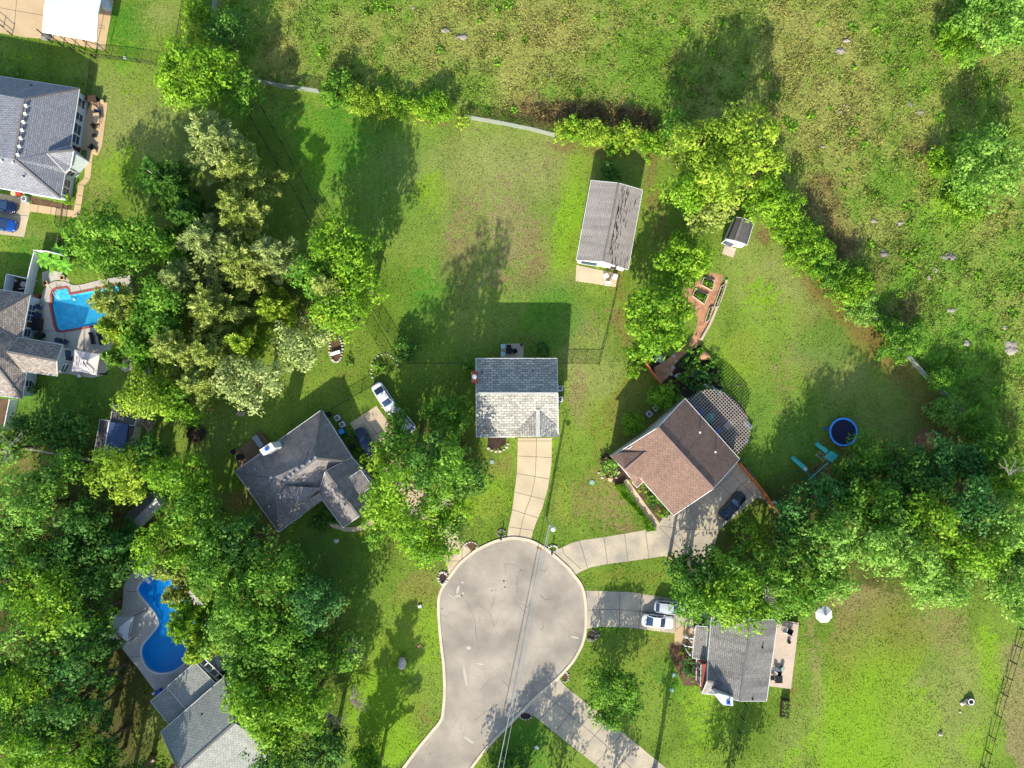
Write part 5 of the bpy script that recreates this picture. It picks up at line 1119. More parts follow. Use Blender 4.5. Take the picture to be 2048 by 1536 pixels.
# hedge strip along the entry walk
def strip_plants(name, poly, h, n, kind, label, cat, leaf=.2, kindtag=None, z0=0):
    pp = px(poly); xs_ = [p.x for p in pp]; ys_ = [p.y for p in pp]; q = []
    while len(q) < n:
        x = rng.uniform(min(xs_), max(xs_), n*2); y = rng.uniform(min(ys_), max(ys_), n*2); k = inside(x, y, pp); q += list(zip(x[k], y[k]))
    q = np.array(q[:n]); z = z0+h*(.3+.7*rng.random(n))*(.75+.25*np.sin(q[:, 0]*2.2)*np.cos(q[:, 1]*2.7)); c = np.column_stack([q, z]); t = .5+.3*np.sin(q[:, 0]*1.7+q[:, 1])+rng.normal(0, .18, n)
    o = leaf_object(name, c, unit(n, .9), leaf*rng.uniform(.7, 1.4, n), t, LEAF[kind]); return tag(o, label, cat, kind=kindtag)
strip_plants('hedge', [(1228,972),(1246,966),(1262,990),(1284,1022),(1306,1052),(1312,1060),(1292,1062),(1284,1038),(1264,1013),(1246,997)], .8, 4200, 'lime', 'low bright green hedge curving beside the entry walk of the brown house', 'hedge')
strip_plants('bramble_patch', [(1040,215),(1130,205),(1240,212),(1310,232),(1325,262),(1290,262),(1255,250),(1200,262),(1160,250),(1080,245)], .7, 1500, 'red', 'brown bramble patch in the meadow above the fence hedge', 'brambles', .3, 'stuff')
def plants_bed(poly, n, kinds, nm, label, h=.9, Rr=(8, 15)):
    pp = px(poly); xs_ = [p.x for p in pp]; ys_ = [p.y for p in pp]; k = 0
    return pp
GB = 'shrubs in the shaded garden bed'
for a in [(1440,745,11,1.2,'green','shrub at the lawn edge of the garden bed, upper'),(1444,768,10,1.1,'pale','pale shrub at the lawn edge of the garden bed, lower'),(1378,742,13,1.3,'lime','bright leafy shrub in the centre left of the garden bed'),(1412,768,13,1.3,'green','leafy shrub in the lower centre of the garden bed'),(1335,782,10,1.1,'dark','dark shrub along the orange fence, lower'),(1380,765,12,1.2,'dark','dark shrub between the bright ones of the garden bed'),(1405,795,10,1.2,'green','green shrub touching the pergola rim'),(1393,728,11,1.2,'lime','light green shrub near the upper path bend'),(1408,748,9,1.0,'pale','small grey green shrub in the middle of the garden bed'),(1402,700,9,1.0,'lime','bright tuft where the garden bed meets the mulch path')]: bush(*a, group=GB)
for a in [(1392,712,12,1.2,'green','green shrub at the upper end of the shaded garden bed'),(1372,725,14,1.5,'dark','dark shrub beside the mulch path bend in the garden bed'),(1425,725,13,1.2,'green','green shrub near the terracotta heap in the garden bed'),(1398,750,17,1.6,'blue','broad blue green shrub in the middle of the garden bed'),(1365,755,14,1.4,'green','green shrub behind the mulch path end'),
          (1425,758,14,1.4,'dark','dark shrub on the right of the garden bed'),(1358,783,12,1.2,'dark','dark shrub next to the orange fence in the garden bed'),(1395,782,15,1.3,'blue','blue green shrub just above the pergola'),(1430,785,13,1.3,'dark','dark shrub at the lower right of the garden bed'),(1410,735,10,1.1,'green','bright shrub in the garden bed right of the bend'),(1345,798,11,1.2,'green','green shrub between the garden bed and the clipped shrub'),(1378,700,12,1.5,'green','green shrub beneath the big round leafy tree')]: bush(*a, group=GB)
bush(1356,752,5,.8,'white','white flowering plant by the mulch path'); bush(1437,786,8,1.3,'white','white flowering shrub at the pergola corner'); bush(1412,772,5,1.1,'white','small white flowering plant above the pergola'); bush(1425,778,5,1.1,'white','second white flowering plant beside the pergola corner')
# banana plants
def banana(x, y, label):
    p = P(x, y, 1.2); root = empty('banana_plant', (p.x, p.y, 0), label, 'plant', 'banana plants by the pool'); mb = MB(); mb.tube([(0, 0, 0), (0, 0, 1.3)], [.12, .07], 8); lbuild(mb, 'stem', 'bark', root)
    for i in range(9):
        a = i*2.4+rng.uniform(-.3, .3); L = rng.uniform(1.1, 1.7); mb = MB(); d = Vector((math.cos(a), math.sin(a), 0)); s = Vector((-d.y, d.x, 0)); ring = []
        for k in range(7):
            t = k/6; c = Vector((0, 0, 1.2))+d*L*t+Vector((0, 0, .9*t-1.0*t*t)); w_ = .28*math.sin(math.pi*min(1, t*.9+.1))**.7+.01; ring.append((c-s*w_+Vector((0, 0, .06)), c, c+s*w_+Vector((0, 0, .06))))
        for k in range(6):
            for j in (0, 1): mb.face([ring[k][j], ring[k][j+1], ring[k+1][j+1], ring[k+1][j]])
        lbuild(mb, 'leaf', 'banana', root)
M['banana'] = mat('banana_leaf', '#6aa52c', .4, .25, 2)
banana(88,520,'banana plant with big leaves at the vinyl fence corner'); banana(108,528,'banana plant with big leaves, middle of the row'); banana(130,535,'banana plant with big leaves nearest the bright round tree'); banana(118,505,'banana plant with big leaves outside the vinyl fence')
# bare branches and dead wood
def dead(x, y, label, L=3, n=14, z=.3, name='dead_branches', cat='dead wood', spread=6.28, a0=0, m='bark_pale', flat=.25, r=.05):
    p = P(x, y, z); root = MB()
    for i in range(n):
        a = a0+rng.uniform(-spread/2, spread/2); l = L*rng.uniform(.5, 1); q = [p]
        d = Vector((math.cos(a), math.sin(a), rng.uniform(0, flat)))
        for k in range(4):
            q.append(q[-1]+d*l/4); d = (d+Vector(rng.normal(size=3))*.22); d.z = max(d.z, -.05); d.normalize()
        root.tube(q, [r, r*.8, r*.6, r*.4, r*.2], 5)
        for s_ in (1, 2, 3):
            e = Vector(rng.normal(size=3))*.5+d; e.z = abs(e.z)*.5; e.normalize(); root.tube([q[s_], q[s_]+e*l*.35], [r*.5, r*.15], 4)
    return tag(root.build(name, m), label, cat)
dead(415,563,'pale fallen bare trunk with branches in the middle of the cedars', 3.5, 9, 4.5, r=.07, flat=.1)
dead(655,1425,'fan of grey brushwood below the bright trees at the sunlit lawn', 4.2, 44, 3.0, spread=1.9, a0=-1.3)
dead(700,1400,'grey twiggy brushwood on the lawn side of the lower left wood', 3.0, 26, 2.0, spread=2.2, a0=.2)
dead(690,1310,'grey dry twigs leaning over the sunlit lawn', 3.5, 26, 2.5, spread=2.0, a0=.6)
dead(888,1007,'ring of pale bare twigs hanging in the front clump', 1.6, 12, 13.0)
dead(815,1030,'bare grey limb lying on the tallest lime tree', 2.5, 4, 14.0, spread=.6, a0=.6)
dead(1380,1135,'pale bare twigs on the dark tree between driveways', 1.6, 9, 10.4, r=.03, m='bark')
dead(1530,1200,'pale bare forked branch above the lower right house roof', 2.4, 10, 10.0, spread=2.5, a0=.3)
dead(2018,950,'pale bare limbs in the lime tree at the right edge', 2.6, 7, 11.6, spread=1.6, a0=1.4, r=.05)
dead(298,865,'leafless grey brown shrub outside the white vinyl fence', 3.2, 26, .4, spread=1.4, a0=1.5, flat=.7)
dead(20,890,'pale bare limbs over the tree at the left edge', 3, 12, 8)
dead(1902,835,'heap of grey dead branches by the far right fence', 2.2, 40, .5, r=.03)
dead(640,578,'', 0.01, 1) if 0 else None
dead(372,445,'reddish fallen cedar branches near the top of the cedars', 2.6, 12, 1.0, m='mulch')
dead(575,540,'bare pale limb left of the big lime clump', 3.0, 5, 7.0, spread=1.2, a0=2.6)
dead(465,780,'bare twigs at the foot of the largest silvery tree', 2.0, 8, 1.0)
# rough meadow growth and lawn tufts
def scatter(name, poly, n, z0, size, kind, asp=.35, clump=.6, up=.25, tv=.25, colv=None, label=None, keepout=()):
    pp = px(poly) if not isinstance(poly[0], Vector) else poly; x = rng.uniform(-86, 96, int(n*6)); y = rng.uniform(-62, 74, int(n*6)); k = inside(x, y, pp)
    for ko in keepout: k &= ~inside(x, y, ko)
    d = vnoise(x, y, 1.6, 41)*.6+vnoise(x, y, .8, 42)*.4; k &= rng.random(len(x)) < (1-clump)+clump*2*np.clip(d-.3, 0, .5); x = x[k][:n]; y = y[k][:n]; m = len(x)
    c = np.column_stack([x, y, z0+rng.uniform(.02, .16, m)+.14*np.clip(vnoise(x, y, 1.3, 43)-.4, 0, 1)*3]); t = .15+.7*vnoise(x, y, 5, 44)+rng.normal(0, tv, m)
    nr = unit(m); nr[:, 2] = np.abs(nr[:, 2])+up
    return tag(leaf_object(name, c, nr, size*rng.uniform(.6, 1.4, m), t, LEAF[kind], None, asp), None, None, kind='stuff')
def blades(name, x, y, z0, size, col, asp=.3, up=.35, hz=.14, parent=None):
    m = len(x); c = np.column_stack([x, y, z0+rng.uniform(.01, hz, m)]); nr = unit(m); nr[:, 2] = np.abs(nr[:, 2])+up
    o = leaf_object(name, c, nr, size*rng.uniform(.6, 1.4, m), np.zeros(m), M['blades'], None, asp)
    a = o.data.attributes.new('col', 'FLOAT_COLOR', 'FACE'); a.data.foreach_set('color', np.hstack([np.clip(col, 0, 1), np.ones((m, 1))]).astype(np.float32).ravel()); return tag(o, kind='stuff')
M['blades'] = blade_mat('grass_blades')
def pts_in(poly, n, keep=(), box=None):
    x0, x1 = min(p[0] for p in poly), max(p[0] for p in poly); y0, y1 = min(p[1] for p in poly), max(p[1] for p in poly); x0 = max(x0, -80); x1 = min(x1, 80); y0 = max(y0, -60); y1 = min(y1, 66)
    x = rng.uniform(x0, x1, n); y = rng.uniform(y0, y1, n); k = inside(x, y, poly)
    for q in keep: k &= ~inside(x, y, q)
    return x[k], y[k]
# meadow: drifts of leaning grass, denser and taller in places
fx, fy = pts_in(fieldp, 520000); dn = vnoise(fx, fy, 1.5, 41)*.5+vnoise(fx, fy, .7, 42)*.3+vnoise(fx, fy, 5, 45)*.2; k = rng.random(len(fx)) < .12+1.3*np.clip(dn-.32, 0, 1); fx, fy, dn = fx[k][:210000], fy[k][:210000], dn[k][:210000]
fc = field_colour(fx, fy)*rng.lognormal(0, .2, (len(fx), 1))*(1+(vnoise(fx, fy, .9, 47)[:, None]-.5)*.5); fl = rng.random(len(fx)) < .13*vnoise(fx, fy, 3, 48)*2; fc[fl] = fc[fl]*.4+np.array(lin('#a99b66'))*.6
blades('meadow_grass', fx, fy, .06+.25*np.clip(dn-.45, 0, 1), .34, fc, .36, hz=.16)
# weed patches: round clumps of broad bright leaves
cx, cy = pts_in(fieldp, 900); cx, cy = cx[:170], cy[:170]; rr_ = rng.uniform(.15, .8, len(cx))**1.5*1.3; nn_ = (rr_**2*60+10).astype(int); ii = np.repeat(np.arange(len(cx)), nn_); a_ = rng.uniform(0, 6.28, len(ii)); q_ = np.sqrt(rng.random(len(ii)))*rr_[ii]
wx, wy = cx[ii]+q_*np.cos(a_), cy[ii]+q_*np.sin(a_); k = inside(wx, wy, fieldp); wc = np.array(lin('#6f9a2c'))*rng.lognormal(0, .22, (len(wx), 1))*rng.uniform(.75, 1.25, len(cx))[ii][:, None]
blades('meadow_weeds', wx[k], wy[k], .16, .4, wc[k], .6, hz=.25)
# lawns: short tufts that carry the ground's own colour
lawnp = [(-80, -60), (80, -60), (80, 66), (-80, 66)]; keep = [fieldp]+[offset([Vector(p) for p in s_], .05) if len(s_) > 3 else s_ for s_ in SHEETS]
lx, ly = pts_in(lawnp, 560000, keep); dn = vnoise(lx, ly, .8, 51)*.5+vnoise(lx, ly, 2.2, 52)*.5; k = rng.random(len(lx)) < .15+1.1*np.clip(dn-.3, 0, 1); lx, ly = lx[k], ly[k]
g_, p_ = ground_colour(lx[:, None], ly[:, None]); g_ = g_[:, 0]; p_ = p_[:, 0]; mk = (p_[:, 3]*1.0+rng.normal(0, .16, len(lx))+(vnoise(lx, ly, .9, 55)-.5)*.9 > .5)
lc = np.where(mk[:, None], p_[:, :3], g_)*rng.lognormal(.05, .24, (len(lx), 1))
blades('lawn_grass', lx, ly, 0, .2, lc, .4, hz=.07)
print('LEAVES', LEAFN[0])
# ------------------------------------------------------------ vehicles
def car(kind, paint, length=4.7, width=1.82, height=1.45, glass='glass', roofcol=None, suv=False, sunroof=False):
    """car in its own frame, nose towards +X, standing on z=0"""
    root = bpy.data.objects.new('car', None); C.objects.link(root); L, W = length/2, width/2
    def hw(x):                                                     # half width of the plan outline
        t = abs(x)/L; k = .9 if x > 0 else .93; return W*(1-(1-k)*t**2)*(1-max(0, (t-.80)/.20)**2.6*.42)
    st = np.linspace(-L, L, 33); bh = height*(.60 if suv else .585)
    def deck_h(x):
        t = x/L
        if t > .3: return bh*(1-.16*((t-.3)/.7)**1.6)-(.16*max(0, (t-.9)/.1)**1.5)
        if t < -.6: return bh*(1.02-.05*((-t-.6)/.4)**1.5)-(.1*max(0, (-t-.93)/.07)**1.5)
        return bh
    rings = []
    for x in st:
        w_, hh = hw(x), deck_h(x); ring = [(-w_*.86, .2), (-w_, .34), (-w_*1.0, hh*.72), (-w_*.965, hh*.9), (-w_*.86, hh*.985), (-w_*.45, hh*1.02), (0, hh*1.035)]
        ring += [(-a, b) for a, b in ring[-2::-1]]; rings.append([(x, a, b) for a, b in ring])
    mb = MB(); n = len(rings[0]); mb.v = [p for r in rings for p in r]
    for i in range(len(st)-1):
        for j in range(n-1): mb.f.append((i*n+j, (i+1)*n+j, (i+1)*n+j+1, i*n+j+1)); mb.m.append(0); mb.uv.append(None)
    for i in (0, len(st)-1): mb.f.append(tuple(i*n+j for j in range(n))[::(1 if i == 0 else -1)]); mb.m.append(0); mb.uv.append(None)
    body = lbuild(mb, 'body', paint, root, True)
    # cabin: base at the belt line, narrower roof
    if suv: xb = (-L*.9, -L*.74, L*.12, L*.44)
    else: xb = (-L*.72, -L*.36, L*.12, L*.42)
    zb = bh*1.0; zr = height; wb = W*.90; wr = W*.70
    def quad(x0, y0, z0, x1, y1, z1): return (x0, y0, z0, x1, y1, z1)
    rb = MB(); nx = 7; rp_ = []
    for i in range(nx):
        x = xb[1]+(xb[2]-xb[1])*i/(nx-1); c = math.sin(math.pi*i/(nx-1)); rp_ += [(x, y*wr*(1-.03*(1-c)), zr-.06*(1-c)-.05*abs(y)**3) for y in (-1, -.6, 0, .6, 1)]
    rb.mesh(rp_, [(i*5+j, (i+1)*5+j, (i+1)*5+j+1, i*5+j+1) for i in range(nx-1) for j in range(4)]); roof = lbuild(rb, 'roof', roofcol or paint, root, True)
    zt = zr-.10
    def pane(nm, pts, mat_=glass): m_ = MB(); m_.face(pts); return lbuild(m_, nm, mat_, root)
    e = .0
    pane('windshield', [(xb[3], -wb*.86, zb+.01), (xb[3]+.07, 0, zb+.03), (xb[3], wb*.86, zb+.01), (xb[2]+.02, wr*.93, zt+.03), (xb[2]+.04, 0, zt+.07), (xb[2]+.02, -wr*.93, zt+.03)])
    pane('rear_window', [(xb[0], wb*.82, zb+.01), (xb[0]-.05, 0, zb+.02), (xb[0], -wb*.82, zb+.01), (xb[1]-.02, -wr*.92, zt+.03), (xb[1]-.03, 0, zt+.06), (xb[1]-.02, wr*.92, zt+.03)])
    for s_ in (-1, 1):
        a = [(xb[0]+.12, s_*wb*.95, zb), (xb[3]-.12, s_*wb*.95, zb), (xb[2]-.02, s_*wr, zt+.01), (xb[1]+.02, s_*wr, zt+.01)]; pane('side_window', a if s_ < 0 else a[::-1])
        pl = MB()
        for p, q in (((xb[3], s_*wb*.87, zb+.0), (xb[2]+.02, s_*wr*.97, zt+.03)), ((xb[0], s_*wb*.84, zb), (xb[1]-.02, s_*wr*.96, zt+.03))): pl.bar(p, q, .1, .07)
        pl.bar((xb[1]-.02, s_*wr*.99, zt+.03), (xb[2]+.02, s_*wr*.99, zt+.03), .07, .06); mid = (xb[1]+xb[2])/2; pl.bar((mid, s_*wb*.96, zb), (mid, s_*wr, zt+.02), .09, .04)
        lbuild(pl, 'pillar', roofcol or paint, root)
        m_ = MB(); m_.blob((xb[3]-.18, s_*(W+.06), zb+.06), .12, 3, 0, 1, (.8, 1, .7), .05); lbuild(m_, 'mirror', paint, root, True)
        m_ = MB(); m_.blob((L*.90, s_*W*.62, bh*.74), .2, 3, 0, 1, (.75, .9, .45), .05); lbuild(m_, 'headlight', 'white_plastic', root, True)
        m_ = MB(); m_.blob((-L*.93, s_*W*.66, bh*.8), .17, 3, 0, 1, (.6, 1, .5), .05); lbuild(m_, 'tail_light', 'red', root, True)
        for x in (L*.62, -L*.60):
            m_ = MB(); m_.tube([(x, s_*(W-.24), .32), (x, s_*(W-.01), .32)], [.32, .32], 18); tw = lbuild(m_, 'wheel', 'black', root)
            m_ = MB(); m_.tube([(x, s_*(W-.02), .32), (x, s_*(W+.005), .32)], [.19, .17], 12); r_ = m_.build('rim', 'grey_metal'); r_.parent = tw
    if sunroof: pane('sunroof', [(xb[1]+.25, -wr*.55, zr+.012), (xb[2]-.2, -wr*.55, zr+.012), (xb[2]-.2, wr*.55, zr+.012), (xb[1]+.25, wr*.55, zr+.012)])
    m_ = MB()
    for x in (xb[3]+.1,): m_.bar((x, -W*.72, zb*.985), (x, W*.72, zb*.985), .03, .02)
    m_.bar((L*.96, -W*.5, bh*.55), (L*.96, W*.5, bh*.55), .1, .12); lbuild(m_, 'grille', 'black', root)
    return root
def paint(name, col): M[name] = mat(name, col, .22, 0, metal=0.0, spec=.5, coat=.6); return name
paint('white_paint', '#d6d6d4'); paint('black_paint', '#0c1119'); paint('navy_paint', '#0c1838'); paint('blue_paint', '#12458f'); paint('silver_paint', '#aeb4ba')
def put(root, x, y, x2, y2, label, cat='car', group=None):
    """x, y: centre pixel; (x2, y2): a pixel the nose points at"""
    p = P(x, y, .8); q = P(x2, y2, .8); d = q-p; root.location = (p.x, p.y, .03); root.rotation_euler = (0, 0, math.atan2(d.y, d.x)); tag(root, label, cat, group); return root
put(car('sedan', 'white_paint', 5.2, 1.92, 1.42), 769, 797, 785, 822, 'white sedan parked on the shaded grass behind the blotchy slab')
put(car('hatch', 'white_paint', 4.75, 1.9, 1.45, sunroof=False), 1316, 1243, 1345, 1246, 'white car on the right driveway, fully visible', group='two white cars on the right driveway')
put(car('suv', 'silver_paint', 4.8, 1.9, 1.6, suv=True), 1341, 1216, 1360, 1218, 'pale car half hidden under the tree on the right driveway', group='two white cars on the right driveway')
put(car('sedan', 'black_paint', 4.9, 1.9, 1.5), 1465, 1012, 1480, 995, 'black car on the stained driveway of the brown roofed house')
put(car('sedan', 'navy_paint', 4.7, 1.9, 1.48), 730, 885, 718, 862, 'dark blue car partly under the trees by the grey gabled house')
put(car('sedan', 'navy_paint', 4.8, 1.9, 1.48), 0, 410, 28, 414, 'navy car cut by the left edge, upper of two')
put(car('hatch', 'blue_paint', 4.4, 1.85, 1.48), 2, 448, 28, 452, 'bright blue car cut by the left edge, lower of two')
put(car('suv', 'white_paint', 4.6, 1.95, 1.7, suv=True), 805, 840, 790, 822, 'second white vehicle mostly hidden by the tree beside the white sedan', 'van')
# ------------------------------------------------------------ small things
def disc(x, y, r, label, name='septic_lid', cat='lid', m='lid', h=.08, group=None):
    mb = MB(); p = P(x, y); mb.cyl(p-Vector((0, 0, .03)), r, h+.03, 20); mb.cyl(p+Vector((0, 0, h)), r*.8, .025, 20); return tag(mb.build(name, m), label, cat, group)
disc(984,924,.33,'round green lid on the grass left of the centre driveway'); disc(1184,965,.38,'round grey lid on the lawn between the two big driveways'); disc(1348,1350,.32,'round lid on the grass near the brick front gable, upper of two'); disc(1343,1380,.32,'round lid on the grass near the brick front gable, lower of two')
def rocks(pts, r, label, name='rock', cat='rock', m='stone', group=None, h=.7):
    for i, (a, b) in enumerate(pts):
        mb = MB(); rr_ = r*random.uniform(.75, 1.25); mb.blob(P(a, b)+Vector((0, 0, rr_*h*.4)), rr_, a+b, 0, 2, (1, random.uniform(.7, 1), h), .22); o = mb.build(name, m); tag(o, label, cat, group)
mb = MB(); mb.blob(P(806,1324)+Vector((0, 0, .5)), .85, 5, 0, 3, (.8, 1.05, .8), .14); tag(mb.build('boulder', 'stone'), 'large pale boulder on the sunny lawn left of the street', 'boulder')
for a, b, r, l in [(893,63,.5,'pale rock at the upper left of the meadow, left of a pair'),(921,74,.6,'pale rock at the upper left of the meadow, right of a pair'),(1680,102,.6,'pale rock with dark shadow in the upper right meadow'),(1694,84,.5,'brown weathered stump beside the pale rock in the upper right meadow'),(1894,512,.7,'brown grey stump in the right meadow'),(1766,507,.6,'brown rock in the meadow beside the slanting hedge'),(1746,442,.35,'small pale rock above the slanting hedge'),(1800,448,.35,'small pale rock in the meadow, right of another'),(1858,556,.4,'pale rock below the brown grey stump'),(1871,541,.3,'little pale rock just below the brown grey stump'),(1900,622,.4,'pale rock alone in the green part of the meadow'),(2024,695,.85,'largest pale rock near the right edge of the meadow'),(1932,686,.45,'pale flat rock left of the largest meadow rock'),(2007,655,.3,'small pale rock above the largest meadow rock'),(1694,214,.28,'small white rock in the upper meadow, upper of a pair'),(1680,224,.28,'small white rock in the upper meadow, lower of a pair'),(1820,210,.3,'small white rock left of the tree shadow at the right'),(1840,226,.35,'grey rock left of the tree shadow at the right'),(1645,294,.3,'little grey rock right of the tall yellow green crown'),(1101,150,.25,'small white rock in the centre of the upper meadow'),(826,16,.25,'small grey rock near the top edge of the meadow')]:
    mb = MB(); mb.blob(P(a, b)+Vector((0, 0, .12)), r*1.1, a, 0, 3, (1, .7, .35), .5); tag(mb.build('rock', 'rock' if r < .55 or 'pale' in l else 'stone_dark'), l, 'rock', 'rocks scattered in the meadow')
# rings of stones
def ring(cx, cy, rx, ry, n, label, m='stone', r=.2, gap=None, a0=0, name='edging_stone', grp=None, fill=None):
    for i in range(n):
        t = a0+2*math.pi*i/n
        if gap and gap[0] < (t % (2*math.pi)) < gap[1]: continue
        a, b = cx+rx*math.cos(t), cy+ry*math.sin(t); mb = MB(); mb.blob(P(a, b)+Vector((0, 0, .07)), r*random.uniform(.7, 1.2), i+cx, 0, 1, (1, .8, .6), .2); tag(mb.build(name, m), label, 'stone', grp)
    if fill: sheet('planting_bed', px([(cx+(rx-1)*math.cos(t), cy+(ry-1)*math.sin(t)) for t in np.linspace(0, 2*math.pi, 17)[:-1]]), fill, .014)
ring(672,698,13,26,26,'edging stone of the oval ring by the bench','stone',.22,grp='stones of the oval ring by the bench',fill='soil')
ring(942,1092,13,8,14,'edging stone round the small bed left of the centre driveway','stone',.2,gap=(.6,2.6),grp='stones of the bed at the street top left',fill='soil')
ring(1003,1066,8,7,10,'edging stone at the mailbox left of the centre driveway','stone_dark',.22,grp='stones at the left mailbox')
ring(1106,1097,9,6,10,'edging stone at the mailbox below the utility pole','stone',.22,grp='stones at the right mailbox')
ring(886,1156,9,12,14,'pale edging stone of the bed left of the street end','stone',.25,grp='stones of the bed left of the street',fill='mulch_dark')
ring(1184,1270,11,10,9,'grey edging stone at the bed below the right driveway','stone_dark',.34,gap=(2.6,4.2),grp='stones of the bed below the right driveway',fill='mulch_dark')
ring(1130,1354,7,10,12,'edging stone of the small bed right of the bottom driveway','stone',.16,gap=(2.4,4.2),grp='stones of the bed at the bottom driveway',fill='soil')
ring(1051,1432,12,7,12,'edging stone of the dark bed at the corner of the bottom driveway','stone',.16,gap=(3.4,5.6),grp='stones of the corner bed at the bottom driveway',fill='mulch_dark')
ring(994,888,21,15,15,'pale edging stone of the mulch bed before the centre house','stone',.26,gap=(2.9,6.2),grp='stones of the mulch bed before the centre house')
ring(770,742,27,34,26,'edging stone of the curved flower bed at the fence corner','stone',.18,gap=(0,2.3),grp='stones of the curved flower bed',a0=.1)
ring(1218,945,20,14,8,'pale edging rock of the rose bed by the brown house','stone',.26,gap=(3.2,6.2),grp='stones of the rose bed')
# mailboxes
def mailbox(x, y, label):
    p = P(x, y); r_ = empty('mailbox', p, label, 'mailbox', 'mailboxes at the street end'); mb = MB(); mb.box((p.x, p.y, .55), (.12, .12, 1.1)); mb.build('post', 'black', r_); mb = MB(); mb.tube([(p.x, p.y-.25, 1.18), (p.x, p.y+.25, 1.18)], [.13, .13], 12); mb.build('box', 'black', r_)
mailbox(1002,1074,'black mailbox left of the centre driveway'); mailbox(1103,1103,'black mailbox below the utility pole')
# utility pole, lamp and cable
p = P(1093,1034); r_ = empty('utility_pole', p, 'grey utility pole with white lamp at the top of the round street end', 'utility pole'); mb = MB(); mb.tube([p, p+Vector((0, 0, 8.6))], [.17, .12], 12); mb.build('pole', 'bark_pale', r_)
tp = p+Vector((0, 0, 8.3)); mb = MB(); q = [tp, tp+Vector((.35, -.15, .25)), tp+Vector((.7, -.4, .25))]; mb.tube(q, .035, 8); q = [tp, tp+Vector((.5, .15, .1)), tp+Vector((1.05, -.5, -.3))]; mb.tube(q, .025, 6); mb.build('arm', 'zinc', r_)
mb = MB(); mb.blob(tp+Vector((.5, -.45, .2)), .34, 2, 0, 2, (1, 1, .55), .02); mb.build('lamp', 'white_plastic', r_, True)
def cable(a, b, za, zb, sag, label, r=.03, off=0):
    A_, B_ = P(*a, za), P(*b, zb); A_.x += off; B_.x += off; pts = [A_.lerp(B_, t)-Vector((0, 0, sag*4*t*(1-t))) for t in np.linspace(0, 1, 24)]; mb = MB(); mb.tube(pts, r, 6); return tag(mb.build('power_line', 'zinc'), label, 'cable', 'cables from the utility pole')
tpx = (1098,1052)
cable(tpx, (963,1700), 8.3, 8.0, .5, 'thick grey cable crossing the street, left strand', .06); cable((1101,1052), (975,1700), 8.0, 7.6, .5, 'thin grey cable crossing the street, right strand', .035)
# drain grate
mb = MB(); q = px([(1076,1092),(1086,1096),(1083,1101),(1073,1097)]); mb.prism(q, .0, .05); tag(mb.build('drain_grate', 'mulch'), 'rusty brown drain grate at the kerb under the cable', 'drain')
for a, b, l in ((840,1212,'small white utility marker on the lawn left of the street'),(1073,1494,'small white utility marker on the shaded bottom lawn')):
    mb = MB(); c = P(a, b); mb.box((c.x, c.y, .12), (.5, .42, .24), .4); mb.box((c.x, c.y, .26), (.4, .32, .05), .4); tag(mb.build('utility_box', 'white_plastic'), l, 'utility box')
mb = MB(); c = P(839,1292); mb.box((c.x, c.y, .06), (.6, .4, .12), .5); mb.box((c.x, c.y, .13), (.5, .3, .03), .5); tag(mb.build('meter_cover', 'mulch'), 'brown meter cover on the lawn left of the street', 'cover')
# AC units
def ac(x, y, label, rz=0):
    p = P(x, y, .5); p.z = 0; r_ = empty('air_conditioner', p, label, 'air conditioner', 'air conditioners beside the houses', rz); mb = MB(); mb.box((0, 0, .4), (.85, .85, .8)); lbuild(mb, 'housing', 'zinc', r_)
    mb = MB(); mb.tube([(0, 0, .8), (0, 0, .84)], [.4, .38], 20); lbuild(mb, 'grille', 'white_plastic', r_); mb = MB(); mb.cyl((0, 0, .842), .29, .02, 20); f = lbuild(mb, 'fan', 'black', r_)
    mb = MB()
    for k in range(3): a = k*2.1; mb.bar((0, 0, .875), (.27*math.cos(a), .27*math.sin(a), .875), .14, .015)
    b_ = mb.build('blade', 'grey_metal'); b_.parent = f
ac(1120,777,'air conditioner at the right wall of the centre house, upper'); ac(1120,799,'air conditioner at the right wall of the centre house, lower'); ac(675,836,'air conditioner by the grey gabled house, upper of two',.5); ac(685,849,'air conditioner by the grey gabled house, next to the blue bin',.5)
ac(1298,828,'air conditioner between the clipped shrubs, left',.8); ac(1311,816,'air conditioner between the clipped shrubs, right',.8); ac(50,399,'air conditioner at the lower wall of the slate roofed house',.1)
def boxthing(name, x, y, sz, rz, m, label, cat, z=0, lid=None, group=None):
    p = P(x, y, z); r_ = empty(name, p, label, cat, group, rz); mb = MB(); mb.box((0, 0, sz[2]*.45), (sz[0]*.92, sz[1]*.92, sz[2]*.9)); lbuild(mb, 'body', m, r_); mb = MB(); mb.box((0, 0, sz[2]*.95), sz[:2]+(sz[2]*.1,)); lbuild(mb, 'lid', lid or m, r_); return r_
boxthing('bin', 686, 863, (.75,.75,1.05), .5, 'blue', 'light blue wheeled bin at the wall of the grey gabled house', 'bin', lid='blue_bin'); boxthing('bin', 658, 829, (.7,.7,1.0), .5, 'black', 'dark bin at the top corner of the grey gabled house', 'bin'); boxthing('bin', 706, 893, (.7,.7,1.0), .3, 'black', 'black bin between shrubs near the dark blue car', 'bin')
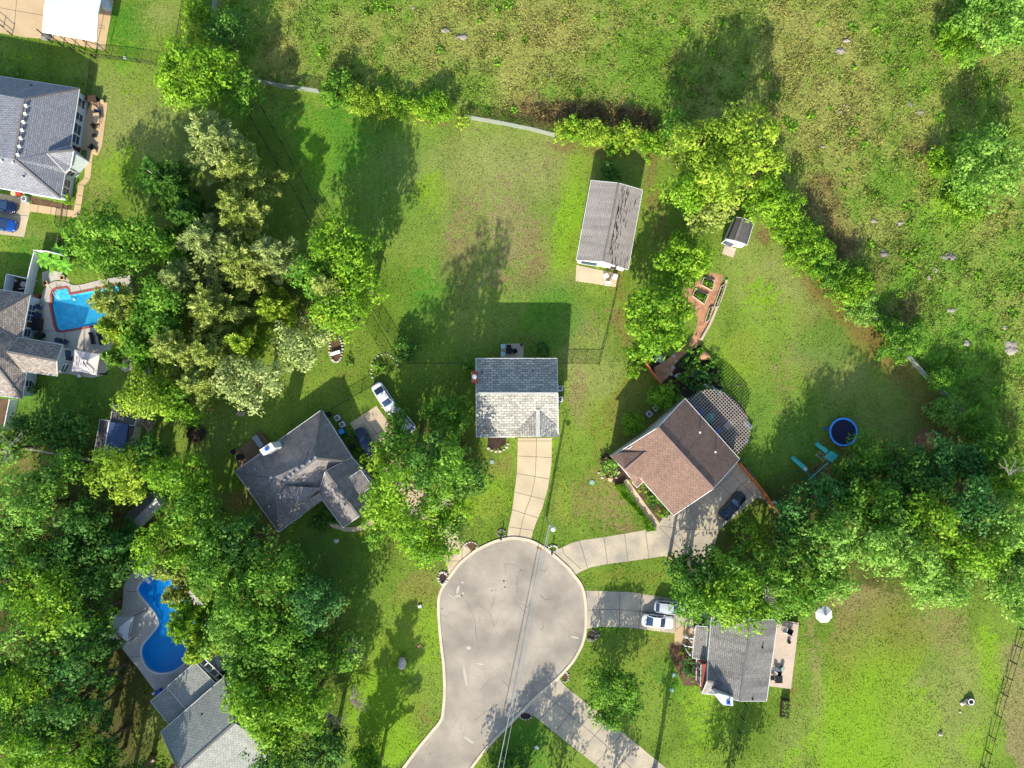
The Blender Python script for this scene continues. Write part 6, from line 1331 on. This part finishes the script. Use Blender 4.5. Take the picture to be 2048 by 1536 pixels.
# trampoline
p = P(1687,864,.85); p.z = 0; r_ = empty('trampoline', p, 'round trampoline with blue pad and navy mat on the right lawn', 'trampoline'); mb = MB()
n = 40
def torus(mb, c, R, r0, z, seg=40, hr=.05):
    v = []
    for i in range(seg):
        a = 2*math.pi*i/seg
        for (dr, dz) in ((-r0, -hr), (-r0, hr), (r0, hr), (r0, -hr)): v.append((c[0]+(R+dr)*math.cos(a), c[1]+(R+dr)*math.sin(a), z+dz))
    mb.mesh(v, [(i*4+j, ((i+1) % seg)*4+j, ((i+1) % seg)*4+(j+1) % 4, i*4+(j+1) % 4) for i in range(seg) for j in range(4)])
torus(mb, (0, 0), 1.98, .13, .87, hr=.03); lbuild(mb, 'pad', 'blue_pad', r_); mb = MB(); mb.cyl((0, 0, .83), 1.86, .015, 40); lbuild(mb, 'jumping_mat', 'mat_navy', r_)
mb = MB(); torus(mb, (0, 0), 2.1, .03, .8, hr=.03); lbuild(mb, 'frame', 'grey_metal', r_)
for k in range(6):
    a = k*math.pi/3; mb = MB(); mb.tube([(2.08*math.cos(a), 2.08*math.sin(a), .8), (2.12*math.cos(a), 2.12*math.sin(a), .0)], .03, 8); lbuild(mb, 'leg', 'grey_metal', r_)
mb = MB(); mb.tube([(-2.1, .25, .8), (-2.6, .35, 0)], .025, 6); mb.tube([(-2.1, .6, .8), (-2.6, .75, 0)], .025, 6)
for t in (.3, .6, .9): mb.bar((-2.1-.5*t, .25+.1*t, .8-.8*t), (-2.1-.5*t, .6+.15*t, .8-.8*t), .09, .03)
lbuild(mb, 'ladder', 'blue', r_)
# playset
r_ = empty('playset', P(1640,930), 'green playset with two turquoise slides, ladder and roofed tower by the right wood', 'playset')
def slide(a, b, z1=1.5):
    A_, B_ = P(*a, z1), P(*b, .15); d = (B_-A_); mb = MB(); nrm = Vector((-d.y, d.x, 0)).normalized(); pts = [A_.lerp(B_, t)+Vector((0, 0, .18*math.sin(t*6.28))) for t in np.linspace(0, 1, 9)]
    for p_, q_ in zip(pts, pts[1:]):
        mb.face([p_-nrm*.24, q_-nrm*.24, q_+nrm*.24, p_+nrm*.24])
        for s_ in (-1, 1): mb.bar(p_+nrm*.27*s_+Vector((0, 0, .06)), q_+nrm*.27*s_+Vector((0, 0, .06)), .07, .16)
    mb.build('slide', 'teal', r_)
slide((1655,906),(1632,886)); slide((1610,938),(1584,914))
mb = MB(); q = px([(1649,914),(1663,902),(1677,911),(1664,925)], 2.3); mb.prism(q, 2.2, 2.3); mb.build('tower_roof', 'teal', r_)
for v in q: mb = MB(); mb.bar((v.x, v.y, 0), (v.x, v.y, 2.2), .08, .08); mb.build('post', 'teal_dark', r_)
mb = MB(); mb.prism(q, 1.2, 1.28); mb.build('platform', 'wood', r_); mb = MB(); a, b = q[2], q[3]; mb.bar((a.x, a.y, 1.6), (b.x, b.y, 1.6), .04, 1.1); a = q[1]; b = q[2]; mb.build('side_panel', 'teal_dark', r_)
mb = MB(); mb.bar(P(1617,960,2.2), P(1656,925,2.2), .12, .12); mb.build('beam', 'teal', r_)
def ladder(a, b, za, zb, wd, n, nm, m):
    A_, B_ = P(*a, za), P(*b, zb); d = B_-A_; nrm = Vector((-d.y, d.x, 0)).normalized()*wd/2; mb = MB()
    for s_ in (-1, 1): mb.bar(A_+nrm*s_, B_+nrm*s_, .06, .06)
    for t in np.linspace(.08, .95, n): c = A_.lerp(B_, t); mb.bar(c-nrm, c+nrm, .05, .04)
    mb.build(nm, m, r_)
ladder((1612,940),(1634,963), 1.9, 2.1, .5, 7, 'climbing_frame', 'teal_dark'); ladder((1652,920),(1635,906), 1.3, 0.1, .75, 5, 'ladder', 'deck'); mb = MB(); c = P(1611,938,1.5); mb.box(c, (.5, .5, .06), .8); mb.build('slide_top', 'white_plastic', r_)
for a, b in ((1617,960),(1636,966),(1608,942)): q_ = P(a, b, 2.0); mb = MB(); mb.bar((q_.x, q_.y, 0), (q_.x+.05, q_.y, 2.1), .07, .07); mb.build('post', 'teal_dark', r_)
for t in (.35, .6):
    c = P(1617,960,2.2).lerp(P(1656,925,2.2), t); mb = MB(); d = (P(1656,925,0)-P(1617,960,0)).normalized()*.22; mb.tube([c-d, c-d-Vector((0, 0, 1.7))], .015, 5); mb.tube([c+d, c+d-Vector((0, 0, 1.7))], .015, 5); mb.bar(c-d-Vector((0, 0, 1.7)), c+d-Vector((0, 0, 1.7)), .2, .04); mb.build('swing', 'black', r_)
# parasol on the right lawn
def canopy(name, pts, zc, zp, m, label, cat, group=None, val=.25, poles=None, top=None, sag=.12):
    """square or octagonal canopy from pixel corners (at height zc) rising to zp in the centre"""
    w_ = [P(a, b, zc) for a, b in pts]; c = sum(w_, Vector((0, 0, 0)))/len(w_); c.z = zp; r_ = empty(name, (c.x, c.y, 0), label, cat, group); mb = MB(); n = len(w_)
    for i in range(n):
        a, b = w_[i], w_[(i+1) % n]; rows = []
        for k in range(6):
            t = k/5; L_ = c.lerp(a, t); R_ = c.lerp(b, t); row = []
            for j in range(5):
                s_ = j/4; p_ = L_.lerp(R_, s_); bow = 4*s_*(1-s_)*t; p_ = p_+(Vector((c.x, c.y, p_.z))-p_)*bow*sag*.6; p_.z -= bow*sag*.5; p_.z += -.25*t*(1-t)*(zp-zc); row.append(p_)
            rows.append(row)
        for k in range(5):
            for j in range(4):
                f = [rows[k][j], rows[k+1][j], rows[k+1][j+1], rows[k][j+1]]
                if (f[1]-f[0]).cross(f[2]-f[0]).z < 0: f = f[::-1]
                mb.face(f)
        e = Vector((0, 0, -val)); mb.face([a, b, b+e, a+e])
    mb.build('canopy', m, r_); return r_, c, w_
r_, c, w_ = canopy('parasol', [(1648+17.5*math.cos(a), 1229+17.5*math.sin(a)) for a in np.arange(8)*math.pi/4+.3], 2.2, 2.75, 'white_plastic', 'white octagonal parasol on the grass beside the timber deck', 'parasol', sag=.02)
mb = MB(); mb.tube([(c.x, c.y, 0), (c.x, c.y, 2.8)], .03, 8); mb.build('pole', 'grey_metal', r_); mb = MB(); mb.cyl((c.x, c.y, 0), .3, .1, 20); mb.build('base', 'stone_dark', r_); mb = MB(); mb.tube([(c.x, c.y, 2.78), (c.x, c.y, 2.9)], [.2, .03], 8); mb.build('cap', 'white_plastic', r_)
r_, c, w_ = canopy('cantilever_parasol', [(149,699),(201,708),(194,751),(142,742)], 2.5, 3.05, 'canvas', 'square cream canopy on the patio of the square pool', 'parasol')
mb = MB(); q = [c+(v-c)*.24 for v in w_]; q = [(v.x, v.y) for v in q]; mb.prism(q, 3.0, 3.12); mb.build('vent', 'canvas', r_); mb = MB(); b = P(207,748); mb.tube([b, b+Vector((0, 0, 2.9)), (c.x, c.y, 3.2)], .05, 8); mb.build('arm', 'black', r_); mb = MB(); mb.box(b+Vector((0, 0, .06)), (1.1, .2, .1)); mb.build('base', 'black', r_)
r_, c, w_ = canopy('gazebo', [(222,1229),(267,1233),(256,1283),(214,1277)], 2.3, 3.3, 'canvas_white', 'white square canopy on the deck of the curved pool', 'gazebo', sag=.25)
for v in w_: mb = MB(); mb.bar((v.x, v.y, .1), (v.x, v.y, 2.25), .07, .07); mb.build('pole', 'black', r_)
for a, b in ((1,2),(3,0)): mb = MB(); v = w_[a]; mb.bar((v.x, v.y, .15), (v.x+.9, v.y+.4, .15), .06, .05); mb.build('foot', 'black', r_)
# poolside furniture
def lounger(x, y, rz, label, m='black_fabric', z=.1, group=None):
    p = P(x, y, z); r_ = empty('sun_lounger', p, label, 'sun lounger', group, rz); mb = MB(); mb.box((0, -.25, .32), (.62, 1.3, .05)); lbuild(mb, 'seat', m, r_); mb = MB(); mb.box((0, .62, .5), (.62, .66, .05), 0, 0, .6); lbuild(mb, 'backrest', m, r_)
    for sx in (-.27, .27):
        for sy in (-.8, .35): mb = MB(); mb.box((sx, sy, .15), (.05, .05, .3)); lbuild(mb, 'leg', 'black', r_)
lounger(187,677,.18,'dark sun lounger on the square pool patio, left of two',group='two dark sun loungers'); lounger(203,678,.22,'dark sun lounger on the square pool patio, right of two',group='two dark sun loungers'); lounger(438,1321,.4,'white sun lounger on the curved pool deck beside the pale roof','white_plastic')
def chair(x, y, rz, label, m='black_fabric', z=.1, group=None, s=1.0):
    p = P(x, y, z); r_ = empty('patio_chair', p, label, 'chair', group, rz); mb = MB(); mb.box((0, 0, .42), (.6*s, .58*s, .09)); lbuild(mb, 'seat', m, r_); mb = MB(); mb.box((0, .3*s, .68), (.6*s, .09, .55), 0, 0, -.2); lbuild(mb, 'backrest', m, r_)
    for sx in (-1, 1): mb = MB(); mb.box((sx*.3*s, 0, .56), (.07, .55*s, .05)); mb.box((sx*.3*s, -.22, .27), (.05, .05, .54)); mb.box((sx*.3*s, .22, .27), (.05, .05, .54)); lbuild(mb, 'armrest', m, r_)
def table(x, y, sz, label, m='black', z=.1, rz=0, rnd=False, h=.72):
    p = P(x, y, z); r_ = empty('patio_table', p, label, 'table', None, rz); mb = MB()
    if rnd: mb.cyl((0, 0, h-.04), sz[0]/2, .05, 20)
    else: mb.box((0, 0, h), (sz[0], sz[1], .05))
    lbuild(mb, 'tabletop', m, r_)
    for sx in (-1, 1):
        for sy in (-1, 1): mb = MB(); mb.box((sx*sz[0]*.36, sy*sz[1]*.36, (h-.05)/2), (.06, .06, h-.06)); lbuild(mb, 'leg', m, r_)
GP_ = 'chairs on the patio of the square pool'
chair(84,615,1.4,'dark blue chair against the house wall by the square pool, upper','navy_fabric',group=GP_,s=1.15); chair(82,632,1.4,'dark blue chair against the house wall by the square pool, lower','navy_fabric',group=GP_,s=1.15); chair(135,684,2.6,'dark blue chair near the gable of the pool side house','navy_fabric',group=GP_); chair(147,708,1.5,'pale blue cushioned chair under the cream canopy','siding_blue',group=GP_,s=1.3)
p = P(79,649,.1); r_ = empty('hot_tub', p, 'dark covered hot tub against the pool side house', 'hot tub', None, -.05); mb = MB(); mb.prism([(x_*.6, y_*.95) for x_, y_ in ((-1,-.8),(-.8,-1),(.8,-1),(1,-.8),(1,.8),(.8,1),(-.8,1),(-1,.8))], 0, .8); lbuild(mb, 'shell', 'wood_dark', r_); mb = MB(); mb.prism([(x_*.63, y_*.99) for x_, y_ in ((-1,-.8),(-.8,-1),(.8,-1),(1,-.8),(1,.8),(.8,1),(-.8,1),(-1,.8))], .8, .9); lbuild(mb, 'cover', 'black_fabric', r_)
def round_thing(name, x, y, r, h, m, label, cat, z=.1, top=None, group=None):
    p = P(x, y, z); r_ = empty(name, p, label, cat, group); mb = MB(); mb.tube([(0, 0, 0), (0, 0, h*.9)], [r*.8, r*.95], 16); lbuild(mb, 'body', m, r_); mb = MB(); mb.tube([(0, 0, h*.9), (0, 0, h)], [r, r*.85], 16); lbuild(mb, 'top', top or m, r_); return r_
round_thing('stool', 79, 593, .3, .6, 'black', 'red topped stool by the vinyl fence at the square pool', 'stool', top='red'); round_thing('barbecue', 86, 671, .55, 1.0, 'black_fabric', 'covered black barbecue in the corner by the pool side house', 'barbecue'); round_thing('barbecue', 121, 681, .4, .95, 'navy_fabric', 'dark kettle barbecue beside the pool side house gable', 'barbecue')
round_thing('chlorine_floater', 149, 599, .18, .12, 'white_plastic', 'white floater in the square pool', 'float', z=-.13); round_thing('plant_pot', 75, 626, .18, .4, 'black', 'small black pot between the dark blue chairs', 'pot'); round_thing('side_table', 161, 752, .25, .45, 'white_plastic', 'small round table at the lower edge of the cream canopy', 'table')
for x, y, rz, l in ((93,567,.4,'square stone planter on the gravel by the pool steps'),(127,556,.1,'square stone planter on the gravel below the banana plants')):
    p = P(x, y); r_ = empty('planter', p, l, 'planter', None, rz); mb = MB()
    for s_ in (-1, 1): mb.box((s_*.3, 0, .2), (.12, .72, .4)); mb.box((0, s_*.3, .2), (.48, .12, .4))
    lbuild(mb, 'box', 'concrete_tan', r_); mb = MB(); mb.box((0, 0, .12), (.46, .46, .2)); lbuild(mb, 'soil', 'mulch_dark', r_)
p = P(118,590,.1); mb = MB()
for s_ in (-.2, .2): mb.tube([p+Vector((s_-.25, .35, 0)), p+Vector((s_-.25, .3, .8)), p+Vector((s_, -.2, .75)), p+Vector((s_*.6, -.7, -.3))], .03, 8)
tag(mb.build('pool_handrail', 'white_plastic'), 'white handrail at the steps of the square pool', 'handrail')
# pump equipment
for x, y, r, h, l in ((52,570,.45,.7,'cream round filter tank inside the vinyl screens'),(34,562,.22,.5,'small pump beside the filter tank'),(59,558,.2,.5,'white capped pump at the back of the vinyl screens')): round_thing('pool_filter', x, y, r, h, 'stone', l, 'filter', 0)
mb = MB(); pts = [P(38,578,.3),P(46,577,.3),P(53,577,.3),P(54,583,.3),P(61,585,.3)]; mb.tube(pts, .07, 8); tag(mb.build('pipework', 'trim'), 'white pipework beside the filter tank', 'pipes'); sheet('equipment_pad', px([(27,556),(70,564),(60,590),(22,582)]), 'mulch_dark', .02)
# diving board
a, b = P(276,1141,.6), P(300,1166,.62); r_ = empty('diving_board', (a.x, a.y, 0), 'white diving board at the upper end of the curved pool', 'diving board'); mb = MB(); mb.bar(a, b, .5, .07); mb.build('board', 'white_plastic', r_); mb = MB(); c = a.lerp(b, .25); mb.box((c.x, c.y, .33), (.45, .6, .46), .8); mb.build('stand', 'white_plastic', r_)
boxthing('storage_bin', 320, 1381, (.9,.5,.7), .7, 'blue', 'blue storage bin at the upper corner of the low roof', 'bin', .1); round_thing('planter', 309, 1385, .2, .5, 'white_plastic', 'small white pot beside the blue storage bin', 'pot', .1); round_thing('parasol', 455, 1345, .6, 1.9, 'black_fabric', 'closed dark cover under the trees on the curved pool deck', 'cover', .1)
round_thing('barbecue', 445, 1345, .35, .9, 'black', 'dark barbecue beside the porch trellis', 'barbecue', .1)
# centre house patio
chair(1006,693,3.14,'pale blue cushioned chair on the patio behind the centre house, upper','siding_blue',.1,'two pale chairs behind the centre house',.95); chair(1006,708,3.14,'pale blue cushioned chair on the patio behind the centre house, lower','siding_blue',.1,'two pale chairs behind the centre house',.95); chair(1018,694,3.14,'dark chair at the back of the round dark table','black_fabric'); chair(1029,703,-1.2,'dark chair on the right of the round dark table','black_fabric'); table(1019,702,(1.1,1.1),'round dark table behind the centre house','black',rnd=True); round_thing('plant_pot',1043,690,.25,.5,'wood','brown plant pot at the corner of the centre house patio','pot',.1,'soil')
# pergola furniture
r_, c, w_ = canopy('parasol', [(1420+8.5*math.cos(a), 834+8.5*math.sin(a)) for a in np.arange(8)*math.pi/4], 2.15, 2.6, 'teal_bright', 'turquoise parasol under the lattice pergola', 'parasol', sag=.02); mb = MB(); mb.tube([(c.x, c.y, 0), (c.x, c.y, 2.6)], .03, 8); mb.build('pole', 'grey_metal', r_)
chair(1401,824,.8,'blue seat under the pergola, upper left','blue',.03,'blue seats under the pergola',1.3); chair(1434,862,.8,'blue seat under the pergola, nearest the house middle','blue',.03,'blue seats under the pergola',1.3); chair(1412,806,2.2,'dark seat in the upper part of the pergola','black_fabric',.03,None,1.2); table(1455,850,(1.4,.9),'pale table under the right side of the pergola','deck',.03,.8)
boxthing('swing_seat', 1494, 850, (1.5,.6,.5), -.55, 'teal_dark', 'garden bench with wooden back at the right of the pergola', 'bench', lid='grey_metal'); chair(1492,882,1.4,'grey garden chair on the lawn below the pergola','grey_metal',0,None,1.0)
# garage patio clutter
for x, y, l in ((1210,554,'white plastic chair by the long garage door'),(1229,556,'white plastic chair at the corner of the long garage slab'),(1214,568,'white plastic chair at the lower edge of the long garage slab')): chair(x, y, rng.uniform(0, 6), l, 'white_plastic', .06, 'white chairs before the long garage')
mb = MB(); torus(mb, (P(1222,552).x, P(1222,552).y), .45, .03, .4, 24, .03); torus(mb, (P(1222,552).x, P(1222,552).y), .2, .02, .4, 16, .02); mb.tube([P(1222,552,0.06), P(1222,552,.4)], .03, 6); tag(mb.build('fire_ring', 'stone_dark'), 'round metal stand between the white plastic chairs', 'stand')
# deck furniture lower right
z = .8
chair(1567,1258,2.9,'white lounge chair at the top of the timber deck','white_plastic',z,'seats on the timber deck'); chair(1578,1261,2.7,'dark lounge chair at the top of the timber deck','black_fabric',z,'seats on the timber deck',1.2); round_thing('fire_bowl',1577,1283,.28,.35,'black','small black bowl on the timber deck','bowl',z)
table(1554,1355,(1.1,1.1),'square black table on the timber deck','black',z); chair(1551,1338,2.4,'white chair near the square black table','white_plastic',z,'seats on the timber deck',.9); chair(1556,1345,2.8,'black chair above the square black table','black_fabric',z,'seats on the timber deck',.9); round_thing('planter',1563,1335,.3,.6,'black','round pot with pale green plant on the timber deck','pot',z,'lid'); chair(1543,1353,1.5,'black chair left of the square black table','black_fabric',z,'seats on the timber deck',.9)
p = P(1568,1415); r_ = empty('raised_planter', p, 'tall dark planter box with rows of leafy plants below the timber deck', 'planter', None, -.08); mb = MB(); mb.box((0, 0, .4), (1.2, 2.6, .8)); lbuild(mb, 'box', 'wood_dark', r_)
cc = np.array([[x_*.5+rng.normal()*.12, y_*.55+rng.normal()*.1, .95+rng.random()*.2] for x_ in (-.6, .6) for y_ in (-2, -1, 0, 1, 2) for _ in range(26)]); leaf_object('plants', cc, unit(len(cc), .8), .2*rng.uniform(.6, 1.3, len(cc)), rng.random(len(cc)), LEAF['pale'], r_)
p = P(1592,1218); mb = MB(); mb.prism(px([(1583,1214),(1601,1217),(1600,1229),(1582,1226)]), 0, .3); tag(mb.build('sandbox', 'mulch_dark'), 'dark planting box above the timber deck', 'box')
# bench in the stone ring
a, b = P(661,709,.45), P(680,703,.45); r_ = empty('bench', ((a.x+b.x)/2, (a.y+b.y)/2, 0), 'white bench in the oval ring of stones', 'bench'); mb = MB(); mb.bar(a, b, .5, .08); mb.build('seat', 'white_plastic', r_)
for t in (.12, .88): mb = MB(); c = a.lerp(b, t); mb.box((c.x, c.y, .2), (.12, .4, .41), .3); mb.build('leg', 'stone', r_)
# fire pit and stones at right
r_ = empty('fire_pit', P(1937,1402), 'stone fire pit with white ring on the right lawn', 'fire pit'); mb = MB()
for i in range(14): a = i*.45; c = P(1937+8*math.cos(a), 1402+6*math.sin(a)); mb.blob(c+Vector((0, 0, .2)), .28, i, 0, 1, (1, .8, .9), .15)
mb.build('stones', 'stone_dark', r_); mb = MB(); c = P(1938,1401); torus(mb, (c.x, c.y), .4, .05, .5, 20); mb.build('ring', 'white_plastic', r_)
rocks([(1923,1407),(1928,1405)], .32, 'pale rock beside the stone fire pit', group='rocks beside the fire pit'); rocks([(1880,1467)], .35, 'pale rock on the lower right lawn'); rocks([(1919,1424)], .25, 'small pale rock below the stone fire pit'); rocks([(673,1082)], .5, 'flat pale stone on the shaded front lawn of the grey gabled house', h=.4); rocks([(250,116)], .3, 'white rock on the dark fence near the big lime tree', m='white_plastic')
rocks([(1221,958)], .4, 'orange tinted rock at the rose bed', m='concrete_tan')
# brush and wood piles
def pile(x, y, R, n, m, label, name='brush_pile', h=.5, r=.05):
    p = P(x, y); mb = MB()
    for i in range(n):
        a = rng.uniform(0, 6.28); rr_ = R*math.sqrt(rng.random()); c = p+Vector((rr_*math.cos(a), rr_*math.sin(a), h*(1-rr_/R)*rng.uniform(.5, 1.1)+.05)); b = rng.uniform(0, 6.28); l = rng.uniform(.3, .8)*R*.7; d = Vector((math.cos(b), math.sin(b), rng.uniform(-.2, .2)))*l; mb.tube([c-d, c+d*.1+Vector((0, 0, .06)), c+d], [r, r*.8, r*.4], 5)
    mb.blob(p+Vector((0, 0, h*.2)), R*.8, 4, 0, 2, (1, 1, h/R*.6), .15); return tag(mb.build(name, m), label, name.replace('_', ' '))
pile(393,868,1.35,120,'wood_dark','round dark burn pile on the grass left of the grey gabled house', 'burn_pile', .6); pile(1852,882,1.6,120,'mulch','reddish brown brushwood pile at the rim of the right wood', 'brush_pile', .7); pile(1872,878,1.0,50,'soil','smaller dull brushwood heap beside the reddish pile', 'brush_pile', .5)
mb = MB()
for i in range(16):
    c = P(391+i % 8*2.4, 797+(i//8)*3.5, .3+.2*(i % 2)); mb.tube([c-Vector((.05, .3, 0)), c+Vector((.05, .3, 0))], .14, 8)
tag(mb.build('firewood_stack', 'deck'), 'stack of pale firewood under the lime tree', 'firewood')
mb = MB()
for i in range(5): c = P(476+i*3, 826+(i % 2)*3, .15); mb.tube([c-Vector((.2, .2, 0)), c+Vector((.2, .15, 0))], .12, 8)
tag(mb.build('logs', 'deck'), 'small scatter of logs on the grass below the largest silvery tree', 'logs'); rocks([(426,819)], .25, 'orange log end on the grass right of the firewood', m='mulch')
# deck of gabled house
r_ = empty('deck', P(488,905), 'brown timber deck behind the grey gabled house chimney', 'deck'); mb = MB(); mb.prism(px([(470,905),(519,863),(540,885),(530,910),(478,946)], .5), .35, .5); mb.build('floor', 'deck_brown', r_); mb = MB()
for a, b in ((472,905),(519,865),(495,885),(478,940)): c = P(a, b); mb.bar((c.x, c.y, 0), (c.x, c.y, .4), .12, .12)
mb.build('post', 'wood_dark', r_)
round_thing('barbecue', 483, 913, .5, 1.0, 'black_fabric', 'dark oval barbecue on the brown deck', 'barbecue', .5); chair(471,902,2.2,'dark chair at the outer corner of the brown deck','black_fabric',.5); a_, b_ = P(508,872,1.2), P(523,893,1.2); mb = MB(); mb.bar(a_, b_, .75, .12); mb.bar(a_-Vector((0, 0, .6)), b_-Vector((0, 0, .6)), .6, 1.0); tag(mb.build('outdoor_counter', 'grey_metal'), 'grey metal counter beside the white chimney', 'counter'); rocks([(523,877)], .25, 'pale pot beside the grey metal counter', m='stone')
# patio furniture at the slate house
chair(196,210,1.0,'dark patio sofa seat at the top of the tan patio','wood',.08,'seats on the tan patio',1.3); boxthing('patio_heater', 190, 203, (1.5,.9,1.1), .1, 'black', 'black grill cabinet at the top of the tan patio', 'grill', .08, 'wood_dark'); chair(200,226,1.6,'grey patio chair by the grass edge, first below the grill','navy_fabric',.08,'seats on the tan patio'); table(198,240,(.9,1.6),'long pale table on the tan patio','concrete_tan',.08,.1); chair(193,256,.7,'brown patio chair below the long pale table','wood_dark',.08,'seats on the tan patio'); round_thing('fire_bowl',191,273,.35,.4,'stone_dark','round grey bowl on the tan patio','bowl',.08,'black'); chair(188,296,2.4,'black patio chair at the lower end of the tan patio','black',.08,'seats on the tan patio',1.2); round_thing('stool',191,304,.35,.45,'concrete_tan','round pale stool at the lower end of the tan patio','stool',.08); round_thing('plant_pot',207,205,.3,.5,'concrete_tan','round pale pot at the top corner of the tan patio','pot',.08)
boxthing('storage_box', 217, 14, (1.0,1.4,.9), .15, 'siding_blue', 'pale blue box with white frame beside the white pavilion', 'box', .08); round_thing('basket',31,388,.4,.6,'concrete_tan','round pale basket at the lower wall of the slate roofed house','basket',.02); boxthing('cooler', 41, 389, (.6,.4,.5), .1, 'red', 'red cooler box at the lower wall of the slate roofed house', 'cooler', .02)
mb = MB(); c = P(93,74,.1); mb.blob(c+Vector((0, 0, .2)), .7, 3, 0, 2, (1.1, .8, .4), .2); tag(mb.build('tarpaulin', 'stone_dark'), 'crumpled brown tarpaulin at the corner post of the white pavilion', 'tarpaulin')
# riding mower
p = P(300,1528); r_ = empty('garden_cart', p, 'faded red garden cart on the grass at the bottom edge', 'garden cart', None, -.6); mb = MB(); mb.box((0, 0, .45), (.8, 1.2, .35)); lbuild(mb, 'tray', 'rose', r_); mb = MB(); mb.box((.0, .9, .5), (.75, .5, .3)); lbuild(mb, 'front', 'deck', r_)
for sx in (-.4, .4):
    for sy in (-.4, .45): mb = MB(); mb.tube([(sx, sy, .22), (sx*1.25, sy, .22)], .22, 12); lbuild(mb, 'wheel', 'black', r_)
# garden beds with timber edges
def bed(pts, label, h=.3, plants=260, kind='green'):
    q = px(pts); r_ = empty('raised_bed', q[0].to_3d(), label, 'raised bed', 'raised garden beds'); mb = MB()
    for a, b in zip(q, q[1:]+q[:1]): mb.bar((a.x, a.y, h/2), (b.x, b.y, h/2), .12, h)
    mb.build('edging', 'deck', r_); mb = MB(); mb.prism(offset(q, -.08), .0, h*.6); mb.build('soil', 'mulch_dark', r_); ii = offset(q, -.25); xs_ = [p_.x for p_ in ii]; ys_ = [p_.y for p_ in ii]; x = rng.uniform(min(xs_), max(xs_), plants*3); y = rng.uniform(min(ys_), max(ys_), plants*3); k = inside(x, y, ii); x = x[k][:plants]; y = y[k][:plants]
    o = leaf_object('plants', np.column_stack([x, y, h*.6+rng.uniform(.05, .45, len(x))]), unit(len(x), .8), .3*rng.uniform(.6, 1.3, len(x)), rng.random(len(x)), LEAF[kind]); o.parent = r_; o.matrix_parent_inverse = Matrix.Translation(-Vector(r_.location))
bed([(1407,556),(1428,562),(1424,582),(1402,570)], 'raised bed at the top of the mulch garden'); bed([(1389,581),(1416,590),(1408,609),(1384,592)], 'raised bed with lush greens in the middle of the mulch garden'); bed([(1441,574),(1450,568),(1436,610),(1426,618)], 'narrow raised bed along the lawn side of the mulch garden'); bed([(1418,617),(1425,614),(1418,640),(1408,647)], 'lower narrow raised bed by the mulch path')
mb = MB()
for a, b in (((1453,560),(1446,585)),((1446,585),(1434,615)),((1434,615),(1420,648)),((1420,648),(1402,680))): mb.bar(P(*a, .15), P(*b, .15), .35, .3)
tag(mb.build('garden_edging', 'deck'), 'pale timber edging along the mulch garden and lawn', 'edging')
# garden ornaments: bench and pond
p = P(1317,717,.0); r_ = empty('garden_swing', p, 'grey metal garden seat in the corner behind the orange fence', 'garden seat', None, -.5); mb = MB(); mb.box((0, 0, .45), (1.3, 1.0, .08)); lbuild(mb, 'seat', 'zinc', r_); mb = MB()
for s_ in (-1, 1): mb.bar((s_*.7, -.6, 0), (s_*.7, 0, 1.2), .06, .06); mb.bar((s_*.7, .6, 0), (s_*.7, 0, 1.2), .06, .06)
mb.bar((-.7, 0, 1.2), (.7, 0, 1.2), .06, .06); lbuild(mb, 'frame', 'zinc', r_)
for pts, l in ((([(1348,712),(1352,722),(1345,735),(1342,748)]), 'edging stone along the mulch path end'),): rocks(pts, .3, l, group='stones at the mulch path end')
mb = MB(); mb.blob(P(1410,712)+Vector((0, 0, .25)), .7, 9, 0, 2, (1.1, .9, .5), .25); tag(mb.build('clay_pot_heap', 'mulch'), 'terracotta coloured heap in the garden bed', 'heap')
mb = MB(); mb.blob(P(1388,745)+Vector((0, 0, .1)), .9, 9, 0, 2, (1.4, .8, .35), .2); tag(mb.build('slate_rock', 'stone_dark'), 'dark slate rock among the blue green shrubs', 'rock')
mb = MB(); mb.bar(P(1474,773,.1), P(1484,770,.1), .1, .1); tag(mb.build('plank', 'deck'), 'pale plank lying on the right lawn above the pergola', 'plank')
boxthing('storage_box', 1549, 1007, (.9,.5,.6), -.8, 'white_plastic', 'white box behind the long orange fence', 'box'); boxthing('planter_box', 1473, 1030, (.3,.3,.3), 0, 'mulch', 'small brown pot behind the black car', 'pot') if 0 else None
